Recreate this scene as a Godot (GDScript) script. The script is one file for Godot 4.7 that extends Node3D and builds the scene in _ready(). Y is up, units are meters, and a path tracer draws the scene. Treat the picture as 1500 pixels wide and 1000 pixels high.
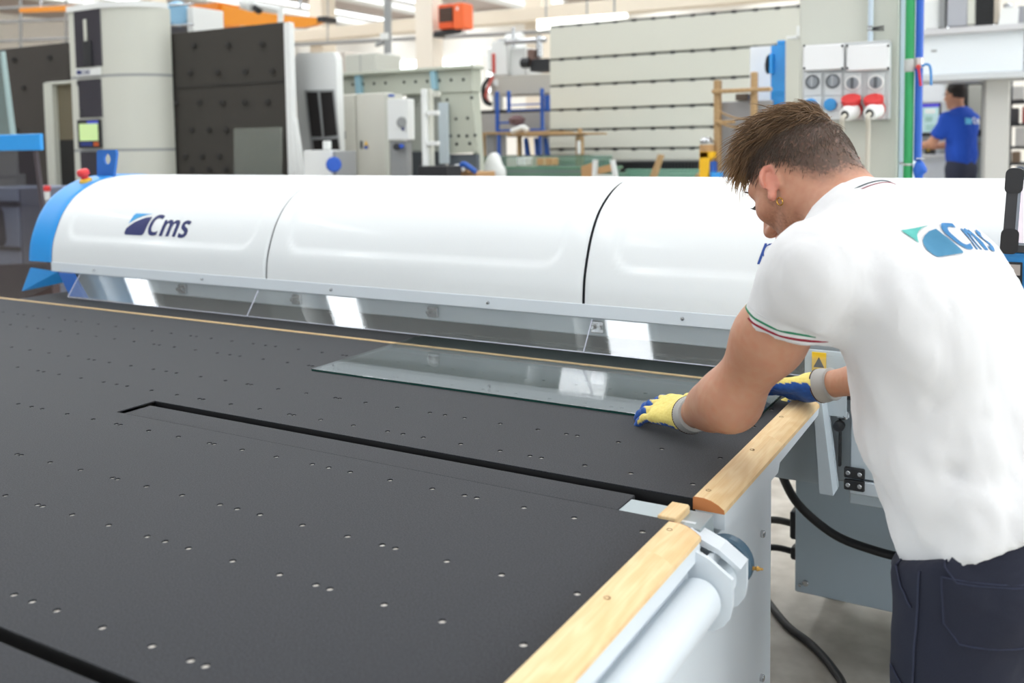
extends Node3D

const STRIPS := [-23.9, -20.49, -17.08, -13.67, -10.26, -6.85, -3.44, -0.03, 3.38, 6.79]

var felt: StandardMaterial3D
var white_paint: StandardMaterial3D
var hood_paint: StandardMaterial3D
var steel_paint: StandardMaterial3D
var blue_paint: StandardMaterial3D
var navy_print: StandardMaterial3D
var sky_print: StandardMaterial3D
var pine: StandardMaterial3D
var steel: StandardMaterial3D
var rubber: StandardMaterial3D
var clear_pane: StandardMaterial3D
var beige_paint: StandardMaterial3D
var pale_paint: StandardMaterial3D
var dark_glass: StandardMaterial3D
var black_plastic: StandardMaterial3D
var grey_paint: StandardMaterial3D
var timber: StandardMaterial3D
var board_card: StandardMaterial3D
var clamp_blue: StandardMaterial3D


func _ready() -> void:
	# camera
	var cam := Camera3D.new()
	cam.name = "camera"
	cam.position = Vector3(0, 1.5, 0)
	cam.rotation_degrees = Vector3(-4.0, 30.0, -0.8)
	var lens := CameraAttributesPhysical.new()
	lens.frustum_focal_length = 33.0
	lens.exposure_aperture = 3.4
	lens.frustum_focus_distance = 1.95
	lens.frustum_near = 0.05
	lens.frustum_far = 200.0
	cam.attributes = lens
	cam.projection = Camera3D.PROJECTION_FRUSTUM
	cam.near = 0.05
	cam.far = 200.0
	cam.size = 0.05 * 1000.0 / 1385.0
	cam.frustum_offset = Vector2(0, -0.05 * 190.0 / 1385.0)
	add_child(cam)
	# sky and exposure
	var env := Environment.new()
	env.tonemap_mode = Environment.TONE_MAPPER_LINEAR
	env.tonemap_exposure = 0.76
	env.background_mode = Environment.BG_SKY
	env.sky = Sky.new()
	var air := ProceduralSkyMaterial.new()
	air.sky_top_color = Color(0.55, 0.68, 0.9)
	air.sky_horizon_color = Color(0.85, 0.9, 0.97)
	air.ground_bottom_color = Color(0.5, 0.5, 0.5)
	air.ground_horizon_color = Color(0.85, 0.9, 0.97)
	air.sky_energy_multiplier = 1.5
	env.sky.sky_material = air
	env.sdfgi_enabled = true
	env.ssao_enabled = true
	env.ssil_enabled = true
	var we := WorldEnvironment.new()
	we.environment = env
	add_child(we)
	# the long roof lights of the hall
	for x in STRIPS:
		roof_light(x)
	for k in 4:
		daylight(Vector3(9.9, 3.0, 4.0 - 5.0 * k), Vector3(0, 90, 0), Vector2(4.0, 3.2), 13.0)
	daylight(Vector3(-4.0, 3.4, 8.85), Vector3(0, 0, 0), Vector2(11.0, 3.4), 7.0)
	materials()
	hall()
	table()
	hood()
	glass_sheet()
	machine_side()
	pendant()
	far_things()
	worker()
	operator()


func roof_light(x: float) -> void:
	var l := AreaLight3D.new()
	l.name = "roof_light_source"
	l.area_size = Vector2(0.42, 28.7)
	l.area_normalize_energy = true
	l.light_energy = 46.0
	l.light_color = Color(0.965, 0.985, 1.0)
	l.area_range = 60.0
	l.area_attenuation = 2.0
	l.shadow_enabled = true
	l.position = Vector3(x, 5.9, -12.35)
	l.rotation_degrees = Vector3(-90, 0, 0)
	add_child(l, true)


func daylight(at: Vector3, turn: Vector3, size: Vector2, energy: float) -> void:
	var l := AreaLight3D.new()
	l.name = "window_daylight"
	l.area_size = size
	l.area_normalize_energy = true
	l.light_energy = energy
	l.light_color = Color(0.93, 0.97, 1.0)
	l.area_range = 60.0
	l.area_attenuation = 2.0
	l.shadow_enabled = true
	l.position = at
	l.rotation_degrees = turn
	add_child(l, true)


func materials() -> void:
	felt = paint(rgb8(62, 62, 66), 0.95)
	felt.albedo_color = Color.WHITE
	felt.albedo_texture = grain(0.3, 3, 512, false, ramp2(rgb8(24, 25, 29), rgb8(72, 74, 79)))
	felt.rim_enabled = true
	felt.rim = 0.35
	felt.metallic_specular = 0.25
	felt.heightmap_enabled = true
	felt.heightmap_texture = grain(0.35, 5, 512)
	felt.heightmap_scale = 0.05
	tri_world(felt, 2.2)
	white_paint = paint(rgb8(226, 234, 240), 0.4)
	hood_paint = paint(rgb8(238, 242, 243), 0.4, 0.0, 0.2)
	steel_paint = paint(rgb8(194, 206, 214), 0.5)
	blue_paint = paint(rgb8(46, 156, 236), 0.35)
	navy_print = paint(rgb8(34, 44, 104), 0.5)
	sky_print = paint(rgb8(60, 165, 225), 0.5)
	steel = paint(rgb8(190, 192, 195), 0.25, 0.9)
	rubber = paint(rgb8(24, 24, 26), 0.5)
	clear_pane = pane(Color(0.9, 0.95, 0.95), 0.05)
	beige_paint = paint(rgb8(206, 207, 196), 0.5)
	pale_paint = paint(rgb8(232, 234, 232), 0.5)
	dark_glass = paint(rgb8(70, 68, 74), 0.12)
	black_plastic = paint(rgb8(38, 39, 42), 0.45)
	grey_paint = paint(rgb8(150, 152, 152), 0.5)
	clamp_blue = paint(rgb8(40, 92, 180), 0.45)
	pine = wood(rgb8(243, 218, 172), rgb8(224, 184, 128), 11)
	timber = wood(rgb8(200, 170, 124), rgb8(160, 124, 84), 17)
	board_card = paint(rgb8(190, 150, 105), 0.9)


func wood(light: Color, dark: Color, seed_: int) -> StandardMaterial3D:
	var n := FastNoiseLite.new()
	n.seed = seed_
	n.frequency = 0.012
	n.fractal_octaves = 4
	var im := Image.create(256, 1024, false, Image.FORMAT_RGB8)
	for y in 1024:
		for x in 256:
			var v := n.get_noise_2d(x * 1.3, y * 0.06) * 0.5 + 0.5
			var rings := 0.5 + 0.5 * sin((x * 0.16 + n.get_noise_2d(x * 0.4, y * 0.1 + 400.0) * 14.0))
			var fine := n.get_noise_2d(x * 14.0, y * 0.3 + 90.0) * 0.25
			im.set_pixel(x, y, light.lerp(dark, clampf(v * 0.5 + rings * 0.35 + fine, 0.0, 1.0)))
	var m := paint(Color.WHITE, 0.6)
	m.albedo_texture = ImageTexture.create_from_image(im)
	m.uv1_triplanar = true
	m.uv1_world_triplanar = true
	m.uv1_triplanar_sharpness = 4.0
	m.uv1_scale = Vector3(8.0, 8.0, 1.6)
	return m
# ---------------------------------------------------------------- helpers
class MB:
	var v := PackedVector3Array()
	var n := PackedVector3Array()
	var c := PackedColorArray()
	var uv := PackedVector2Array()
	var tint := Color(1, 1, 1)
	var colored := false
	var textured := false

	func put(p: Vector3, m: Vector3, t := Vector2.ZERO) -> void:
		v.append(p)
		n.append(m)
		c.append(tint)
		uv.append(t)

	func tri(p0: Vector3, p1: Vector3, p2: Vector3, m0: Vector3, m1: Vector3, m2: Vector3) -> void:
		if (p1 - p0).cross(p2 - p0).dot(m0 + m1 + m2) > 0.0:
			put(p0, m0)
			put(p2, m2)
			put(p1, m1)
		else:
			put(p0, m0)
			put(p1, m1)
			put(p2, m2)

	func flat(p0: Vector3, p1: Vector3, p2: Vector3, away: Vector3) -> void:
		var m := (p1 - p0).cross(p2 - p0).normalized()
		if m.dot(away) < 0.0:
			m = -m
		tri(p0, p1, p2, m, m, m)

	func quad(p0: Vector3, p1: Vector3, p2: Vector3, p3: Vector3, m: Vector3) -> void:
		tri(p0, p1, p2, m, m, m)
		tri(p0, p2, p3, m, m, m)

	func quads(p: Array, m: Array) -> void:
		tri(p[0], p[1], p[2], m[0], m[1], m[2])
		tri(p[0], p[2], p[3], m[0], m[2], m[3])

	func box(lo: Vector3, hi: Vector3, bev := 0.004) -> void:
		var h := (hi - lo) * 0.5
		var m := (hi + lo) * 0.5
		var b := minf(bev, minf(h.x, minf(h.y, h.z)) * 0.45)
		for ax in 3:
			for s in [-1.0, 1.0]:
				var nn := Vector3.ZERO
				nn[ax] = s
				var u := (ax + 1) % 3
				var w := (ax + 2) % 3
				var q := []
				for k in [[-1, -1], [1, -1], [1, 1], [-1, 1]]:
					var p := Vector3.ZERO
					p[ax] = s * h[ax]
					p[u] = k[0] * (h[u] - b)
					p[w] = k[1] * (h[w] - b)
					q.append(m + p)
				quad(q[0], q[1], q[2], q[3], nn)
		if b <= 0.0:
			return
		for ax in 3:
			var u := (ax + 1) % 3
			var w := (ax + 2) % 3
			for su in [-1.0, 1.0]:
				for sw in [-1.0, 1.0]:
					var nu := Vector3.ZERO
					nu[u] = su
					var nw := Vector3.ZERO
					nw[w] = sw
					var q := []
					for k in [[-1, 0], [1, 0], [1, 1], [-1, 1]]:
						var p := Vector3.ZERO
						p[ax] = k[0] * (h[ax] - b)
						p[u] = su * (h[u] if k[1] == 0 else h[u] - b)
						p[w] = sw * (h[w] - b if k[1] == 0 else h[w])
						q.append(m + p)
					quads(q, [nu, nu, nw, nw])
		for sx in [-1.0, 1.0]:
			for sy in [-1.0, 1.0]:
				for sz in [-1.0, 1.0]:
					var s := Vector3(sx, sy, sz)
					var p0 := m + s * Vector3(h.x, h.y - b, h.z - b)
					var p1 := m + s * Vector3(h.x - b, h.y, h.z - b)
					var p2 := m + s * Vector3(h.x - b, h.y - b, h.z)
					tri(p0, p1, p2, Vector3(sx, 0, 0), Vector3(0, sy, 0), Vector3(0, 0, sz))

	# rows of points (all the same length); smooth normals
	func grid(rows: Array, wrap_u := false, wrap_v := false, flip := false) -> void:
		var nr := rows.size()
		var nc: int = rows[0].size()
		var nm := []
		for i in nr:
			var line := PackedVector3Array()
			for j in nc:
				var i0 := i - 1
				var i1 := i + 1
				if wrap_v:
					i0 = posmod(i0, nr)
					i1 = posmod(i1, nr)
				else:
					i0 = maxi(i0, 0)
					i1 = mini(i1, nr - 1)
				var j0 := j - 1
				var j1 := j + 1
				if wrap_u:
					j0 = posmod(j0, nc)
					j1 = posmod(j1, nc)
				else:
					j0 = maxi(j0, 0)
					j1 = mini(j1, nc - 1)
				var du: Vector3 = rows[i][j1] - rows[i][j0]
				var dv: Vector3 = rows[i1][j] - rows[i0][j]
				var m := du.cross(dv).normalized()
				line.append(-m if flip else m)
			nm.append(line)
		for i in (nr if wrap_v else nr - 1):
			var a := (i + 1) % nr
			for j in (nc if wrap_u else nc - 1):
				var b := (j + 1) % nc
				tri(rows[i][j], rows[i][b], rows[a][b], nm[i][j], nm[i][b], nm[a][b])
				tri(rows[i][j], rows[a][b], rows[a][j], nm[i][j], nm[a][b], nm[a][j])

	func fan(ring: PackedVector3Array, m: Vector3) -> void:
		var mid := Vector3.ZERO
		for p in ring:
			mid += p
		mid /= ring.size()
		for i in ring.size():
			tri(mid, ring[i], ring[(i + 1) % ring.size()], m, m, m)

	# a tube along points; radius may be one number or one per point
	func tube(path: PackedVector3Array, r, seg := 10, caps := true, squash := 1.0) -> void:
		var rows := []
		var ref := Vector3.UP
		var t0 := (path[1] - path[0]).normalized()
		if absf(t0.dot(ref)) > 0.9:
			ref = Vector3.RIGHT
		var side := t0.cross(ref).normalized()
		for i in path.size():
			var t := (path[mini(i + 1, path.size() - 1)] - path[maxi(i - 1, 0)]).normalized()
			side = (side - t * side.dot(t)).normalized()
			var up := t.cross(side)
			var rr: float = r[i] if r is Array or r is PackedFloat32Array else r
			var line := PackedVector3Array()
			for k in seg:
				var a := TAU * k / seg
				line.append(path[i] + side * cos(a) * rr + up * sin(a) * rr * squash)
			rows.append(line)
		grid(rows, true, false, false)
		if caps:
			fan(rows[0], (path[0] - path[1]).normalized())
			fan(rows[-1], (path[-1] - path[-2]).normalized())

	# profile of (radius, height) turned round an axis
	func lathe(profile: PackedVector2Array, at: Vector3, axis := Vector3.UP, seg := 20) -> void:
		var a := axis.normalized()
		var ref := Vector3.RIGHT if absf(a.x) < 0.9 else Vector3.FORWARD
		var s := a.cross(ref).normalized()
		var t := a.cross(s)
		for i in profile.size() - 1:
			var p := profile[i]
			var q := profile[i + 1]
			var d := q - p
			if d.length() < 1e-6:
				continue
			var o := Vector2(d.y, -d.x).normalized()
			for k in seg:
				var e0 := s * cos(TAU * k / seg) + t * sin(TAU * k / seg)
				var e1 := s * cos(TAU * (k + 1) / seg) + t * sin(TAU * (k + 1) / seg)
				var m0 := e0 * o.x + a * o.y
				var m1 := e1 * o.x + a * o.y
				var p0 := at + e0 * p.x + a * p.y
				var p1 := at + e1 * p.x + a * p.y
				var p2 := at + e1 * q.x + a * q.y
				var p3 := at + e0 * q.x + a * q.y
				if p.x > 1e-5:
					tri(p0, p1, p2, m0, m1, m1)
				if q.x > 1e-5:
					tri(p0, p2, p3, m0, m1, m0)

	func cyl(a: Vector3, b: Vector3, r: float, seg := 16, bev := 0.0) -> void:
		var h := (b - a).length()
		var w := minf(bev, minf(r, h) * 0.4)
		lathe(PackedVector2Array([Vector2(0, 0), Vector2(r - w, 0), Vector2(r, w), Vector2(r, h - w), Vector2(r - w, h), Vector2(0, h)]), a, b - a, seg)

	# a flat outline pushed along an axis; to3 maps (u, v) to space
	func slab(poly: PackedVector2Array, origin: Vector3, u: Vector3, w: Vector3, depth: Vector3, smooth := false) -> void:
		var idx := Geometry2D.triangulate_polygon(poly)
		var back := -depth.normalized()
		var pts := PackedVector3Array()
		for p in poly:
			pts.append(origin + u * p.x + w * p.y)
		for i in range(0, idx.size(), 3):
			tri(pts[idx[i]], pts[idx[i + 1]], pts[idx[i + 2]], back, back, back)
			tri(pts[idx[i]] + depth, pts[idx[i + 1]] + depth, pts[idx[i + 2]] + depth, -back, -back, -back)
		var cw := Geometry2D.is_polygon_clockwise(poly)
		var k := poly.size()
		var en := PackedVector3Array()
		for i in k:
			var d := poly[(i + 1) % k] - poly[i]
			var o := Vector2(d.y, -d.x).normalized() * (-1.0 if cw else 1.0)
			en.append((u * o.x + w * o.y).normalized())
		for i in k:
			var j := (i + 1) % k
			var m0 := en[i]
			var m1 := en[i]
			if smooth:
				var pm := en[posmod(i - 1, k)]
				var nx := en[j]
				if pm.dot(en[i]) > 0.6:
					m0 = (pm + en[i]).normalized()
				if nx.dot(en[i]) > 0.6:
					m1 = (nx + en[i]).normalized()
			quads([pts[i], pts[j], pts[j] + depth, pts[i] + depth], [m0, m1, m1, m0])

	func mesh() -> ArrayMesh:
		var a := []
		a.resize(Mesh.ARRAY_MAX)
		a[Mesh.ARRAY_VERTEX] = v
		a[Mesh.ARRAY_NORMAL] = n
		if colored:
			a[Mesh.ARRAY_COLOR] = c
		if textured:
			a[Mesh.ARRAY_TEX_UV] = uv
		var am := ArrayMesh.new()
		am.add_surface_from_arrays(Mesh.PRIMITIVE_TRIANGLES, a)
		return am


func thing(called: String, label: String, category: String, at := Vector3.ZERO, group := "") -> Node3D:
	var o := Node3D.new()
	o.name = called
	o.position = at
	o.set_meta("label", label)
	o.set_meta("category", category)
	if group:
		o.set_meta("group", group)
	add_child(o, true)
	return o


# one mesh, built in world coordinates, hung under its thing (or part)
func part(parent: Node3D, called: String, m: MB, mat: Material, label := "") -> MeshInstance3D:
	var o := MeshInstance3D.new()
	o.name = called
	var base := Vector3.ZERO
	var q: Node = parent
	while q != self:
		base += (q as Node3D).position
		q = q.get_parent()
	var lo := Vector3.INF
	var hi := -Vector3.INF
	for p in m.v:
		lo = lo.min(p)
		hi = hi.max(p)
	var mid := (lo + hi) * 0.5
	for i in m.v.size():
		m.v[i] -= mid
	o.mesh = m.mesh()
	o.material_override = mat
	o.position = mid - base
	o.cast_shadow = GeometryInstance3D.SHADOW_CASTING_SETTING_ON
	if label:
		o.set_meta("label", label)
	parent.add_child(o, true)
	return o


func again(src: MeshInstance3D, parent: Node3D, at: Vector3, called := "") -> MeshInstance3D:
	var o := MeshInstance3D.new()
	o.name = called if called else String(src.name).rstrip("0123456789")
	o.mesh = src.mesh
	o.material_override = src.material_override
	o.transform.basis = src.transform.basis
	var base := Vector3.ZERO
	var q: Node = parent
	while q != self:
		base += (q as Node3D).position
		q = q.get_parent()
	o.position = at - base
	parent.add_child(o, true)
	return o


func struct(called: String, label: String, m: MB, mat: Material) -> MeshInstance3D:
	var o := part(self, called, m, mat, label)
	o.set_meta("kind", "structure")
	o.set_meta("category", "structure")
	return o


func bx(parent: Node3D, called: String, mat: Material, x0: float, x1: float, y0: float, y1: float, z0: float, z1: float, bev := 0.006) -> MeshInstance3D:
	var m := MB.new()
	m.box(Vector3(minf(x0, x1), minf(y0, y1), minf(z0, z1)), Vector3(maxf(x0, x1), maxf(y0, y1), maxf(z0, z1)), bev)
	return part(parent, called, m, mat)


func rod(parent: Node3D, called: String, mat: Material, a: Vector3, b: Vector3, r: float, seg := 12) -> MeshInstance3D:
	var m := MB.new()
	m.cyl(a, b, r, seg, r * 0.2)
	return part(parent, called, m, mat)


func hose(parent: Node3D, called: String, mat: Material, pts: Array, r: float, seg := 10) -> MeshInstance3D:
	var m := MB.new()
	m.tube(smooth(pts, 10), r, seg)
	return part(parent, called, m, mat)


func smooth(pts: Array, per := 8) -> PackedVector3Array:
	var out := PackedVector3Array()
	for i in pts.size() - 1:
		var p0: Vector3 = pts[maxi(i - 1, 0)]
		var p1: Vector3 = pts[i]
		var p2: Vector3 = pts[i + 1]
		var p3: Vector3 = pts[mini(i + 2, pts.size() - 1)]
		for k in per:
			out.append(p1.cubic_interpolate(p2, p0, p3, float(k) / per))
	out.append(pts[-1])
	return out


func rounded(w: float, h: float, r: float, seg := 4) -> PackedVector2Array:
	var out := PackedVector2Array()
	for k in 4:
		var cx := (w * 0.5 - r) * (1.0 if k == 0 or k == 3 else -1.0)
		var cy := (h * 0.5 - r) * (1.0 if k < 2 else -1.0)
		for s in seg + 1:
			var a := PI * 0.5 * (k + float(s) / seg)
			out.append(Vector2(cx + cos(a) * r, cy + sin(a) * r))
	return out


func paint(c: Color, rough := 0.45, metal := 0.0, coat := 0.0) -> StandardMaterial3D:
	var m := StandardMaterial3D.new()
	m.albedo_color = c
	m.roughness = rough
	m.metallic = metal
	if coat > 0.0:
		m.clearcoat_enabled = true
		m.clearcoat = coat
		m.clearcoat_roughness = 0.05
	return m


func rgb8(r: int, g: int, b: int) -> Color:
	return Color8(r, g, b)


func glow(c: Color, e: float) -> StandardMaterial3D:
	var m := paint(c, 0.6)
	m.emission_enabled = true
	m.emission = c
	m.emission_energy_multiplier = e
	return m


func pane(c: Color, alpha: float) -> StandardMaterial3D:
	var m := paint(Color(c.r, c.g, c.b, alpha), 0.02)
	m.transparency = BaseMaterial3D.TRANSPARENCY_ALPHA
	return m


func grain(freq: float, seed_: int, size := 512, normal := false, ramp: Gradient = null, stretch := Vector3.ONE) -> NoiseTexture2D:
	var f := FastNoiseLite.new()
	f.seed = seed_
	f.noise_type = FastNoiseLite.TYPE_SIMPLEX_SMOOTH
	f.frequency = freq
	f.fractal_octaves = 4
	var t := NoiseTexture2D.new()
	t.width = size
	t.height = size
	t.seamless = true
	t.noise = f
	t.as_normal_map = normal
	if ramp:
		t.color_ramp = ramp
	return t


func ramp2(a: Color, b: Color) -> Gradient:
	var g := Gradient.new()
	g.set_color(0, a)
	g.set_color(1, b)
	return g


func tri_world(m: StandardMaterial3D, scale: float, world := true) -> StandardMaterial3D:
	m.uv1_triplanar = true
	m.uv1_world_triplanar = world
	m.uv1_scale = Vector3.ONE * scale
	return m


# lettering: triangles of a word in (u, v), u from 0, capital height about 1
func word(text: String, weight := 700, shear := 0.0) -> PackedVector2Array:
	var f := SystemFont.new()
	f.font_names = PackedStringArray(["Droid Sans"])
	f.font_weight = weight
	var t := TextMesh.new()
	t.font = f
	t.text = text
	t.font_size = 64
	t.pixel_size = 0.01
	t.depth = 0.0
	t.curve_step = 1.0
	t.horizontal_alignment = HORIZONTAL_ALIGNMENT_LEFT
	var out := PackedVector2Array()
	if t.get_surface_count() == 0:
		return out
	var a := t.surface_get_arrays(0)
	var vv: PackedVector3Array = a[Mesh.ARRAY_VERTEX]
	var lo := Vector2.INF
	var hi := -Vector2.INF
	for p in vv:
		lo = lo.min(Vector2(p.x, p.y))
		hi = hi.max(Vector2(p.x, p.y))
	var ix = a[Mesh.ARRAY_INDEX]
	var order: Array = Array(ix) if ix != null and ix.size() else range(vv.size())
	var s := 1.0 / (hi.y - lo.y)
	for i in order:
		var y := (vv[i].y - lo.y) * s
		out.append(Vector2((vv[i].x - lo.x) * s + y * shear, y))
	return out


# lays a flat picture of triangles on a surface: to3(uv) gives [point, normal]
func drape(m: MB, tris: PackedVector2Array, to3: Callable, finest: float) -> void:
	var work := []
	for i in range(0, tris.size(), 3):
		work.append([tris[i], tris[i + 1], tris[i + 2]])
	while work.size():
		var t: Array = work.pop_back()
		var worst := 0
		var len2 := 0.0
		for k in 3:
			var d: float = (t[k] as Vector2).distance_squared_to(t[(k + 1) % 3])
			if d > len2:
				len2 = d
				worst = k
		if len2 > finest * finest:
			var p: Vector2 = t[worst]
			var q: Vector2 = t[(worst + 1) % 3]
			var r: Vector2 = t[(worst + 2) % 3]
			var h := (p + q) * 0.5
			work.append([p, h, r])
			work.append([h, q, r])
			continue
		var a: Array = to3.call(t[0])
		var b: Array = to3.call(t[1])
		var c: Array = to3.call(t[2])
		m.tri(a[0], b[0], c[0], a[1], b[1], c[1])


func polytris(poly: PackedVector2Array, at: Vector2, s: Vector2, shear := 0.0) -> PackedVector2Array:
	var out := PackedVector2Array()
	for i in Geometry2D.triangulate_polygon(poly):
		out.append(at + Vector2((poly[i].x + poly[i].y * shear) * s.x, poly[i].y * s.y))
	return out


var emblem_upper := PackedVector2Array([Vector2(0, 0.5), Vector2(0.02, 0.9), Vector2(0.08, 1.0), Vector2(0.95, 1.0), Vector2(0.72, 0.96), Vector2(0.5, 0.88), Vector2(0.3, 0.77), Vector2(0.13, 0.63)])
var emblem_lower := PackedVector2Array([Vector2(0, 0.1), Vector2(0.05, 0.02), Vector2(0.12, 0), Vector2(0.9, 0), Vector2(0.97, 0.03), Vector2(1, 0.1), Vector2(1, 0.86), Vector2(0.75, 0.82), Vector2(0.5, 0.72), Vector2(0.28, 0.58), Vector2(0.1, 0.4), Vector2(0, 0.28)])
# ---------------------------------------------------------------- soft bodies: a field of joined bones, meshed as surface nets
class Field:
	var kind := PackedInt32Array()
	var pa := PackedVector3Array()
	var pb := PackedVector3Array()
	var ra := PackedFloat32Array()
	var rb := PackedFloat32Array()
	var kk := PackedFloat32Array()
	var inv: Array[Basis] = []
	var own: Array = []          # a plane that ends this bone only, or null
	var ending = null
	var fold: FastNoiseLite = null
	var fold_amp := 0.0
	var fold_scale := Vector3.ONE
	var fold_mask = null
	var cuts: Array[Plane] = []
	var dents: Array = []

	func bone(a: Vector3, b: Vector3, r0: float, r1: float, k := 0.02) -> void:
		kind.append(0)
		pa.append(a)
		pb.append(b)
		ra.append(r0)
		rb.append(r1)
		kk.append(k)
		inv.append(Basis())
		own.append(ending)

	func egg(c: Vector3, r: Vector3, basis := Basis(), k := 0.02, hollow := false) -> void:
		kind.append(2 if hollow else 1)
		pa.append(c)
		pb.append(r)
		ra.append(minf(r.x, minf(r.y, r.z)))
		rb.append(maxf(r.x, maxf(r.y, r.z)))
		kk.append(k)
		inv.append(basis.transposed())
		own.append(ending)

	func one(i: int, p: Vector3) -> float:
		if kind[i] == 0:
			var ba := pb[i] - pa[i]
			var q := p - pa[i]
			var h := clampf(q.dot(ba) / maxf(ba.length_squared(), 1e-9), 0.0, 1.0)
			var bd := (q - ba * h).length() - lerpf(ra[i], rb[i], h)
			return bd if own[i] == null else maxf(bd, (own[i] as Plane).distance_to(p))
		var e: Vector3 = inv[i] * (p - pa[i])
		var r := pb[i]
		var k0 := (e / r).length()
		if k0 < 1e-4:
			return -ra[i]
		return k0 * (k0 - 1.0) / (e / (r * r)).length()

	func value(p: Vector3, live: PackedInt32Array) -> float:
		var d := 1.0
		for i in live:
			var s := one(i, p)
			var k := kk[i]
			if kind[i] == 2:
				var h := maxf(k - absf(d + s), 0.0) / k
				d = maxf(d, -s) + h * h * k * 0.25
			else:
				var h := maxf(k - absf(d - s), 0.0) / k
				d = minf(d, s) - h * h * k * 0.25
		if fold and absf(d) < 0.05:
			var f := fold.get_noise_3dv(p * fold_scale) * fold_amp
			if fold_mask != null:
				f *= fold_mask.call(p)
			d += f
		for t in dents:   # creases: [a, b, half width, depth]
			var ba: Vector3 = t[1] - t[0]
			var q: Vector3 = p - t[0]
			var h := clampf(q.dot(ba) / ba.length_squared(), 0.0, 1.0)
			var w: float = (q - ba * h).length() / t[2]
			if w < 1.0:
				d += t[3] * (1.0 - w * w) * (1.0 - w * w)
		for c in cuts:
			d = maxf(d, c.distance_to(p))
		return d

	func all() -> PackedInt32Array:
		return PackedInt32Array(range(kind.size()))

	func near(p: Vector3, far: float) -> PackedInt32Array:
		var out := PackedInt32Array()
		for i in kind.size():
			var d: float
			if kind[i] == 0:
				d = one(i, p)
			else:
				d = (p - pa[i]).length() - rb[i]
			if d < far + kk[i]:
				out.append(i)
		return out

	func gradient(p: Vector3, e := 0.002) -> Vector3:
		var l := near(p, 0.03)
		return Vector3(value(p + Vector3(e, 0, 0), l) - value(p - Vector3(e, 0, 0), l), value(p + Vector3(0, e, 0), l) - value(p - Vector3(0, e, 0), l), value(p + Vector3(0, 0, e), l) - value(p - Vector3(0, 0, e), l)).normalized()

	# walks from p along dir to the surface
	func hit(p: Vector3, dir: Vector3) -> Vector3:
		var q := p
		for i in 60:
			var d := value(q, near(q, 0.08))
			if d > 0.9:
				d = 0.04
			if d < 0.0003:
				break
			q += dir * minf(d * 0.8, 0.05)
		return q

	func build(out: MB, lo: Vector3, hi: Vector3, cell: float, color = null, turn := Transform3D.IDENTITY) -> void:
		var B := 6
		var nb := Vector3i(((hi - lo) / (cell * B)).ceil())
		var d := nb * B + Vector3i.ONE
		var g := PackedFloat32Array()
		g.resize(d.x * d.y * d.z)
		g.fill(9.0)
		var sy := d.x
		var sz := d.x * d.y
		var blocks := []
		var half := cell * B * 0.5
		var diag := half * 1.7321
		for bz in nb.z:
			for by in nb.y:
				for bxx in nb.x:
					var mid := lo + (Vector3(bxx, by, bz) * B + Vector3.ONE * B * 0.5) * cell
					var l := near(mid, diag + 0.012)
					if l.is_empty():
						continue
					var dm := value(mid, l)
					if dm > diag * 1.25 + 0.012 or dm < -diag * 1.25 - 0.012:
						continue
					blocks.append(Vector3i(bxx, by, bz) * B)
					for z in B + 1:
						for y in B + 1:
							var at := (bxx * B) + (by * B + y) * sy + (bz * B + z) * sz
							for x in B + 1:
								if g[at + x] > 8.0:
									g[at + x] = value(lo + Vector3(bxx * B + x, by * B + y, bz * B + z) * cell, l)
		var ids := {}
		var verts := PackedVector3Array()
		var corner := [0, 1, sy, sy + 1, sz, sz + 1, sz + sy, sz + sy + 1]
		var off := [Vector3(0, 0, 0), Vector3(1, 0, 0), Vector3(0, 1, 0), Vector3(1, 1, 0), Vector3(0, 0, 1), Vector3(1, 0, 1), Vector3(0, 1, 1), Vector3(1, 1, 1)]
		var edges := [[0, 1], [2, 3], [4, 5], [6, 7], [0, 2], [1, 3], [4, 6], [5, 7], [0, 4], [1, 5], [2, 6], [3, 7]]
		for b in blocks:
			for z in B:
				for y in B:
					for x in B:
						var at: int = (b.x + x) + (b.y + y) * sy + (b.z + z) * sz
						var inside := 0
						for c in corner:
							if g[at + c] < 0.0:
								inside += 1
						if inside == 0 or inside == 8:
							continue
						var sum := Vector3.ZERO
						var cnt := 0
						for e in edges:
							var f0 := g[at + corner[e[0]]]
							var f1 := g[at + corner[e[1]]]
							if (f0 < 0.0) != (f1 < 0.0):
								sum += (off[e[0]] as Vector3).lerp(off[e[1]], f0 / (f0 - f1))
								cnt += 1
						ids[at] = verts.size()
						verts.append(lo + (Vector3(b.x + x, b.y + y, b.z + z) + sum / cnt) * cell)
		var idx := PackedInt32Array()
		var steps := [1, sy, sz]
		for at in ids:
			var f0 := g[at]
			for ax in 3:
				var f1 := g[at + steps[ax]]
				if (f0 < 0.0) == (f1 < 0.0):
					continue
				var u: int = steps[(ax + 1) % 3]
				var w: int = steps[(ax + 2) % 3]
				if not (ids.has(at - u) and ids.has(at - w) and ids.has(at - u - w)):
					continue
				var q := [ids[at], ids[at - u], ids[at - u - w], ids[at - w]]
				if f0 < 0.0:
					q.reverse()
				idx.append_array(PackedInt32Array([q[0], q[1], q[2], q[0], q[2], q[3]]))
		var nm := PackedVector3Array()
		nm.resize(verts.size())
		for i in range(0, idx.size(), 3):
			var m := (verts[idx[i + 1]] - verts[idx[i]]).cross(verts[idx[i + 2]] - verts[idx[i]])
			nm[idx[i]] -= m
			nm[idx[i + 1]] -= m
			nm[idx[i + 2]] -= m
		var cs := PackedColorArray()
		for i in verts.size():
			nm[i] = nm[i].normalized()
			if color != null:
				cs.append(color.call(verts[i], nm[i]))
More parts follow.
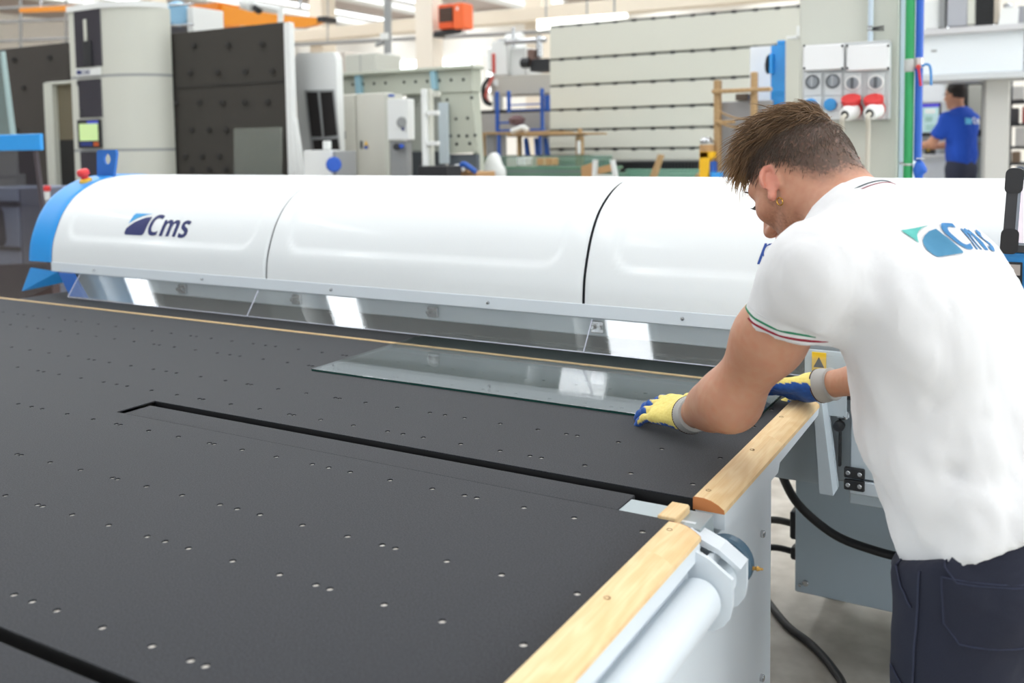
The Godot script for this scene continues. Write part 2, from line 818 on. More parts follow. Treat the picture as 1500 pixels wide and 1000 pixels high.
		for i in idx:
			out.v.append(turn * verts[i])
			out.n.append(turn.basis * nm[i])
			out.c.append(cs[i] if color != null else Color.WHITE)
			out.uv.append(Vector2.ZERO)
# ---------------------------------------------------------------- the hall
func hall() -> void:
	var floor_mat := paint(Color.WHITE, 0.5)
	floor_mat.albedo_texture = grain(0.02, 21, 512, false, ramp2(rgb8(168, 160, 148), rgb8(210, 203, 192)))
	tri_world(floor_mat, 0.6)
	var wall_mat := paint(rgb8(250, 247, 240), 0.8)
	var roof_mat := paint(rgb8(176, 162, 154), 0.85)
	var m := MB.new()
	m.box(Vector3(-30, -0.3, -30), Vector3(10.4, 0, 9.4), 0.0)
	struct("floor", "worn grey concrete floor of the hall", m, floor_mat)
	m = MB.new()
	m.box(Vector3(-30, 6.0, -30), Vector3(10.4, 6.3, 9.4), 0.0)
	struct("ceiling", "pale ceiling of the hall high above the machines", m, roof_mat)
	m = MB.new()
	m.box(Vector3(-30, 0, -27.5), Vector3(10.4, 6.0, -27.2), 0.0)
	struct("wall_back", "cream far wall of the hall with a band of windows", m, wall_mat)
	m = MB.new()
	m.box(Vector3(-30, 0, 9.0), Vector3(10.4, 6.0, 9.4), 0.0)
	struct("wall_front", "grey hall wall behind the viewer", m, paint(rgb8(150, 150, 150), 0.8))
	m = MB.new()
	m.box(Vector3(-30, 0, -30), Vector3(-29.7, 6.0, 9.4), 0.0)
	struct("wall_left", "cream end wall of the hall", m, wall_mat)
	m = MB.new()
	m.box(Vector3(10.0, 0, -30), Vector3(10.4, 6.0, 9.4), 0.0)
	struct("wall_right", "cream side wall of the hall", m, wall_mat)
	var lamp := glow(Color(0.97, 0.985, 1.0), 3.0)
	var casing := paint(rgb8(225, 225, 222), 0.6)
	var nth := ["nearest to the left end wall", "next to the one nearest the left end wall", "third from the left end wall", "fourth from the left end wall", "above the dark felt boards", "above the left end of the white hood", "above the middle of the white hood", "above the bending worker", "right of the worker", "nearest to the right side wall"]
	for x in STRIPS:
		var t := thing("roof_light", "long narrow roof light of the hall, " + nth[STRIPS.find(x)], "light", Vector3(x, 6.0, -8.5), "roof lights of the hall")
		bx(t, "casing", casing, x - 0.26, x + 0.26, 5.94, 6.0, -26.9, 2.2, 0.0)
		bx(t, "lamp_face", lamp, x - 0.21, x + 0.21, 5.92, 5.94, -26.7, 2.0, 0.0)
	for k in STRIPS.size():
		m = MB.new()
		m.box(Vector3(STRIPS[k] - 0.95, 5.72, -27.2), Vector3(STRIPS[k] - 0.45, 6.0, 9.0), 0.01)
		struct("beam_%d" % (k + 2), "white roof beam running beside a roof light", m, casing)
	var day := glow(Color(0.95, 0.98, 1.0), 3.0)
	var frame := paint(rgb8(215, 212, 205), 0.6)
	for k in 4:
		m = MB.new()
		m.box(Vector3(9.94, 1.4, 2.0 - 5.0 * k), Vector3(10.0, 4.6, 6.0 - 5.0 * k), 0.0)
		struct("window_%d" % (k + 1), "bright daylight window in the side wall", m, day)
	m = MB.new()
	m.box(Vector3(-9.5, 1.7, 8.9), Vector3(1.5, 5.1, 9.0), 0.0)
	struct("window_5", "wide bright window behind the viewer", m, day)
	for k in 7:
		var x0 := -24.0 + k * 3.7
		m = MB.new()
		m.box(Vector3(x0, 3.3, -27.2), Vector3(x0 + 3.2, 4.5, -27.14), 0.0)
		var w := struct("window_%d" % (k + 6), "bright high window in the far wall", m, day)
		for s in 4:
			bx(w, "frame", frame, x0 + s * 1.05, x0 + s * 1.05 + 0.06, 3.3, 4.5, -27.14, -27.06, 0.0)


# ---------------------------------------------------------------- cutting table
func felt_cells(m: MB, x0: float, x1: float, z0: float, z1: float, rows: Array, xs: Array, top: float, deep: float) -> void:
	var up := Vector3.UP
	if rows.is_empty():
		m.box(Vector3(x0, top - deep, z0), Vector3(x1, top, z1), 0.0)
		return
	var zb := [z0]
	for i in rows.size() - 1:
		zb.append((rows[i] + rows[i + 1]) * 0.5)
	zb.append(z1)
	var hx := []
	for x in xs:
		if x > x0 + 0.012 and x < x1 - 0.012:
			hx.append(x)
	hx.sort()
	var xb := [x0]
	for i in hx.size() - 1:
		xb.append((hx[i] + hx[i + 1]) * 0.5)
	xb.append(x1)
	for i in rows.size():
		for j in hx.size():
			var r := 0.0056
			var ring := []
			for k in 8:
				var a := TAU * (k + 0.5) / 8.0
				ring.append(Vector3(hx[j] + cos(a) * r, top, rows[i] + sin(a) * r))
			# the eight ring points joined to the four corners of the cell
			var c := [Vector3(xb[j + 1], top, zb[i + 1]), Vector3(xb[j], top, zb[i + 1]), Vector3(xb[j], top, zb[i]), Vector3(xb[j + 1], top, zb[i])]
			for q in 4:
				var a0: Vector3 = ring[(q * 2) % 8]
				var a1: Vector3 = ring[(q * 2 + 1) % 8]
				var a2: Vector3 = ring[(q * 2 + 2) % 8]
				m.tri(a0, a1, c[q], up, up, up)
				m.tri(a1, a2, c[q], up, up, up)
				m.tri(a2, c[q], c[(q + 1) % 4], up, up, up)
			for k in 8:
				var p0: Vector3 = ring[k]
				var p1: Vector3 = ring[(k + 1) % 8]
				var away := (Vector3(hx[j], top, rows[i]) - (p0 + p1) * 0.5).normalized()
				m.quad(p0, p1, p1 - up * deep, p0 - up * deep, away)
	m.quad(Vector3(x0, top, z1), Vector3(x1, top, z1), Vector3(x1, top - deep, z1), Vector3(x0, top - deep, z1), Vector3(0, 0, 1))
	m.quad(Vector3(x0, top, z0), Vector3(x1, top, z0), Vector3(x1, top - deep, z0), Vector3(x0, top - deep, z0), Vector3(0, 0, -1))
	m.quad(Vector3(x1, top, z0), Vector3(x1, top, z1), Vector3(x1, top - deep, z1), Vector3(x1, top - deep, z0), Vector3(1, 0, 0))
	m.quad(Vector3(x0, top, z0), Vector3(x0, top, z1), Vector3(x0, top - deep, z1), Vector3(x0, top - deep, z0), Vector3(-1, 0, 0))


func table() -> void:
	var t := thing("cutting_table", "large black felt covered glass cutting table with white steel frame and wooden edge rails", "table", Vector3(-2.1, 0, -1.2))
	var xs := []
	for k in 34:
		xs.append(-0.663 - 0.0925 * k)
	xs.append(-0.545)
	for k in 10:
		var extra := -0.873 - 0.3045 * k
		if absf(fposmod(extra + 0.663 + 0.04625, 0.0925) - 0.04625) > 0.0128:
			xs.append(extra)
	var m := MB.new()
	felt_cells(m, -3.9, -0.516, -0.655, 0.8, [], xs, 0.9, 0.0024)
	part(t, "felt_panel", m, felt)
	m = MB.new()
	felt_cells(m, -3.8, -0.516, -1.398, -0.678, [-1.335, -1.105, -0.957, -0.739], xs, 0.9, 0.0024)
	part(t, "felt_panel", m, felt)
	m = MB.new()
	felt_cells(m, -3.8, -1.868, -1.505, -1.398, [], xs, 0.9, 0.0024)
	part(t, "felt_panel", m, felt)
	m = MB.new()
	felt_cells(m, -3.8, -0.516, -2.293, -1.505, [-2.10, -1.955, -1.726, -1.569], xs, 0.9, 0.0024)
	part(t, "felt_panel", m, felt)
	m = MB.new()
	felt_cells(m, -3.69, -0.516, -3.1, -2.311, [], xs, 0.9, 0.0024)
	part(t, "felt_panel", m, felt)
	# the sunk felt strip of the breaking bar, with a dark gap along its far side
	m = MB.new()
	m.box(Vector3(-1.86, 0.884, -1.486), Vector3(-0.62, 0.8945, -1.4115), 0.001)
	part(t, "breaking_bar_felt", m, felt, "sunk felt strip in a long slot")
	bx(t, "breaking_bar", paint(rgb8(172, 184, 188), 0.35, 0.3), -0.625, -0.475, 0.86, 0.8925, -1.472, -1.402, 0.002)
	bx(t, "bar_end_block", pine, -0.545, -0.512, 0.885, 0.906, -1.462, -1.396, 0.003)
	bx(t, "measuring_strip", pine, -3.95, -0.517, 0.8976, 0.9022, -2.308, -2.296, 0.0015)
	var board := paint(rgb8(240, 236, 228), 0.5)
	bx(t, "base_board", board, -3.79, -0.52, 0.862, 0.8974, -0.63, 0.8, 0.0)
	bx(t, "base_board", board, -3.79, -0.52, 0.862, 0.8974, -1.37, -0.71, 0.0)
	bx(t, "base_board", board, -3.79, -0.52, 0.862, 0.8974, -2.28, -1.54, 0.0)
	bx(t, "base_board", board, -3.68, -0.52, 0.862, 0.8974, -3.1, -2.33, 0.0)
	bx(t, "gap_liner", rubber, -1.87, -0.52, 0.862, 0.8975, -1.535, -1.5065, 0.0)
	bx(t, "gap_liner", rubber, -3.79, -0.52, 0.862, 0.8975, -0.71, -0.6785, 0.0)
	bx(t, "table_bed", black_plastic, -3.79, -0.5, 0.835, 0.862, -3.1, 0.8, 0.0)
	# wooden rails: flat inside, rounded down to the outer edge
	for r in [[-1.368, 0.8], [-2.205, -1.487]]:
		var prof := PackedVector2Array([Vector2(-0.516, 0.889), Vector2(-0.516, 0.9085), Vector2(-0.514, 0.9105), Vector2(-0.497, 0.9105), Vector2(-0.485, 0.908), Vector2(-0.472, 0.902), Vector2(-0.463, 0.8955), Vector2(-0.462, 0.889)])
		m = MB.new()
		m.slab(prof, Vector3(0, 0, r[0]), Vector3(1, 0, 0), Vector3(0, 1, 0), Vector3(0, 0, r[1] - r[0]))
		var rail := part(t, "wooden_rail", m, pine, "pale pine edge rail")
		for ze in [r[0] - 0.0012, r[1]]:
			m = MB.new()
			m.slab(prof, Vector3(0, 0, ze), Vector3(1, 0, 0), Vector3(0, 1, 0), Vector3(0, 0, 0.0012))
			part(rail, "end_grain", m, paint(rgb8(200, 128, 76), 0.8), "darker sawn end")
		var zz: float = r[0] + (0.03 if r[0] > -2 else 0.19)
		var dark := paint(rgb8(120, 84, 50), 0.8)
		for k in (4 if r[0] > -2 else 3):
			m = MB.new()
			m.lathe(PackedVector2Array([Vector2(0.0048, 0), Vector2(0.0042, 0.0006), Vector2(0.003, -0.0012), Vector2(0, -0.0014)]), Vector3(-0.502 + 0.006 * (k % 2), 0.9105, zz), Vector3.UP, 10)
			part(rail, "screw", m, dark)
			zz += 0.245
	# steel under the rails
	bx(t, "edge_profile", white_paint, -0.512, -0.462, 0.862, 0.889, -1.366, 0.8, 0.003)
	m = MB.new()
	m.slab(PackedVector2Array([Vector2(-1.487, 0.889), Vector2(-1.487, 0.862), Vector2(-1.76, 0.852), Vector2(-1.832, 0.852), Vector2(-1.845, 0.868), Vector2(-2.19, 0.874), Vector2(-2.2, 0.889)]), Vector3(-0.512, 0, 0), Vector3(0, 0, 1), Vector3(0, 1, 0), Vector3(0.05, 0, 0))
	part(t, "edge_profile", m, white_paint)
	bx(t, "side_panel", white_paint, -0.505, -0.474, 0.0, 0.851, -1.83, 0.8, 0.004)
	for q in [[-1.62, 0.775], [-1.755, 0.755], [-1.755, 0.47], [-1.755, 0.2]]:
		rod(t, "panel_bolt", steel, Vector3(-0.476, q[1], q[0]), Vector3(-0.467, q[1], q[0]), 0.007)
	bx(t, "back_panel", steel_paint, -3.6, -0.52, 0.5, 0.85, -1.84, -1.8, 0.002)
	for x in [-3.6, -2.1]:
		bx(t, "leg", white_paint, x, x + 0.12, 0.0, 0.856, -0.4, -0.28, 0.004)
		bx(t, "leg", white_paint, x, x + 0.12, 0.0, 0.856, -2.8, -2.68, 0.004)
	# the tilting shaft
	rod(t, "tilt_shaft", white_paint, Vector3(-0.452, 0.815, 0.78), Vector3(-0.452, 0.815, -1.335), 0.034, 24)
	for z in [-1.35, -1.425]:
		m = MB.new()
		var pl := PackedVector2Array([Vector2(-0.53, 0.893), Vector2(-0.53, 0.83), Vector2(-0.505, 0.79)])
		for k in 9:
			var a := PI + PI * k / 8.0
			pl.append(Vector2(-0.452 + cos(a) * 0.047, 0.808 + sin(a) * 0.046))
		pl.append_array(PackedVector2Array([Vector2(-0.405, 0.85), Vector2(-0.44, 0.874), Vector2(-0.49, 0.893)]))
		m.slab(pl, Vector3(0, 0, z), Vector3(1, 0, 0), Vector3(0, 1, 0), Vector3(0, 0, 0.008))
		part(t, "bracket_plate", m, white_paint)
	m = MB.new()
	m.slab(PackedVector2Array([Vector2(-0.51, 0.885), Vector2(-0.489, 0.8925), Vector2(-0.439, 0.8735), Vector2(-0.405, 0.85), Vector2(-0.409, 0.845), Vector2(-0.442, 0.866)]), Vector3(0, 0, -1.42), Vector3(1, 0, 0), Vector3(0, 1, 0), Vector3(0, 0, 0.035))
	part(t, "bracket_cover", m, white_paint)
	bx(t, "bracket_web", white_paint, -0.455, -0.447, 0.765, 0.865, -1.42, -1.35, 0.001)
	rod(t, "shaft_end", white_paint, Vector3(-0.452, 0.815, -1.34), Vector3(-0.452, 0.815, -1.475), 0.031, 24)
	m = MB.new()
	m.lathe(PackedVector2Array([Vector2(0.032, 0.0), Vector2(0.039, 0.0), Vector2(0.043, 0.004), Vector2(0.043, 0.02), Vector2(0.039, 0.024), Vector2(0.032, 0.024), Vector2(0.032, 0.0)]), Vector3(-0.452, 0.82, -1.455), Vector3(0, 0, -1), 28)
	part(t, "bearing", m, paint(rgb8(62, 92, 112), 0.4), "dark blue bearing ring")
	m = MB.new()
	m.lathe(PackedVector2Array([Vector2(0.0, 0.0), Vector2(0.0035, 0.0), Vector2(0.0028, 0.006), Vector2(0.0042, 0.008), Vector2(0.003, 0.012), Vector2(0.0016, 0.014), Vector2(0.0024, 0.016), Vector2(0, 0.018)]), Vector3(-0.41, 0.818, -1.466), Vector3(1, 0.1, 0), 10)
	part(t, "grease_nipple", m, paint(rgb8(190, 150, 80), 0.3, 0.8), "small brass grease nipple")


# ---------------------------------------------------------------- the white bridge over the table
var arc := PackedVector2Array()
var arc_len := PackedFloat32Array()


func arc_at(s: float) -> Array:   # point (z, y) and outward normal at arc length s
	var i := 0
	while i < arc_len.size() - 2 and arc_len[i + 1] < s:
		i += 1
	var f := (s - arc_len[i]) / (arc_len[i + 1] - arc_len[i])
	var p := arc[i].lerp(arc[i + 1], f)
	var d0 := (arc[mini(i + 1, arc.size() - 1)] - arc[maxi(i - 1, 0)]).normalized()
	var d1 := (arc[mini(i + 2, arc.size() - 1)] - arc[i]).normalized()
	var d := d0.lerp(d1, clampf(f, 0, 1)).normalized()
	return [p, Vector2(d.y, -d.x)]


func hood_point(x: float, s: float, lift := 0.0) -> Array:
	var q := arc_at(s)
	var p: Vector2 = q[0] + q[1] * lift
	return [Vector3(x, p.y, p.x), Vector3(0, q[1].y, q[1].x)]


func s_of_height(y: float) -> float:
	for i in arc.size() - 1:
		if arc[i + 1].y >= y:
			return lerpf(arc_len[i], arc_len[i + 1], (y - arc[i].y) / (arc[i + 1].y - arc[i].y))
	return 0.0


func sunk(d: float) -> float:   # how far the face sinks, by distance inside the outline
	return -0.006 * smoothstep(-0.008, 0.016, d)


func cover(t: Node3D, called: String, x0: float, x1: float, pressed: bool, mat: Material, lift := 0.0) -> MeshInstance3D:
	var m := MB.new()
	var rows := []
	var smax := arc_len[-1]
	var us := [x0, x0 + 0.004]
	var k := x0 + 0.02
	while k < x1 - 0.015:
		us.append(k)
		k += 0.0125 if pressed else 0.03
	us.append_array([x1 - 0.004, x1])
	var ss := []
	k = 0.0
	while k < smax:
		ss.append(k)
		k += 0.0125 if pressed and k < 0.6 else 0.03
	ss.append(smax)
	for s in ss:
		var line := PackedVector3Array()
		for j in us.size():
			var x: float = us[j]
			var h := lift
			if pressed:
				var c := Vector2((x0 + x1) * 0.5, 0.345)
				var q := (Vector2(x, s) - c).abs() - Vector2((x1 - x0) * 0.5 - 0.075, 0.245) + Vector2.ONE * 0.07
				var d := 0.07 - (q.max(Vector2.ZERO).length() + minf(maxf(q.x, q.y), 0.0))
				h += sunk(d)
			if j == 0 or j == us.size() - 1:
				h -= 0.005
			line.append(hood_point(x, s, h)[0])
		rows.append(line)
	m.grid(rows)
	return part(t, called, m, mat)


func hood() -> void:
	var t := thing("bridge_hood", "long white curved machine hood with a blue end cap spanning the black table", "machine hood", Vector3(-1.9, 0.0, -2.9))
	var raw := [Vector2(-2.387, 1.05), Vector2(-2.39, 1.09), Vector2(-2.397, 1.13), Vector2(-2.414, 1.18), Vector2(-2.439, 1.233), Vector2(-2.468, 1.275), Vector2(-2.502, 1.31), Vector2(-2.543, 1.338), Vector2(-2.595, 1.364), Vector2(-2.665, 1.385), Vector2(-2.76, 1.3945), Vector2(-2.86, 1.393), Vector2(-2.97, 1.374), Vector2(-3.06, 1.33), Vector2(-3.12, 1.265), Vector2(-3.15, 1.19), Vector2(-3.165, 1.1), Vector2(-3.17, 1.01)]
	for i in raw.size() - 1:
		for k in 5:
			arc.append((raw[i] as Vector2).cubic_interpolate(raw[i + 1], raw[maxi(i - 1, 0)], raw[mini(i + 2, raw.size() - 1)], k / 5.0))
	arc.append(raw[-1])
	arc_len.append(0.0)
	for i in arc.size() - 1:
		arc_len.append(arc_len[-1] + arc[i].distance_to(arc[i + 1]))
	for q in [[-3.557, -2.371], [-2.365, -1.156], [-1.148, 0.062], [0.069, 1.28]]:
		cover(t, "cover_panel", q[0], q[1], true, hood_paint)
	cover(t, "end_cap", -3.7, -3.559, false, blue_paint, 0.003)
	cover(t, "end_cap", 1.282, 1.42, false, blue_paint, 0.003)
	cover(t, "inner_shell", -3.695, 1.415, false, paint(rgb8(60, 66, 72), 0.6), -0.02)
	var m := MB.new()
	for x in [-3.705, 1.42]:
		m = MB.new()
		m.slab(arc, Vector3(x, 0, 0), Vector3(0, 0, 1), Vector3(0, 1, 0), Vector3(0.006, 0, 0))
		part(t, "end_plate", m, blue_paint)
	# lower flange and its screws
	bx(t, "lower_flange", white_paint, -3.557, 1.28, 1.014, 1.052, -2.392, -2.385, 0.002)
	for k in 7:
		var x := -3.285 + 0.607 * k
		m = MB.new()
		m.lathe(PackedVector2Array([Vector2(0, 0.006), Vector2(0.002, 0.006), Vector2(0.0045, 0.0045), Vector2(0.0055, 0)]), Vector3(x, 1.033, -2.385), Vector3(0, 0, 1), 10)
		part(t, "flange_screw", m, steel)
	# what shows through the clear skirt
	bx(t, "cross_beam", steel_paint, -3.09, 0.5, 0.951, 1.03, -2.66, -2.44, 0.004)
	bx(t, "roller_bar", black_plastic, -3.09, 0.5, 0.903, 0.99, -2.95, -2.72, 0.004)
	for k in 6:
		var x := -2.84 + 0.571 * k
		var c := bx(t, "clip", steel, x - 0.02, x + 0.02, 0.963, 0.997, -2.44, -2.426, 0.003)
		for s in [-0.011, 0.011]:
			rod(c, "clip_bolt", steel, Vector3(x + s, 0.98, -2.426), Vector3(x + s, 0.98, -2.416), 0.007, 8)
	for q in [[-3.36, -2.394], [-2.39, -1.12], [-1.116, 0.154], [0.158, 1.28]]:
		m = MB.new()
		m.slab(PackedVector2Array([Vector2(-2.322, 0.93), Vector2(-2.318, 0.93), Vector2(-2.376, 1.014), Vector2(-2.38, 1.014)]), Vector3(q[0], 0, 0), Vector3(0, 0, 1), Vector3(0, 1, 0), Vector3(q[1] - q[0], 0, 0))
		var sk := part(t, "clear_skirt", m, clear_pane, "clear plastic guard along the lower edge")
		var rim := paint(rgb8(205, 208, 225), 0.3)
		bx(sk, "skirt_edge", rim, q[0], q[1], 0.929, 0.931, -2.323, -2.319, 0.0005)
		m = MB.new()
		m.tube(PackedVector3Array([Vector3(q[0] - 0.002, 0.931, -2.319), Vector3(q[0] - 0.002, 1.012, -2.3755)]), 0.0016, 6)
		part(sk, "skirt_joint", m, rim)
	# blue and pale plates at the left foot
	m = MB.new()
	m.slab(PackedVector2Array([Vector2(-3.501, 1.012), Vector2(-3.405, 1.012), Vector2(-3.326, 0.92), Vector2(-3.433, 0.92)]), Vector3(0, 0, -2.385), Vector3(1, 0, 0), Vector3(0, 1, 0), Vector3(0, 0, 0.008))
	part(t, "foot_plate", m, paint(rgb8(52, 112, 200), 0.4))
	m = MB.new()
	m.slab(PackedVector2Array([Vector2(-3.5, 1.012), Vector2(-3.106, 1.012), Vector2(-3.09, 0.904), Vector2(-3.42, 0.904)]), Vector3(0, 0, -2.45), Vector3(1, 0, 0), Vector3(0, 1, 0), Vector3(0, 0, 0.01))
	part(t, "inner_plate", m, paint(rgb8(140, 180, 216), 0.35))
	m = MB.new()
	m.flat(Vector3(-3.697, 1.021, -2.385), Vector3(-3.518, 1.013, -2.385), Vector3(-3.764, 0.918, -2.385), Vector3(0, 0, 1))
	m.flat(Vector3(-3.697, 1.021, -2.391), Vector3(-3.518, 1.013, -2.391), Vector3(-3.764, 0.918, -2.391), Vector3(0, 0, -1))
	m.flat(Vector3(-3.518, 1.013, -2.385), Vector3(-3.764, 0.918, -2.385), Vector3(-3.49, 0.972, -2.415), Vector3(0, -0.5, 1))
	m.flat(Vector3(-3.518, 1.013, -2.391), Vector3(-3.764, 0.918, -2.391), Vector3(-3.49, 0.972, -2.421), Vector3(0, 0.5, -1))
	m.flat(Vector3(-3.764, 0.918, -2.385), Vector3(-3.764, 0.918, -2.391), Vector3(-3.49, 0.972, -2.415), Vector3(0, -1, 0))
	part(t, "corner_wing", m, blue_paint)
	m = MB.new()
	m.slab(PackedVector2Array([Vector2(-0.02, 0), Vector2(0.02, 0), Vector2(0, 0.035)]), Vector3(-3.06, 0.925, -2.43), Vector3(1, 0, 0), Vector3(0, 1, 0), Vector3(0, 0, 0.002))
	part(t, "warning_triangle", m, paint(rgb8(240, 190, 50), 0.6))
	# lifting eye and emergency stop on the blue cap
	m = MB.new()
	var ring := PackedVector2Array([Vector2(-0.06, 0.0), Vector2(0.05, 0.0), Vector2(0.075, 0.10), Vector2(0.07, 0.118), Vector2(-0.045, 0.118), Vector2(-0.055, 0.11)])
	var hole := PackedVector2Array()
	for k in 12:
		hole.append(Vector2(0.012, 0.078) + Vector2(cos(-TAU * k / 12.0), sin(-TAU * k / 12.0)) * 0.024)
	var lug := CSGPolygon3D.new()
	lug.polygon = ring
	lug.depth = 0.012
	var cut := CSGPolygon3D.new()
	cut.polygon = hole
	cut.depth = 0.1
	cut.position = Vector3(0, 0, 0.04)
	cut.operation = CSGShape3D.OPERATION_SUBTRACTION
	lug.add_child(cut)
	lug.name = "lifting_eye"
	lug.material_override = paint(rgb8(46, 110, 190), 0.4)
	t.add_child(lug, true)
	lug.position = Vector3(-3.61, 1.388, -2.70) - t.position
	var st := thing("emergency_stop", "red mushroom emergency stop button with yellow collar on the blue hood end", "button", Vector3(-3.62, 1.366, -2.61))
	m = MB.new()
	var up := Vector3(0, 0.95, 0.3)
	m.lathe(PackedVector2Array([Vector2(0, 0), Vector2(0.026, 0), Vector2(0.026, 0.014), Vector2(0.02, 0.02), Vector2(0, 0.02)]), Vector3(-3.62, 1.366, -2.61), up, 18)
	part(st, "collar", m, paint(rgb8(245, 190, 60), 0.5))
	m = MB.new()
	m.lathe(PackedVector2Array([Vector2(0, 0.018), Vector2(0.014, 0.018), Vector2(0.016, 0.03), Vector2(0.025, 0.036), Vector2(0.026, 0.05), Vector2(0.02, 0.06), Vector2(0, 0.063)]), Vector3(-3.62, 1.366, -2.61), up, 18)
	part(st, "mushroom_head", m, paint(rgb8(225, 60, 62), 0.4))
	# the company sign on the first cover
	var sx0 := -3.143
	var sb := s_of_height(1.178)
	var w := 0.112
	var hgt := 0.092
	var on := func(uv: Vector2) -> Array: return hood_point(uv.x, uv.y, -0.0046)
	m = MB.new()
	drape(m, polytris(emblem_upper, Vector2(sx0, sb), Vector2(w, hgt), 0.16), on, 0.03)
	var lg := part(t, "logo", m, sky_print, "light blue swoosh of the emblem")
	m = MB.new()
	drape(m, polytris(emblem_lower, Vector2(sx0, sb), Vector2(w, hgt), 0.16), on, 0.03)
	part(lg, "emblem", m, navy_print)
	m = MB.new()
	var tr := PackedVector2Array()
	for p in word("Cms", 700, 0.12):
		tr.append(Vector2(sx0 + 0.126 + p.x * 0.086, sb - 0.002 + p.y * 0.092))
	drape(m, tr, on, 0.03)
	part(lg, "lettering", m, navy_print)
	m = MB.new()
	tr = PackedVector2Array()
	var sp := s_of_height(1.187)
	for p in word("p", 400, 0.22):
		tr.append(Vector2(-0.668 + p.x * 0.06, sp + p.y * 0.06))
	drape(m, tr, on, 0.03)
	part(t, "lettering", m, paint(rgb8(30, 70, 150), 0.5), "blue lower case letter")


func glass_sheet() -> void:
	var t := thing("glass_sheet", "clear rectangular glass sheet lying on the black felt under the worker's hands", "glass", Vector3(-1.14, 0.9, -2.2))
	var g := pane(Color(0.75, 0.88, 0.85), 0.04)
	var m := MB.new()
	m.box(Vector3(-1.735, 0.9003, -2.50), Vector3(-0.552, 0.906, -1.909), 0.0006)
	part(t, "sheet", m, g)
	var e := paint(rgb8(24, 62, 56), 0.15)
	bx(t, "cut_edge", e, -1.7345, -0.5525, 0.9005, 0.9057, -1.9095, -1.9085, 0.0)
	bx(t, "cut_edge", e, -0.5525, -0.5515, 0.9005, 0.9057, -2.499, -1.9095, 0.0)


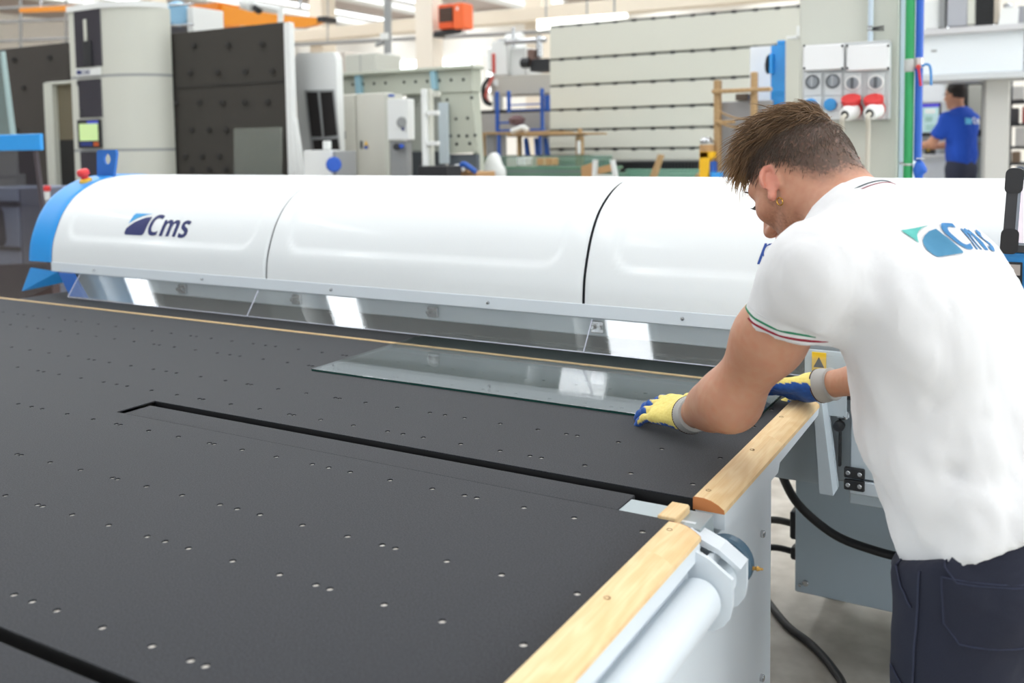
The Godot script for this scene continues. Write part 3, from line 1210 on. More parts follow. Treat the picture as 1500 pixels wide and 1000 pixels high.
# ---------------------------------------------------------------- steel bodywork below the right end
func machine_side() -> void:
	var t := thing("steel_machine", "grey blue steel machine base with gusset and hinged door beside the wooden rail", "machine base", Vector3(-0.4, 0, -2.7))
	var m := MB.new()
	m.slab(PackedVector2Array([Vector2(-0.62, 0.83), Vector2(-0.469, 0.83), Vector2(-0.447, 0.655), Vector2(-0.62, 0.655)]), Vector3(0, 0, -2.36), Vector3(1, 0, 0), Vector3(0, 1, 0), Vector3(0, 0, 0.008))
	part(t, "gusset_plate", m, steel_paint)
	m = MB.new()
	m.slab(PackedVector2Array([Vector2(-0.497, 0.885), Vector2(-0.478, 0.885), Vector2(-0.448, 0.652), Vector2(-0.48, 0.652)]), Vector3(0, 0, -2.352), Vector3(1, 0, 0), Vector3(0, 1, 0), Vector3(0, 0, 0.055))
	part(t, "gusset_rib", m, paint(rgb8(206, 218, 226), 0.45))
	bx(t, "beam_end", steel_paint, -1.9, -0.43, 0.64, 0.828, -2.9, -2.44, 0.004)
	bx(t, "door", steel_paint, -0.424, 0.5, 0.676, 0.985, -2.4, -2.372, 0.004)
	bx(t, "frame_rail", paint(rgb8(204, 214, 222), 0.45), -0.424, 0.5, 0.638, 0.672, -2.4, -2.368, 0.003)
	bx(t, "back_plate", steel_paint, -0.43, 0.5, 0.6, 0.93, -2.435, -2.405, 0.003)
	m = MB.new()
	m.tube(PackedVector3Array([Vector3(-0.33, 0.64, -2.42), Vector3(-0.2, 0.44, -2.46)]), 0.012, 8)
	part(t, "stay", m, steel_paint)
	m = MB.new()
	m.tube(PackedVector3Array([Vector3(-0.30, 0.64, -2.43), Vector3(-0.17, 0.44, -2.47)]), 0.007, 8)
	part(t, "stay", m, black_plastic)
	for k in 2:
		var y := 0.677 + (-0.028 if k == 1 else 0.002)
		var hg := bx(t, "hinge", black_plastic, -0.436, -0.388, y, y + 0.026, -2.372, -2.36, 0.003)
		for s in [-0.426, -0.399]:
			rod(hg, "hinge_screw", steel, Vector3(s, y + 0.013, -2.361), Vector3(s, y + 0.013, -2.357), 0.0055, 12)
	bx(t, "warning_label", paint(rgb8(245, 200, 40), 0.5), -0.512, -0.478, 0.938, 0.985, -2.352, -2.349, 0.001)
	m = MB.new()
	m.slab(PackedVector2Array([Vector2(-0.508, 0.948), Vector2(-0.482, 0.948), Vector2(-0.495, 0.974)]), Vector3(0, 0, -2.349), Vector3(1, 0, 0), Vector3(0, 1, 0), Vector3(0, 0, 0.0006))
	part(t, "warning_mark", m, black_plastic)
	bx(t, "label_plate", steel_paint, -0.53, -0.43, 0.83, 0.99, -2.36, -2.352, 0.002)
	bx(t, "latch_bar", black_plastic, -0.452, -0.446, 0.70, 0.875, -2.385, -2.372, 0.002)
	bx(t, "latch_head", black_plastic, -0.475, -0.41, 0.872, 0.888, -2.385, -2.36, 0.003)
	m = MB.new()
	m.lathe(PackedVector2Array([Vector2(0, 0), Vector2(0.013, 0.002), Vector2(0.013, 0.018), Vector2(0, 0.02)]), Vector3(-0.448, 0.805, -2.372), Vector3(0, 0, 1), 14)
	part(t, "latch_knob", m, black_plastic)
	rod(t, "latch_collar", steel, Vector3(-0.45, 0.828, -2.372), Vector3(-0.43, 0.835, -2.36), 0.011)
	for x in [0.25]:
		bx(t, "leg", steel_paint, x, x + 0.14, 0.0, 0.7, -3.1, -2.9, 0.004)
	bx(t, "machine_body", steel_paint, 0.55, 1.3, 0.0, 0.9, -3.1, -2.45, 0.01)
	bx(t, "leg", steel_paint, -3.4, -3.2, 0.0, 0.828, -3.1, -2.9, 0.004)
	bx(t, "leg", blue_paint, -3.70, -3.66, 0.0, 1.0, -3.1, -2.75, 0.004)
	var c := thing("control_cabinet", "grey blue sheet metal cabinet under the machine behind the worker's hip", "cabinet", Vector3(-0.4, 0.08, -3.0))
	bx(c, "cabinet_body", paint(rgb8(184, 199, 210), 0.45), -0.678, 0.1, 0.105, 0.56, -3.2, -2.9, 0.004)
	for q in [[-0.645, 0.14], [-0.662, 0.13]]:
		rod(c, "bolt", steel, Vector3(q[0], q[1], -2.901), Vector3(q[0], q[1], -2.893), 0.010 if q[0] > -0.65 else 0.005)
	for x in [-0.6, 0.0]:
		rod(c, "foot", black_plastic, Vector3(x, 0.0, -3.15), Vector3(x, 0.106, -3.15), 0.03)
	bx(c, "cable_entry", black_plastic, -0.70, -0.676, 0.26, 0.35, -2.98, -2.92, 0.006)
	bx(c, "cable_entry", black_plastic, -0.70, -0.676, 0.19, 0.23, -2.97, -2.93, 0.006)
	tag(hose(self, "hydraulic_hose", rubber, [Vector3(-0.62, 0.636, -2.5), Vector3(-0.65, 0.57, -2.62), Vector3(-0.63, 0.45, -2.73), Vector3(-0.54, 0.37, -2.76), Vector3(-0.44, 0.345, -2.76), Vector3(-0.33, 0.34, -2.76), Vector3(-0.15, 0.36, -2.78), Vector3(0.05, 0.42, -2.8), Vector3(0.1, 0.5, -2.95)], 0.0125), "thick black hose sagging in front of the grey cabinet", "hose")
	tag(hose(self, "power_cable", rubber, [Vector3(-1.0, 0.012, -3.3), Vector3(-0.85, 0.012, -3.08), Vector3(-0.70, 0.012, -2.87), Vector3(-0.60, 0.012, -2.78), Vector3(-0.52, 0.012, -2.68), Vector3(-0.47, 0.012, -2.58), Vector3(-0.46, 0.012, -2.4)], 0.012), "black cable lying on the concrete floor by the table leg", "cable")
	tag(hose(self, "sensor_cable", paint(rgb8(80, 78, 74), 0.6), [Vector3(-0.695, 0.30, -2.95), Vector3(-0.76, 0.30, -2.95), Vector3(-0.86, 0.27, -2.95), Vector3(-0.95, 0.16, -2.96), Vector3(-1.05, 0.012, -3.0)], 0.011), "grey cable running into the side of the low cabinet", "cable")
	tag(hose(self, "sensor_cable", rubber, [Vector3(-0.695, 0.21, -2.95), Vector3(-0.76, 0.21, -2.95), Vector3(-0.86, 0.18, -2.95), Vector3(-0.95, 0.1, -2.96), Vector3(-1.05, 0.012, -3.06)], 0.010), "black cable plugged into the side of the low cabinet", "cable")


func tag(o: Node, label: String, category: String, group := "") -> Node:
	o.set_meta("label", label)
	o.set_meta("category", category)
	if group:
		o.set_meta("group", group)
	return o


func pendant() -> void:
	var t := thing("control_box", "bright blue control box with round push button on the hood beside the worker's back", "control box", Vector3(0.0, 1.1, -2.45))
	var moved := Vector3(0.003, 0.011, 0.09)
	bx(t, "box_body", blue_paint, -0.114, 0.22, 1.14, 1.238, -2.52, -2.452, 0.004)
	bx(t, "lower_lip", paint(rgb8(90, 190, 245), 0.4), -0.104, 0.22, 1.122, 1.14, -2.52, -2.44, 0.003)
	bx(t, "skirt_plate", paint(rgb8(52, 120, 205), 0.4), -0.1, 0.22, 1.09, 1.122, -2.52, -2.45, 0.003)
	for k in 3:
		var x := -0.107 + k * 0.052
		var b := bx(t, "button_plate", black_plastic, x, x + 0.042, 1.148, 1.216, -2.452, -2.445, 0.003)
		bx(b, "legend_plate", paint(rgb8(190, 182, 176), 0.4), x + 0.004, x + 0.038, 1.187, 1.211, -2.446, -2.443, 0.001)
		var m := MB.new()
		m.slab(PackedVector2Array([Vector2(0, 0.006), Vector2(0.006, 0), Vector2(0, -0.006), Vector2(-0.006, 0)]), Vector3(x + 0.021, 1.199, -2.4432), Vector3(1, 0, 0), Vector3(0, 1, 0), Vector3(0, 0, 0.0006))
		part(b, "legend_mark", m, pale_paint)
		m = MB.new()
		m.lathe(PackedVector2Array([Vector2(0.012, 0), Vector2(0.0185, 0), Vector2(0.0185, 0.006), Vector2(0.0165, 0.008), Vector2(0.014, 0.008), Vector2(0.012, 0.004)]), Vector3(x + 0.021, 1.169, -2.446), Vector3(0, 0, 1), 24)
		part(b, "button_ring", m, paint(rgb8(205, 208, 210), 0.3, 0.6))
		m = MB.new()
		m.lathe(PackedVector2Array([Vector2(0, 0.004), Vector2(0.012, 0.004), Vector2(0.012, 0.0)]), Vector3(x + 0.021, 1.169, -2.446), Vector3(0, 0, 1), 24)
		part(b, "button_cap", m, black_plastic)
		m = MB.new()
		m.lathe(PackedVector2Array([Vector2(0.0055, 0.004), Vector2(0.0055, 0.0046), Vector2(0.008, 0.0046), Vector2(0.008, 0.004)]), Vector3(x + 0.021, 1.169, -2.446), Vector3(0, 0, 1), 20)
		part(b, "button_mark", m, pale_paint)
	var d := thing("tablet", "rugged tablet with dark rounded rubber corners standing over the blue box", "tablet", Vector3(0.05, 1.238, -2.46))
	var m := MB.new()
	m.slab(rounded(0.29, 0.182, 0.022, 5), Vector3(0.043, 1.329, -2.475), Vector3(1, 0.0, 0), Vector3(0.05, 1, 0), Vector3(0, 0, 0.03))
	part(d, "case", m, paint(rgb8(64, 66, 70), 0.5))
	m = MB.new()
	m.slab(rounded(0.25, 0.15, 0.008, 3), Vector3(0.046, 1.329, -2.446), Vector3(1, 0, 0), Vector3(0.05, 1, 0), Vector3(0, 0, 0.0025))
	part(d, "bezel", m, paint(rgb8(150, 160, 172), 0.25))
	m = MB.new()
	m.slab(rounded(0.238, 0.138, 0.003, 2), Vector3(0.046, 1.329, -2.4437), Vector3(1, 0, 0), Vector3(0.05, 1, 0), Vector3(0, 0, 0.001))
	part(d, "screen", m, glow(rgb8(236, 230, 240), 0.5))
	for y in [1.262, 1.396]:
		for x in [-0.088, 0.174]:
			m = MB.new()
			m.slab(rounded(0.036, 0.056, 0.012, 4), Vector3(x + (y - 1.329) * 0.05, y, -2.479), Vector3(1, 0, 0), Vector3(0.05, 1, 0), Vector3(0, 0, 0.037))
			part(d, "rubber_corner", m, black_plastic)
	bx(d, "stand", black_plastic, 0.0, 0.09, 1.2, 1.34, -2.51, -2.474, 0.004)
	t.position += moved
	d.position += moved
# ---------------------------------------------------------------- the rest of the hall
func far_things() -> void:
	glass_machines()
	frames_and_cabinets()
	glass_store()
	panel_stack()
	power_column()
	press_station()
	overhead()
	left_guard()


func glass_machines() -> void:
	var t: Node3D
	var m: MB
	t = thing("machine_tower", "light grey rounded machine tower with tall dark windows and a small lit screen", "machine", Vector3(-7.351, 0, -5.5))
	var foot := PackedVector2Array([Vector2(-7.779, -5.5), Vector2(-7.345, -5.5)])
	for k in 9:
		foot.append(Vector2(-7.345 + sin(PI * 0.5 * (k + 1) / 9.0) * 0.472, -5.5 + (cos(PI * 0.5 * (k + 1) / 9.0) - 1.0) * 0.34))
	foot.append(Vector2(-6.873, -5.87))
	foot.append(Vector2(-7.779, -5.87))
	m = MB.new()
	m.slab(foot, Vector3(0, 0, 0), Vector3(1, 0, 0), Vector3(0, 0, 1), Vector3(0, 1.497, 0), true)
	part(t, "tower_shell", m, beige_paint)
	m = MB.new()
	m.slab(foot, Vector3(0, 1.521, 0), Vector3(1, 0, 0), Vector3(0, 0, 1), Vector3(0, 0.633, 0), true)
	part(t, "tower_shell", m, beige_paint)
	m = MB.new()
	m.slab(foot, Vector3(0, 2.178, 0), Vector3(1, 0, 0), Vector3(0, 0, 1), Vector3(0, 0.575, 0), true)
	part(t, "tower_shell", m, beige_paint)
	m = MB.new()
	m.slab(foot, Vector3(0, 2.154, 0), Vector3(1, 0, 0), Vector3(0, 0, 1), Vector3(0, 0.024, 0), true)
	part(t, "seam_band", m, grey_paint)
	m = MB.new()
	m.slab(foot, Vector3(0, 1.497, 0), Vector3(1, 0, 0), Vector3(0, 0, 1), Vector3(0, 0.024, 0), true)
	part(t, "seam_band", m, grey_paint)
	m = MB.new()
	m.slab(foot, Vector3(0, 2.753, 0.02), Vector3(1, 0, 0), Vector3(0, 0, 1), Vector3(0, 0.05, 0), true)
	part(t, "top_cap", m, pale_paint)
	bx(t, "window", dark_glass, -7.688, -7.33, 2.253, 2.768, -5.5, -5.488, 0.006)
	bx(t, "window_bar", beige_paint, -7.534, -7.496, 2.48, 2.671, -5.48, -5.47, 0.006)
	bx(t, "sliding_head", black_plastic, -7.558, -7.445, 2.257, 2.479, -5.485, -5.47, 0.006)
	bx(t, "window", dark_glass, -7.669, -7.357, 1.804, 2.143, -5.5, -5.488, 0.006)
	bx(t, "window", dark_glass, -7.683, -7.378, 1.253, 1.498, -5.5, -5.488, 0.006)
	bx(t, "screen_bezel", black_plastic, -7.686, -7.373, 1.529, 1.785, -5.5, -5.47, 0.006)
	bx(t, "screen", glow(rgb8(190, 215, 150), 0.5), -7.65, -7.394, 1.596, 1.748, -5.471, -5.466, 0.006)
	bx(t, "screen_title", glow(rgb8(60, 70, 190), 0.4), -7.539, -7.388, 1.747, 1.771, -5.471, -5.466, 0.006)
	bx(t, "key_row", paint(rgb8(40, 60, 130), 0.5), -7.639, -7.477, 1.548, 1.585, -5.471, -5.466, 0.006)
	bx(t, "stop_key", paint(rgb8(200, 90, 40), 0.5), -7.458, -7.392, 1.546, 1.583, -5.471, -5.466, 0.006)
	bx(t, "nameplate", pale_paint, -7.689, -7.349, 2.173, 2.24, -5.5, -5.48, 0.006)
	bx(t, "logo", navy_print, -7.664, -7.597, 2.191, 2.227, -5.48, -5.476, 0.006)
	m = MB.new()
	drape(m, word("Cms", 700), func(uv: Vector2) -> Array: return [Vector3(-7.58 + uv.x * 0.04, 2.188 + uv.y * 0.042, -5.474), Vector3.BACK], 0.2)
	part(t, "lettering", m, navy_print)
	bx(t, "hinge", black_plastic, -7.677, -7.648, 2.089, 2.138, -5.5, -5.48, 0.006)
	bx(t, "hinge", black_plastic, -7.657, -7.628, 1.831, 1.88, -5.5, -5.48, 0.006)
	bx(t, "side_track", paint(rgb8(60, 60, 66), 0.5), -7.142, -7.069, 0, 2.134, -5.82, -5.7, 0.006)
	t = thing("felt_backrest", "wide dark grey upright felt board with rows of dark rollers and a white end post", "board", Vector3(-6.456, 0, -5.9))
	bx(t, "board", paint(rgb8(62, 59, 54), 0.9), -7.396, -5.555, 0.3, 2.543, -6.02, -5.9, 0.006)
	rod(t, "roller", paint(rgb8(44, 42, 40), 0.7), Vector3(-7.071, 2.438, -5.9), Vector3(-7.035, 2.433, -5.87), 0.022)
	rod(t, "roller", paint(rgb8(44, 42, 40), 0.7), Vector3(-6.629, 2.418, -5.9), Vector3(-6.596, 2.414, -5.87), 0.022)
	rod(t, "roller", paint(rgb8(44, 42, 40), 0.7), Vector3(-6.21, 2.4, -5.9), Vector3(-6.178, 2.395, -5.87), 0.022)
	rod(t, "roller", paint(rgb8(44, 42, 40), 0.7), Vector3(-5.811, 2.382, -5.9), Vector3(-5.781, 2.378, -5.87), 0.022)
	rod(t, "roller", paint(rgb8(44, 42, 40), 0.7), Vector3(-7.04, 2.195, -5.9), Vector3(-7.004, 2.192, -5.87), 0.022)
	rod(t, "roller", paint(rgb8(44, 42, 40), 0.7), Vector3(-6.685, 2.183, -5.9), Vector3(-6.651, 2.179, -5.87), 0.022)
	rod(t, "roller", paint(rgb8(44, 42, 40), 0.7), Vector3(-6.345, 2.171, -5.9), Vector3(-6.313, 2.167, -5.87), 0.022)
	rod(t, "roller", paint(rgb8(44, 42, 40), 0.7), Vector3(-6.019, 2.159, -5.9), Vector3(-5.988, 2.156, -5.87), 0.022)
	rod(t, "roller", paint(rgb8(44, 42, 40), 0.7), Vector3(-5.705, 2.148, -5.9), Vector3(-5.676, 2.144, -5.87), 0.022)
	rod(t, "roller", paint(rgb8(44, 42, 40), 0.7), Vector3(-7.177, 1.933, -5.9), Vector3(-7.141, 1.93, -5.87), 0.022)
	rod(t, "roller", paint(rgb8(44, 42, 40), 0.7), Vector3(-6.876, 1.925, -5.9), Vector3(-6.841, 1.922, -5.87), 0.022)
	rod(t, "roller", paint(rgb8(44, 42, 40), 0.7), Vector3(-6.584, 1.917, -5.9), Vector3(-6.551, 1.915, -5.87), 0.022)
	rod(t, "roller", paint(rgb8(44, 42, 40), 0.7), Vector3(-6.303, 1.91, -5.9), Vector3(-6.271, 1.908, -5.87), 0.022)
	rod(t, "roller", paint(rgb8(44, 42, 40), 0.7), Vector3(-6.031, 1.902, -5.9), Vector3(-6, 1.9, -5.87), 0.022)
	rod(t, "roller", paint(rgb8(44, 42, 40), 0.7), Vector3(-5.767, 1.896, -5.9), Vector3(-5.738, 1.894, -5.87), 0.022)
	rod(t, "roller", paint(rgb8(44, 42, 40), 0.7), Vector3(-7.138, 1.687, -5.9), Vector3(-7.102, 1.686, -5.87), 0.022)
	rod(t, "roller", paint(rgb8(44, 42, 40), 0.7), Vector3(-6.912, 1.683, -5.9), Vector3(-6.876, 1.682, -5.87), 0.022)
	rod(t, "roller", paint(rgb8(44, 42, 40), 0.7), Vector3(-6.691, 1.679, -5.9), Vector3(-6.657, 1.679, -5.87), 0.022)
	rod(t, "roller", paint(rgb8(44, 42, 40), 0.7), Vector3(-6.476, 1.676, -5.9), Vector3(-6.443, 1.675, -5.87), 0.022)
	rod(t, "roller", paint(rgb8(44, 42, 40), 0.7), Vector3(-6.266, 1.672, -5.9), Vector3(-6.234, 1.671, -5.87), 0.022)
	rod(t, "roller", paint(rgb8(44, 42, 40), 0.7), Vector3(-7.245, 1.449, -5.9), Vector3(-7.208, 1.449, -5.87), 0.022)
	rod(t, "roller", paint(rgb8(44, 42, 40), 0.7), Vector3(-7.015, 1.447, -5.9), Vector3(-6.979, 1.447, -5.87), 0.022)
	rod(t, "roller", paint(rgb8(44, 42, 40), 0.7), Vector3(-6.791, 1.445, -5.9), Vector3(-6.757, 1.445, -5.87), 0.022)
	rod(t, "roller", paint(rgb8(44, 42, 40), 0.7), Vector3(-6.573, 1.443, -5.9), Vector3(-6.54, 1.443, -5.87), 0.022)
	rod(t, "roller", paint(rgb8(44, 42, 40), 0.7), Vector3(-6.361, 1.441, -5.9), Vector3(-6.329, 1.441, -5.87), 0.022)
	rod(t, "roller", paint(rgb8(44, 42, 40), 0.7), Vector3(-7.159, 1.331, -5.9), Vector3(-7.123, 1.332, -5.87), 0.022)
	rod(t, "roller", paint(rgb8(44, 42, 40), 0.7), Vector3(-6.931, 1.33, -5.9), Vector3(-6.896, 1.331, -5.87), 0.022)
	rod(t, "roller", paint(rgb8(44, 42, 40), 0.7), Vector3(-6.71, 1.329, -5.9), Vector3(-6.676, 1.33, -5.87), 0.022)
	rod(t, "roller", paint(rgb8(44, 42, 40), 0.7), Vector3(-6.494, 1.328, -5.9), Vector3(-6.461, 1.329, -5.87), 0.022)
	rod(t, "roller", paint(rgb8(44, 42, 40), 0.7), Vector3(-6.283, 1.327, -5.9), Vector3(-6.251, 1.328, -5.87), 0.022)
	bx(t, "seam_strip", paint(rgb8(50, 48, 45), 0.9), -7.359, -5.542, 2.048, 2.066, -5.902, -5.892, 0.006)
	bx(t, "end_post", pale_paint, -5.515, -5.447, 0, 2.53, -5.91, -5.85, 0.006)
	m = MB.new()
	m.slab(PackedVector2Array([Vector2(-5.483, 1.823), Vector2(-5.441, 1.738), Vector2(-5.364, 1.251), Vector2(-5.506, 1.25)]), Vector3(0, 0, -5.91), Vector3(1, 0, 0), Vector3(0, 1, 0), Vector3(0, 0, 0.05))
	part(t, "end_foot", m, pale_paint)
	bx(t, "leg", grey_paint, -7.219, -7.144, 0, 1.373, -6.4, -6.1, 0.006)
	bx(t, "leg", grey_paint, -6.501, -6.433, 0, 1.371, -6.4, -6.1, 0.006)
	bx(t, "leg", grey_paint, -5.919, -5.855, 0, 1.37, -6.4, -6.1, 0.006)
	t = thing("felt_backrest", "dark grey upright felt board left of the round machine tower", "board", Vector3(-9.154, 0, -6))
	bx(t, "board", paint(rgb8(66, 62, 58), 0.9), -10.44, -8.52, 0.3, 2.581, -6.12, -6, 0.006)
	rod(t, "roller", paint(rgb8(44, 42, 40), 0.7), Vector3(-9.408, 2.463, -6), Vector3(-9.361, 2.458, -5.97), 0.022)
	rod(t, "roller", paint(rgb8(44, 42, 40), 0.7), Vector3(-8.817, 2.45, -6), Vector3(-8.773, 2.445, -5.97), 0.022)
	rod(t, "roller", paint(rgb8(44, 42, 40), 0.7), Vector3(-9.269, 2.169, -6), Vector3(-9.223, 2.165, -5.97), 0.022)
	rod(t, "roller", paint(rgb8(44, 42, 40), 0.7), Vector3(-9.422, 1.736, -6), Vector3(-9.375, 1.735, -5.97), 0.022)
	bx(t, "leg", grey_paint, -10.587, -10.482, 0, 1.379, -6.5, -6.2, 0.006)
	bx(t, "leg", grey_paint, -9.342, -9.249, 0, 1.376, -6.5, -6.2, 0.006)
	t = thing("open_cabinet", "narrow cream framed cabinet standing open between tower and dark board", "cabinet", Vector3(-8.177, 0, -5.6))
	bx(t, "frame_post", beige_paint, -8.345, -8.22, 0, 2.152, -5.7, -5.6, 0.006)
	bx(t, "frame_top", beige_paint, -8.309, -7.914, 2.133, 2.158, -5.7, -5.6, 0.006)
	bx(t, "inner_back", paint(rgb8(112, 104, 84), 0.8), -8.295, -7.988, 1.612, 2.136, -5.7, -5.66, 0.006)
	bx(t, "inner_lower", paint(rgb8(34, 33, 32), 0.6), -8.329, -8.021, 0, 1.612, -5.7, -5.66, 0.006)
	t = thing("leaning_pane", "pale blue edged glass pane leaning at the far left", "glass", Vector3(-8.469, 0, -5.3))
	m = MB.new()
	m.slab(PackedVector2Array([Vector2(-8.835, 2.457), Vector2(-8.513, 2.438), Vector2(-8.399, 1.666), Vector2(-8.708, 1.672)]), Vector3(0, 0, -5.32), Vector3(1, 0, 0), Vector3(0, 1, 0), Vector3(0, 0, 0.02))
	part(t, "pane", m, pane(Color(0.7, 0.85, 0.85), 0.15))
	m = MB.new()
	m.slab(PackedVector2Array([Vector2(-8.464, 2.432), Vector2(-8.422, 2.43), Vector2(-8.32, 1.665), Vector2(-8.372, 1.666)]), Vector3(0, 0, -5.295), Vector3(1, 0, 0), Vector3(0, 1, 0), Vector3(0, 0, 0.025))
	part(t, "pane_edge", m, paint(rgb8(176, 200, 200), 0.3))
	m = MB.new()
	m.slab(PackedVector2Array([Vector2(-8.708, 1.672), Vector2(-8.368, 1.666), Vector2(-8.36, 1.256), Vector2(-8.745, 1.253)]), Vector3(0, 0, -5.33), Vector3(1, 0, 0), Vector3(0, 1, 0), Vector3(0, 0, 0.03))
	part(t, "pane_foot", m, grey_paint)
	bx(t, "foot", grey_paint, -8.754, -8.368, 0, 1.299, -5.4, -5.3, 0.006)
	t = thing("resting_pane", "pane of glass resting low against the dark felt board", "glass", Vector3(-5.802, 0, -5.78))
	m = MB.new()
	m.slab(PackedVector2Array([Vector2(-6.066, 1.678), Vector2(-5.529, 1.678), Vector2(-5.547, 1.252), Vector2(-6.079, 1.249)]), Vector3(0, 0, -5.82), Vector3(1, 0, 0), Vector3(0, 1, 0), Vector3(0, 0, 0.02))
	part(t, "pane", m, pane(Color(0.75, 0.78, 0.74), 0.16))
	bx(t, "support_ledge", paint(rgb8(70, 66, 60), 0.5), -6.081, -5.46, 0.9, 1.253, -5.86, -5.74, 0.006)
	t = thing("machine_cell", "grey machine head with dark glass and a round bluish mirror above the dark board", "machine", Vector3(-7.778, 0, -6.6))
	bx(t, "housing", pale_paint, -8.204, -8.09, 0, 2.979, -7, -6.6, 0.006)
	bx(t, "window", dark_glass, -8.065, -7.732, 2.59, 2.969, -6.88, -6.58, 0.006)
	bx(t, "housing", pale_paint, -7.491, -7.405, 2.575, 2.907, -7, -6.6, 0.006)
	rod(t, "mirror", paint(rgb8(150, 195, 225), 0.1), Vector3(-7.622, 2.855, -6.6), Vector3(-7.564, 2.845, -6.55), 0.13)
	rod(t, "guard_rail", steel, Vector3(-8.049, 2.946, -6.5), Vector3(-7.282, 2.908, -6.5), 0.012)
	rod(t, "guard_rail", steel, Vector3(-8.061, 2.743, -6.5), Vector3(-7.293, 2.713, -6.5), 0.012)
	bx(t, "column", pale_paint, -8.151, -7.772, 0, 2.601, -7, -6.7, 0.006)
	t = thing("lamp_gantry", "white gantry arm with a small black head above the dark board", "gantry", Vector3(-7.896, 0, -8))
	rod(t, "arm", pale_paint, Vector3(-8.189, 3.19, -8), Vector3(-7.562, 3.053, -8), 0.035)
	rod(t, "drop", pale_paint, Vector3(-7.572, 3.068, -8), Vector3(-7.578, 2.918, -8), 0.035)
	rod(t, "head", black_plastic, Vector3(-7.956, 3.116, -8), Vector3(-7.884, 3.064, -8), 0.05)
	rod(t, "box_head", pale_paint, Vector3(-8.125, 3.177, -8), Vector3(-7.977, 3.133, -8), 0.08)
	rod(t, "mast", pale_paint, Vector3(-7.577, 2.933, -8), Vector3(-7.651, 1.158, -8), 0.035)
	t = thing("machine_housing", "tall off white machine housing with a dark two pane window", "machine housing", Vector3(-5.502, 0, -6.2))
	m = MB.new()
	m.slab(PackedVector2Array([Vector2(-5.736, 2.262), Vector2(-5.687, 2.318), Vector2(-5.292, 2.305), Vector2(-5.264, 2.252), Vector2(-5.255, 1.239), Vector2(-5.675, 1.237)]), Vector3(0, 0, -6.28), Vector3(1, 0, 0), Vector3(0, 1, 0), Vector3(0, 0, 0.08))
	part(t, "shell", m, pale_paint)
	m = MB.new()
	m.slab(PackedVector2Array([Vector2(-5.604, 1.998), Vector2(-5.286, 1.991), Vector2(-5.237, 1.469), Vector2(-5.547, 1.472)]), Vector3(0, 0, -6.2), Vector3(1, 0, 0), Vector3(0, 1, 0), Vector3(0, 0, 0.02))
	part(t, "window_frame", m, grey_paint)
	m = MB.new()
	m.slab(PackedVector2Array([Vector2(-5.572, 1.979), Vector2(-5.458, 1.974), Vector2(-5.419, 1.598), Vector2(-5.533, 1.6)]), Vector3(0, 0, -6.18), Vector3(1, 0, 0), Vector3(0, 1, 0), Vector3(0, 0, 0.01))
	part(t, "pane", m, paint(rgb8(48, 46, 46), 0.1))
	m = MB.new()
	m.slab(PackedVector2Array([Vector2(-5.42, 1.973), Vector2(-5.293, 1.973), Vector2(-5.254, 1.607), Vector2(-5.389, 1.598)]), Vector3(0, 0, -6.18), Vector3(1, 0, 0), Vector3(0, 1, 0), Vector3(0, 0, 0.01))
	part(t, "pane", m, paint(rgb8(48, 46, 46), 0.1))
	m = MB.new()
	m.slab(PackedVector2Array([Vector2(-5.519, 1.571), Vector2(-5.247, 1.578), Vector2(-5.236, 1.487), Vector2(-5.507, 1.489)]), Vector3(0, 0, -6.18), Vector3(1, 0, 0), Vector3(0, 1, 0), Vector3(0, 0, 0.01))
	part(t, "pane", m, paint(rgb8(48, 46, 46), 0.1))
	bx(t, "foot", grey_paint, -5.676, -5.256, 0, 1.238, -6.28, -6.2, 0.006)
	t = thing("switch_box", "low off white box with a blue rotary switch", "cabinet", Vector3(-4.948, 0, -5.6))
	bx(t, "box", pale_paint, -5.107, -4.83, 0, 1.485, -5.72, -5.6, 0.006)
	bx(t, "side", grey_paint, -4.848, -4.8, 0, 1.478, -5.87, -5.62, 0.006)
	rod(t, "rotary_switch", paint(rgb8(40, 90, 190), 0.5), Vector3(-4.803, 1.374, -5.6), Vector3(-4.735, 1.376, -5.52), 0.06)
	bx(t, "top_knob", pale_paint, -5.001, -4.946, 1.489, 1.558, -5.75, -5.7, 0.006)

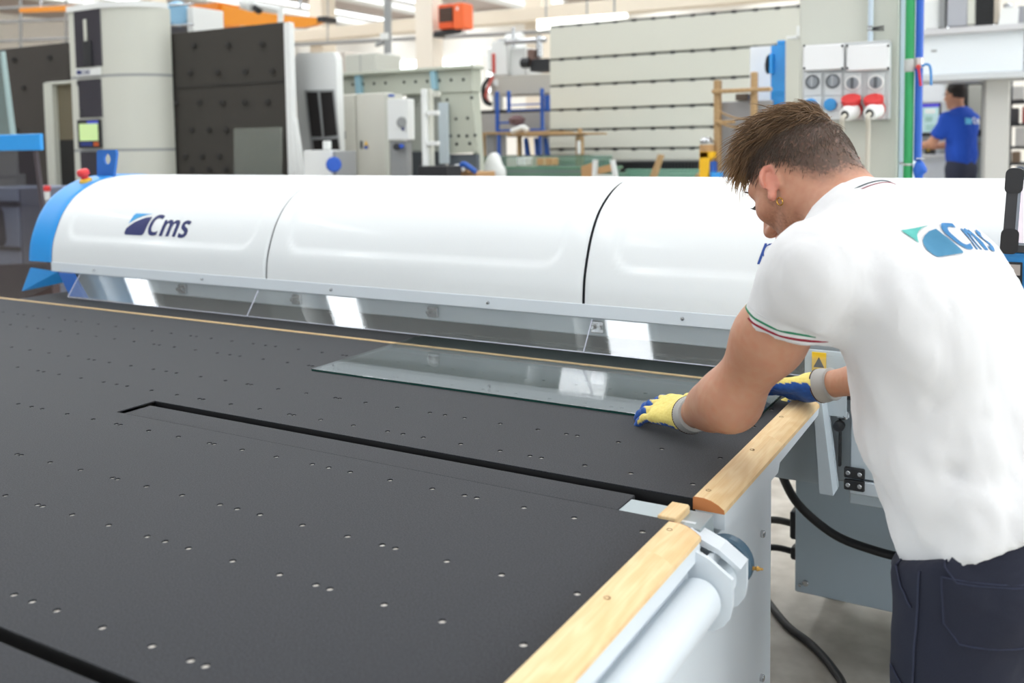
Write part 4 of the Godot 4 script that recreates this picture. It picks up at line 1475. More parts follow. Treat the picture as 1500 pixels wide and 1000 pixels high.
func frames_and_cabinets() -> void:
	var t: Node3D
	var m: MB
	t = thing("glass_tilter", "sage grey perforated steel frame with blue clamps behind the hood", "frame", Vector3(-5.112, 0, -7))
	bx(t, "header_beam", paint(rgb8(190, 194, 180), 0.5), -5.952, -4.421, 1.972, 2.187, -7.15, -7, 0.006)
	bx(t, "header_lip", paint(rgb8(190, 194, 180), 0.5), -5.897, -4.381, 2.169, 2.199, -7.14, -6.94, 0.006)
	rod(t, "hole", black_plastic, Vector3(-5.877, 2.093, -7), Vector3(-5.872, 2.093, -6.994), 0.014)
	rod(t, "hole", black_plastic, Vector3(-5.745, 2.092, -7), Vector3(-5.741, 2.092, -6.994), 0.014)
	rod(t, "hole", black_plastic, Vector3(-5.624, 2.091, -7), Vector3(-5.619, 2.09, -6.994), 0.014)
	rod(t, "hole", black_plastic, Vector3(-5.495, 2.09, -7), Vector3(-5.491, 2.089, -6.994), 0.014)
	rod(t, "hole", black_plastic, Vector3(-5.361, 2.089, -7), Vector3(-5.357, 2.088, -6.994), 0.014)
	rod(t, "hole", black_plastic, Vector3(-5.152, 2.087, -7), Vector3(-5.148, 2.086, -6.994), 0.014)
	rod(t, "hole", black_plastic, Vector3(-5.023, 2.086, -7), Vector3(-5.019, 2.085, -6.994), 0.014)
	rod(t, "hole", black_plastic, Vector3(-4.896, 2.084, -7), Vector3(-4.892, 2.084, -6.994), 0.014)
	rod(t, "hole", black_plastic, Vector3(-4.763, 2.083, -7), Vector3(-4.759, 2.083, -6.994), 0.014)
	rod(t, "hole", black_plastic, Vector3(-4.64, 2.082, -7), Vector3(-4.636, 2.082, -6.994), 0.014)
	rod(t, "hole", black_plastic, Vector3(-4.512, 2.081, -7), Vector3(-4.508, 2.08, -6.994), 0.014)
	m = MB.new()
	m.slab(PackedVector2Array([Vector2(-4.771, 2.024), Vector2(-4.448, 2.011), Vector2(-4.389, 1.451), Vector2(-4.734, 1.43)]), Vector3(0, 0, -7.06), Vector3(1, 0, 0), Vector3(0, 1, 0), Vector3(0, 0, 0.04))
	part(t, "side_sheet", m, paint(rgb8(190, 194, 180), 0.5))
	rod(t, "hole", black_plastic, Vector3(-4.701, 1.913, -7.02), Vector3(-4.695, 1.913, -7.012), 0.014)
	rod(t, "hole", black_plastic, Vector3(-4.443, 1.922, -7.02), Vector3(-4.438, 1.921, -7.012), 0.014)
	rod(t, "hole", black_plastic, Vector3(-4.61, 1.742, -7.02), Vector3(-4.605, 1.742, -7.012), 0.014)
	rod(t, "hole", black_plastic, Vector3(-4.489, 1.745, -7.02), Vector3(-4.484, 1.745, -7.012), 0.014)
	rod(t, "hole", black_plastic, Vector3(-4.672, 1.593, -7.02), Vector3(-4.666, 1.593, -7.012), 0.014)
	rod(t, "hole", black_plastic, Vector3(-4.585, 1.592, -7.02), Vector3(-4.58, 1.591, -7.012), 0.014)
	rod(t, "hole", black_plastic, Vector3(-4.499, 1.59, -7.02), Vector3(-4.494, 1.59, -7.012), 0.014)
	rod(t, "hole", black_plastic, Vector3(-4.414, 1.595, -7.02), Vector3(-4.409, 1.594, -7.012), 0.014)
	rod(t, "hole", black_plastic, Vector3(-4.608, 1.52, -7.02), Vector3(-4.603, 1.52, -7.012), 0.014)
	rod(t, "hole", black_plastic, Vector3(-4.472, 1.524, -7.02), Vector3(-4.467, 1.524, -7.012), 0.014)
	bx(t, "backing", paint(rgb8(168, 172, 164), 0.5), -5.205, -4.796, 1.456, 1.988, -7.15, -7.1, 0.006)
	m = MB.new()
	m.slab(PackedVector2Array([Vector2(-5.685, 2.186), Vector2(-5.629, 2.183), Vector2(-5.618, 1.994), Vector2(-5.675, 1.997)]), Vector3(0, 0, -7), Vector3(1, 0, 0), Vector3(0, 1, 0), Vector3(0, 0, 0.05))
	part(t, "clamp", m, paint(rgb8(150, 190, 205), 0.4))
	m = MB.new()
	m.slab(PackedVector2Array([Vector2(-4.837, 2.174), Vector2(-4.785, 2.171), Vector2(-4.775, 2.003), Vector2(-4.819, 2.005)]), Vector3(0, 0, -7), Vector3(1, 0, 0), Vector3(0, 1, 0), Vector3(0, 0, 0.05))
	part(t, "clamp", m, paint(rgb8(150, 190, 205), 0.4))
	m = MB.new()
	m.slab(PackedVector2Array([Vector2(-6.008, 2.224), Vector2(-5.957, 2.221), Vector2(-5.907, 1.202), Vector2(-5.967, 1.201)]), Vector3(0, 0, -7.2), Vector3(1, 0, 0), Vector3(0, 1, 0), Vector3(0, 0, 0.1))
	part(t, "leg", m, paint(rgb8(190, 194, 180), 0.5))
	m = MB.new()
	m.slab(PackedVector2Array([Vector2(-4.525, 2.149), Vector2(-4.482, 2.147), Vector2(-4.429, 1.21), Vector2(-4.479, 1.209)]), Vector3(0, 0, -7.2), Vector3(1, 0, 0), Vector3(0, 1, 0), Vector3(0, 0, 0.1))
	part(t, "leg", m, paint(rgb8(190, 194, 180), 0.5))
	bx(t, "foot", grey_paint, -6.001, -4.465, 0, 1.206, -7.3, -7.1, 0.006)
	bx(t, "lower_panel", paint(rgb8(62, 68, 74), 0.5), -5.186, -4.771, 1.209, 1.456, -7.1, -7.05, 0.006)
	bx(t, "lower_panel", paint(rgb8(96, 104, 112), 0.5), -4.734, -4.417, 1.211, 1.429, -7.1, -7.05, 0.006)
	bx(t, "pale_strut", paint(rgb8(196, 208, 214), 0.5), -4.762, -4.667, 1.346, 1.887, -7, -6.96, 0.006)
	t = thing("electric_cabinet", "tall pale grey switch cabinet with two doors and a yellow warning sign", "cabinet", Vector3(-5.261, 0, -6.5))
	bx(t, "cabinet_body", beige_paint, -5.527, -4.984, 0, 1.968, -6.62, -6.5, 0.006)
	bx(t, "door", paint(rgb8(214, 212, 202), 0.5), -5.495, -5.303, 0, 1.961, -6.5, -6.48, 0.006)
	bx(t, "door", paint(rgb8(214, 212, 202), 0.5), -5.288, -4.969, 0, 1.962, -6.5, -6.48, 0.006)
	bx(t, "handle", black_plastic, -5.44, -5.416, 1.575, 1.647, -6.49, -6.47, 0.006)
	bx(t, "handle", black_plastic, -5.252, -5.229, 1.49, 1.56, -6.49, -6.47, 0.006)
	m = MB.new()
	m.slab(PackedVector2Array([Vector2(-5.218, 1.495), Vector2(-5.159, 1.495), Vector2(-5.186, 1.56)]), Vector3(0, 0, -6.479), Vector3(1, 0, 0), Vector3(0, 1, 0), Vector3(0, 0, 0.005))
	part(t, "warning_sign", m, paint(rgb8(245, 195, 40), 0.5))
	bx(t, "notice", paint(rgb8(40, 90, 180), 0.5), -5.21, -5.165, 1.489, 1.518, -6.479, -6.473, 0.006)
	t = thing("control_console", "white control console with a round dial on a grey pedestal", "console", Vector3(-4.665, 0, -6.2))
	bx(t, "console_box", pale_paint, -4.743, -4.538, 1.558, 1.888, -6.3, -6.2, 0.006)
	bx(t, "console_side", beige_paint, -4.813, -4.764, 0, 1.939, -6.45, -6.25, 0.006)
	bx(t, "pedestal", grey_paint, -4.74, -4.568, 0, 1.552, -6.3, -6.22, 0.006)
	rod(t, "dial", grey_paint, Vector3(-4.592, 1.7, -6.2), Vector3(-4.578, 1.699, -6.18), 0.045)
	rod(t, "dial_mark", navy_print, Vector3(-4.587, 1.645, -6.2), Vector3(-4.572, 1.645, -6.18), 0.012)
	rod(t, "knob", black_plastic, Vector3(-4.653, 1.503, -6.2), Vector3(-4.608, 1.503, -6.14), 0.03)
	rod(t, "key_switch", paint(rgb8(40, 80, 180), 0.5), Vector3(-4.604, 1.508, -6.2), Vector3(-4.575, 1.508, -6.16), 0.02)
	bx(t, "keypad", paint(rgb8(70, 100, 180), 0.5), -4.715, -4.667, 1.906, 1.928, -6.21, -6.18, 0.006)
	t = thing("roller_upright", "pale steel upright with rungs and a black foot block", "upright", Vector3(-4.22, 0, -6))
	bx(t, "post", pale_paint, -4.263, -4.225, 1.342, 1.945, -6.06, -6, 0.006)
	bx(t, "post", beige_paint, -4.246, -4.208, 1.341, 1.946, -6.1, -6.04, 0.006)
	bx(t, "rung", pale_paint, -4.215, -4.108, 1.739, 1.775, -6.04, -6, 0.006)
	bx(t, "rung", pale_paint, -4.221, -4.113, 1.509, 1.541, -6.04, -6, 0.006)
	bx(t, "rung", beige_paint, -4.161, -4.098, 1.878, 1.919, -6.04, -6, 0.006)
	bx(t, "foot_block", black_plastic, -4.268, -3.996, 0, 1.353, -6.15, -5.95, 0.006)
	t = thing("carton", "brown carton of offcuts behind the white hood", "carton", Vector3(-4.102, 0, -6.3))
	bx(t, "box", board_card, -4.226, -3.961, 0.9, 1.296, -6.6, -6.3, 0.006)
	bx(t, "flap", board_card, -4.205, -4.153, 1.291, 1.312, -6.3, -6.28, 0.006)
	bx(t, "flap", board_card, -4.14, -4.088, 1.291, 1.313, -6.3, -6.28, 0.006)
	bx(t, "flap", board_card, -4.075, -4.024, 1.291, 1.313, -6.3, -6.28, 0.006)
	bx(t, "flap", board_card, -4.011, -3.961, 1.291, 1.313, -6.3, -6.28, 0.006)
	bx(t, "stand", grey_paint, -4.214, -3.988, 0, 1.23, -6.57, -6.32, 0.006)
	t = thing("strap", "loose blue and white strap on the brown carton", "strap", Vector3(-4.036, 0, -6.25))
	hose(t, "band", clamp_blue, [Vector3(-4.088, 1.297, -6.25), Vector3(-4.048, 1.362, -6.25), Vector3(-3.985, 1.335, -6.25), Vector3(-3.929, 1.298, -6.25)], 0.02)
	hose(t, "band", pale_paint, [Vector3(-4.165, 1.308, -6.25), Vector3(-4.1, 1.346, -6.25), Vector3(-4.036, 1.313, -6.25)], 0.015)

func glass_store() -> void:
	var t: Node3D
	var m: MB
	t = thing("beam_machine", "long grey horizontal machine beam with hoses, behind the stacked glass", "machine", Vector3(-5.419, 0, -9.5))
	bx(t, "upper_beam", paint(rgb8(190, 186, 176), 0.5), -5.755, -4.965, 2.085, 2.302, -10, -9.5, 0.006)
	bx(t, "lower_beam", paint(rgb8(172, 168, 162), 0.5), -5.932, -4.971, 1.658, 1.877, -10, -9.5, 0.006)
	bx(t, "dark_gap", black_plastic, -5.992, -5.021, 1.881, 1.921, -9.9, -9.6, 0.006)
	bx(t, "column", pale_paint, -5.852, -5.645, 2.333, 2.733, -10.1, -9.7, 0.006)
	bx(t, "column", pale_paint, -5.648, -5.444, 2.329, 2.649, -10.2, -9.8, 0.006)
	bx(t, "motor", black_plastic, -5.28, -5.032, 2.345, 2.484, -9.9, -9.6, 0.006)
	bx(t, "motor_mount", paint(rgb8(120, 96, 88), 0.5), -5.315, -5.243, 2.414, 2.6, -9.8, -9.6, 0.006)
	rod(t, "motor_bar", black_plastic, Vector3(-5.387, 2.451, -9.6), Vector3(-5.28, 2.445, -9.6), 0.06)
	bx(t, "red_bar", paint(rgb8(196, 70, 60), 0.5), -5.732, -5.704, 2.344, 2.572, -9.55, -9.5, 0.006)
	rod(t, "pipe", steel, Vector3(-5.661, 2.711, -9.7), Vector3(-5.116, 2.707, -9.7), 0.03)
	rod(t, "pipe", steel, Vector3(-5.205, 2.759, -9.7), Vector3(-5.208, 2.51, -9.7), 0.04)
	rod(t, "pipe", steel, Vector3(-5.547, 2.878, -9.7), Vector3(-5.551, 2.641, -9.7), 0.02)
	rod(t, "badge", pale_paint, Vector3(-5.671, 2.231, -9.5), Vector3(-5.665, 2.231, -9.49), 0.04)
	hose(t, "hose", rubber, [Vector3(-5.723, 2.294, -9.45), Vector3(-5.778, 2.2, -9.4), Vector3(-5.789, 2.082, -9.4), Vector3(-5.754, 2.002, -9.4), Vector3(-5.71, 1.979, -9.45)], 0.025)
	hose(t, "hose", paint(rgb8(190, 90, 80), 0.6), [Vector3(-5.686, 2.3, -9.45), Vector3(-5.723, 2.174, -9.4), Vector3(-5.753, 2.065, -9.4), Vector3(-5.747, 1.996, -9.45)], 0.02)
	bx(t, "stand", grey_paint, -5.888, -5.774, 0, 1.666, -9.9, -9.6, 0.006)
	bx(t, "stand", grey_paint, -5.169, -5.063, 0, 1.652, -9.9, -9.6, 0.006)
	t = thing("clamp_rack", "row of upright blue steel stakes with cross bars", "rack", Vector3(-5.161, 0, -9.2))
	bx(t, "stake", clamp_blue, -5.516, -5.484, 1.681, 2.109, -9.25, -9.2, 0.006)
	bx(t, "stake", clamp_blue, -5.362, -5.331, 1.868, 2.111, -9.25, -9.2, 0.006)
	bx(t, "stake", clamp_blue, -4.939, -4.909, 1.669, 2.123, -9.25, -9.2, 0.006)
	bx(t, "stake", clamp_blue, -4.897, -4.838, 1.869, 2.048, -9.27, -9.22, 0.006)
	bx(t, "cross_bar", clamp_blue, -5.38, -4.92, 1.946, 1.961, -9.26, -9.23, 0.006)
	bx(t, "cross_bar", clamp_blue, -5.381, -4.921, 1.885, 1.9, -9.26, -9.23, 0.006)
	bx(t, "cross_bar", clamp_blue, -5.518, -5.26, 1.747, 1.77, -9.26, -9.23, 0.006)
	bx(t, "base_bar", clamp_blue, -5.52, -4.908, 1.659, 1.682, -9.28, -9.2, 0.006)
	bx(t, "leg", clamp_blue, -5.509, -5.482, 0, 1.665, -9.27, -9.22, 0.006)
	bx(t, "leg", clamp_blue, -4.982, -4.956, 0, 1.655, -9.27, -9.22, 0.006)
	m = MB.new()
	m.lathe(PackedVector2Array([Vector2(0, -0.05), Vector2(0.08, -0.03), Vector2(0.1, 0.03), Vector2(0.04, 0.07), Vector2(0, 0.07)]), Vector3(-5.234, 1.766, -9.2), Vector3.UP, 10)
	part(t, "vice", m, paint(rgb8(120, 92, 92), 0.5))
	t = thing("workbench", "long rough timber bench on thin legs in front of the cream panels", "bench", Vector3(-4.711, 0, -8.6))
	bx(t, "bench_top", timber, -5.16, -4.329, 1.617, 1.638, -8.8, -8.3, 0.006)
	bx(t, "bench_top", timber, -4.756, -3.886, 1.596, 1.615, -8.65, -8.15, 0.006)
	bx(t, "edge_board", paint(rgb8(90, 66, 48), 0.8), -4.75, -3.881, 1.586, 1.595, -8.18, -8.14, 0.006)
	bx(t, "leg", timber, -4.671, -4.639, 0, 1.595, -8.26, -8.2, 0.006)
	bx(t, "leg", timber, -4.021, -3.991, 0, 1.584, -8.26, -8.2, 0.006)
	bx(t, "leg", timber, -3.984, -3.955, 0, 1.583, -8.26, -8.2, 0.006)
	bx(t, "shelf_bar", paint(rgb8(100, 84, 70), 0.8), -4.804, -3.868, 1.386, 1.403, -8.26, -8.2, 0.006)
	bx(t, "leg", timber, -5.202, -5.177, 0, 1.626, -8.45, -8.4, 0.006)
	m = MB.new()
	m.slab(PackedVector2Array([Vector2(-4.618, 1.574), Vector2(-4.594, 1.574), Vector2(-4.566, 1.397), Vector2(-4.605, 1.397)]), Vector3(0, 0, -8.3), Vector3(1, 0, 0), Vector3(0, 1, 0), Vector3(0, 0, 0.05))
	part(t, "blue_prop", m, clamp_blue)
	m = MB.new()
	m.slab(PackedVector2Array([Vector2(-4.501, 1.572), Vector2(-4.478, 1.572), Vector2(-4.45, 1.396), Vector2(-4.489, 1.396)]), Vector3(0, 0, -8.3), Vector3(1, 0, 0), Vector3(0, 1, 0), Vector3(0, 0, 0.05))
	part(t, "blue_prop", m, clamp_blue)
	m = MB.new()
	m.slab(PackedVector2Array([Vector2(-4.394, 1.57), Vector2(-4.371, 1.57), Vector2(-4.343, 1.396), Vector2(-4.381, 1.396)]), Vector3(0, 0, -8.3), Vector3(1, 0, 0), Vector3(0, 1, 0), Vector3(0, 0, 0.05))
	part(t, "blue_prop", m, clamp_blue)
	bx(t, "offcut", timber, -3.987, -3.958, 1.538, 1.655, -8.23, -8.18, 0.006)
	bx(t, "offcut", pale_paint, -3.971, -3.942, 1.408, 1.537, -8.16, -8.13, 0.006)
	tag(hose(self, "cloth_bundle", pale_paint, [Vector3(-4.779, 1.638, -8.3), Vector3(-4.699, 1.664, -8.3), Vector3(-4.652, 1.677, -8.3), Vector3(-4.598, 1.649, -8.3)], 0.03), "crumpled white cloth lying on the timber bench", "cloth")
	t = thing("stacked_glass", "lowest green tinted glass sheet lying in the flat stack behind the hood", "glass", Vector3(-3.971, 0, -7.5), "flat stack of glass sheets")
	bx(t, "sheet", paint(rgb8(104, 136, 118), 0.08), -4.633, -3.358, 1.197, 1.222, -7.85, -7.5, 0.002)
	t = thing("stacked_glass", "second green tinted glass sheet lying in the flat stack behind the hood", "glass", Vector3(-3.982, 0, -7.52), "flat stack of glass sheets")
	bx(t, "sheet", paint(rgb8(112, 143, 124), 0.08), -4.63, -3.347, 1.225, 1.25, -7.87, -7.52, 0.002)
	t = thing("stacked_glass", "third green tinted glass sheet lying in the flat stack behind the hood", "glass", Vector3(-3.992, 0, -7.54), "flat stack of glass sheets")
	bx(t, "sheet", paint(rgb8(120, 136, 130), 0.08), -4.627, -3.414, 1.252, 1.278, -7.89, -7.54, 0.002)
	t = thing("stacked_glass", "topmost green tinted glass sheet lying in the flat stack behind the hood", "glass", Vector3(-4.003, 0, -7.56), "flat stack of glass sheets")
	bx(t, "sheet", paint(rgb8(104, 143, 118), 0.08), -4.624, -3.403, 1.28, 1.305, -7.91, -7.56, 0.002)
	t = thing("glass_trestle", "grey trestle under the flat stack of green glass", "trestle", Vector3(-4.077, 0, -7.7))
	bx(t, "top_bar", grey_paint, -4.521, -3.532, 1.158, 1.192, -7.7, -7.4, 0.004)
	bx(t, "leg", grey_paint, -4.599, -4.554, 0, 1.143, -7.75, -7.65, 0.006)
	bx(t, "leg", grey_paint, -3.706, -3.665, 0, 1.15, -7.75, -7.65, 0.006)
	t = thing("carton", "small brown carton standing on the green glass stack", "carton", Vector3(-4.151, 0, -7.8))
	bx(t, "box", board_card, -4.149, -3.993, 1.314, 1.382, -7.79, -7.65, 0.006)
	bx(t, "tape", paint(rgb8(205, 180, 140), 0.5), -4.075, -4.054, 1.316, 1.385, -7.655, -7.645, 0.006)
	t = thing("upright_glass", "green tinted glass pane standing behind the flat glass stack", "glass", Vector3(-4.208, 0, -7.95))
	bx(t, "pane", pane(Color(0.45, 0.62, 0.55), 0.45), -4.939, -3.518, 1.18, 1.4, -7.94, -7.92, 0.002)
	bx(t, "foot", grey_paint, -4.928, -3.51, 0, 1.181, -7.96, -7.9, 0.002)
	t = thing("white_carton", "small white carton standing on the green glass stack", "carton", Vector3(-4.399, 0, -7.8))
	bx(t, "box", pale_paint, -4.358, -4.271, 1.315, 1.383, -7.79, -7.65, 0.006)
	bx(t, "lid", pale_paint, -4.358, -4.264, 1.374, 1.389, -7.795, -7.645, 0.006)
	t = thing("plastic_wrap", "crumpled white plastic wrap at the left end of the glass stack", "wrap", Vector3(-4.408, 0, -7.3))
	var fw := Field.new()
	fw.egg(Vector3(-4.451, 1.239, -7.3), Vector3(0.07, 0.084, 0.07), Basis(), 0.04)
	fw.egg(Vector3(-4.407, 1.301, -7.3), Vector3(0.08, 0.096, 0.07), Basis(), 0.04)
	fw.egg(Vector3(-4.391, 1.374, -7.3), Vector3(0.06, 0.072, 0.07), Basis(), 0.04)
	fw.egg(Vector3(-4.344, 1.252, -7.3), Vector3(0.07, 0.084, 0.07), Basis(), 0.04)
	fw.egg(Vector3(-4.452, 1.19, -7.3), Vector3(0.08, 0.096, 0.07), Basis(), 0.04)
	m = MB.new()
	fw.build(m, Vector3(-4.657, 1.039, -7.5), Vector3(-4.157, 1.539, -7.1), 0.03)
	part(t, "wrap_fold", m, pale_paint)
	bx(t, "post", pale_paint, -4.468, -4.367, 0, 1.202, -7.4, -7.3, 0.006)
	t = thing("folding_stand", "white folding A shaped stand beside the glass stack", "stand", Vector3(-3.26, 0, -7.2))
	m = MB.new()
	m.slab(PackedVector2Array([Vector2(-3.372, 1.372), Vector2(-3.34, 1.372), Vector2(-3.348, 1.201), Vector2(-3.38, 1.2)]), Vector3(0, 0, -7.24), Vector3(1, 0, 0), Vector3(0, 1, 0), Vector3(0, 0, 0.04))
	part(t, "leg", m, pale_paint)
	m = MB.new()
	m.slab(PackedVector2Array([Vector2(-3.216, 1.371), Vector2(-3.185, 1.371), Vector2(-3.15, 1.202), Vector2(-3.18, 1.202)]), Vector3(0, 0, -7.24), Vector3(1, 0, 0), Vector3(0, 1, 0), Vector3(0, 0, 0.04))
	part(t, "leg", m, pale_paint)
	m = MB.new()
	m.slab(PackedVector2Array([Vector2(-3.364, 1.302), Vector2(-3.22, 1.336), Vector2(-3.202, 1.279), Vector2(-3.371, 1.244)]), Vector3(0, 0, -7.27), Vector3(1, 0, 0), Vector3(0, 1, 0), Vector3(0, 0, 0.02))
	part(t, "board", m, board_card)
	bx(t, "cross_bar", pale_paint, -3.376, -3.183, 1.229, 1.246, -7.25, -7.22, 0.006)
	bx(t, "foot", pale_paint, -3.38, -3.348, 0, 1.206, -7.24, -7.2, 0.006)
	bx(t, "foot", pale_paint, -3.174, -3.144, 0, 1.207, -7.24, -7.2, 0.006)
	t = thing("cardboard_sheet", "pale brown cardboard sheet leaning on the white folding stand", "cardboard", Vector3(-3.344, 0, -7.3))
	m = MB.new()
	m.slab(PackedVector2Array([Vector2(-3.528, 1.312), Vector2(-3.419, 1.347), Vector2(-3.42, 1.196), Vector2(-3.523, 1.196)]), Vector3(0, 0, -7.32), Vector3(1, 0, 0), Vector3(0, 1, 0), Vector3(0, 0, 0.02))
	part(t, "sheet", m, board_card)
	bx(t, "foot", board_card, -3.523, -3.42, 0, 1.202, -7.32, -7.3, 0.006)

func panel_stack() -> void:
	var t: Node3D
	var m: MB
	t = thing("panel_wall", "wide stack of cream horizontal panels with dark clipped joints", "panel wall", Vector3(-3.336, 0, -9))
	bx(t, "panel", paint(rgb8(214, 214, 202), 0.55), -4.705, -2.089, 2.412, 2.74, -9.08, -9, 0.008)
	bx(t, "joint", paint(rgb8(92, 94, 88), 0.7), -4.705, -2.089, 2.738, 2.762, -9.08, -9.012, 0.0)
	bx(t, "clip", black_plastic, -4.585, -4.54, 2.734, 2.762, -9.05, -8.992, 0.0)
	bx(t, "clip", black_plastic, -4.379, -4.334, 2.734, 2.762, -9.05, -8.992, 0.0)
	bx(t, "clip", black_plastic, -4.174, -4.129, 2.734, 2.762, -9.05, -8.992, 0.0)
	bx(t, "clip", black_plastic, -3.968, -3.923, 2.734, 2.762, -9.05, -8.992, 0.0)
	bx(t, "clip", black_plastic, -3.763, -3.718, 2.734, 2.762, -9.05, -8.992, 0.0)
	bx(t, "clip", black_plastic, -3.557, -3.512, 2.734, 2.762, -9.05, -8.992, 0.0)
	bx(t, "clip", black_plastic, -3.352, -3.307, 2.734, 2.762, -9.05, -8.992, 0.0)
	bx(t, "clip", black_plastic, -3.147, -3.102, 2.734, 2.762, -9.05, -8.992, 0.0)
	bx(t, "clip", black_plastic, -2.941, -2.896, 2.734, 2.762, -9.05, -8.992, 0.0)
	bx(t, "clip", black_plastic, -2.736, -2.691, 2.734, 2.762, -9.05, -8.992, 0.0)
	bx(t, "clip", black_plastic, -2.53, -2.485, 2.734, 2.762, -9.05, -8.992, 0.0)
	bx(t, "clip", black_plastic, -2.325, -2.28, 2.734, 2.762, -9.05, -8.992, 0.0)
	bx(t, "clip", black_plastic, -2.119, -2.074, 2.734, 2.762, -9.05, -8.992, 0.0)
	bx(t, "panel", paint(rgb8(211, 212, 200), 0.55), -4.709, -2.089, 2.134, 2.392, -9.08, -9, 0.008)
	bx(t, "joint", paint(rgb8(92, 94, 88), 0.7), -4.709, -2.089, 2.39, 2.414, -9.08, -9.012, 0.0)
	bx(t, "clip", black_plastic, -4.589, -4.544, 2.386, 2.414, -9.05, -8.992, 0.0)
	bx(t, "clip", black_plastic, -4.383, -4.338, 2.386, 2.414, -9.05, -8.992, 0.0)
	bx(t, "clip", black_plastic, -4.177, -4.132, 2.386, 2.414, -9.05, -8.992, 0.0)
	bx(t, "clip", black_plastic, -3.972, -3.927, 2.386, 2.414, -9.05, -8.992, 0.0)
	bx(t, "clip", black_plastic, -3.766, -3.721, 2.386, 2.414, -9.05, -8.992, 0.0)
	bx(t, "clip", black_plastic, -3.56, -3.515, 2.386, 2.414, -9.05, -8.992, 0.0)
	bx(t, "clip", black_plastic, -3.354, -3.309, 2.386, 2.414, -9.05, -8.992, 0.0)
	bx(t, "clip", black_plastic, -3.148, -3.103, 2.386, 2.414, -9.05, -8.992, 0.0)
	bx(t, "clip", black_plastic, -2.943, -2.898, 2.386, 2.414, -9.05, -8.992, 0.0)
	bx(t, "clip", black_plastic, -2.737, -2.692, 2.386, 2.414, -9.05, -8.992, 0.0)
	bx(t, "clip", black_plastic, -2.531, -2.486, 2.386, 2.414, -9.05, -8.992, 0.0)
	bx(t, "clip", black_plastic, -2.325, -2.28, 2.386, 2.414, -9.05, -8.992, 0.0)
	bx(t, "clip", black_plastic, -2.119, -2.074, 2.386, 2.414, -9.05, -8.992, 0.0)
	bx(t, "panel", paint(rgb8(214, 214, 202), 0.55), -4.712, -2.089, 1.88, 2.114, -9.08, -9, 0.008)
	bx(t, "joint", paint(rgb8(92, 94, 88), 0.7), -4.712, -2.089, 2.112, 2.136, -9.08, -9.012, 0.0)
	bx(t, "clip", black_plastic, -4.592, -4.547, 2.108, 2.136, -9.05, -8.992, 0.0)
	bx(t, "clip", black_plastic, -4.386, -4.341, 2.108, 2.136, -9.05, -8.992, 0.0)
	bx(t, "clip", black_plastic, -4.18, -4.135, 2.108, 2.136, -9.05, -8.992, 0.0)
	bx(t, "clip", black_plastic, -3.974, -3.929, 2.108, 2.136, -9.05, -8.992, 0.0)
	bx(t, "clip", black_plastic, -3.768, -3.723, 2.108, 2.136, -9.05, -8.992, 0.0)
	bx(t, "clip", black_plastic, -3.562, -3.517, 2.108, 2.136, -9.05, -8.992, 0.0)
	bx(t, "clip", black_plastic, -3.356, -3.311, 2.108, 2.136, -9.05, -8.992, 0.0)
	bx(t, "clip", black_plastic, -3.15, -3.105, 2.108, 2.136, -9.05, -8.992, 0.0)
	bx(t, "clip", black_plastic, -2.944, -2.899, 2.108, 2.136, -9.05, -8.992, 0.0)
	bx(t, "clip", black_plastic, -2.738, -2.693, 2.108, 2.136, -9.05, -8.992, 0.0)
	bx(t, "clip", black_plastic, -2.532, -2.487, 2.108, 2.136, -9.05, -8.992, 0.0)
	bx(t, "clip", black_plastic, -2.325, -2.28, 2.108, 2.136, -9.05, -8.992, 0.0)
	bx(t, "clip", black_plastic, -2.119, -2.074, 2.108, 2.136, -9.05, -8.992, 0.0)
	bx(t, "panel", paint(rgb8(211, 212, 200), 0.55), -4.716, -2.089, 1.666, 1.86, -9.08, -9, 0.008)
	bx(t, "joint", paint(rgb8(92, 94, 88), 0.7), -4.716, -2.089, 1.858, 1.882, -9.08, -9.012, 0.0)
	bx(t, "clip", black_plastic, -4.596, -4.551, 1.854, 1.882, -9.05, -8.992, 0.0)
	bx(t, "clip", black_plastic, -4.389, -4.344, 1.854, 1.882, -9.05, -8.992, 0.0)
	bx(t, "clip", black_plastic, -4.183, -4.138, 1.854, 1.882, -9.05, -8.992, 0.0)
	bx(t, "clip", black_plastic, -3.977, -3.932, 1.854, 1.882, -9.05, -8.992, 0.0)
	bx(t, "clip", black_plastic, -3.77, -3.725, 1.854, 1.882, -9.05, -8.992, 0.0)
	bx(t, "clip", black_plastic, -3.564, -3.519, 1.854, 1.882, -9.05, -8.992, 0.0)
	bx(t, "clip", black_plastic, -3.358, -3.313, 1.854, 1.882, -9.05, -8.992, 0.0)
	bx(t, "clip", black_plastic, -3.151, -3.106, 1.854, 1.882, -9.05, -8.992, 0.0)
	bx(t, "clip", black_plastic, -2.945, -2.9, 1.854, 1.882, -9.05, -8.992, 0.0)
	bx(t, "clip", black_plastic, -2.738, -2.693, 1.854, 1.882, -9.05, -8.992, 0.0)
	bx(t, "clip", black_plastic, -2.532, -2.487, 1.854, 1.882, -9.05, -8.992, 0.0)
	bx(t, "clip", black_plastic, -2.326, -2.281, 1.854, 1.882, -9.05, -8.992, 0.0)
	bx(t, "clip", black_plastic, -2.119, -2.074, 1.854, 1.882, -9.05, -8.992, 0.0)
	bx(t, "panel", paint(rgb8(214, 214, 202), 0.55), -4.718, -2.089, 1.462, 1.646, -9.08, -9, 0.008)
	bx(t, "joint", paint(rgb8(92, 94, 88), 0.7), -4.718, -2.089, 1.644, 1.668, -9.08, -9.012, 0.0)
	bx(t, "clip", black_plastic, -4.598, -4.553, 1.64, 1.668, -9.05, -8.992, 0.0)
	bx(t, "clip", black_plastic, -4.392, -4.347, 1.64, 1.668, -9.05, -8.992, 0.0)
	bx(t, "clip", black_plastic, -4.185, -4.14, 1.64, 1.668, -9.05, -8.992, 0.0)
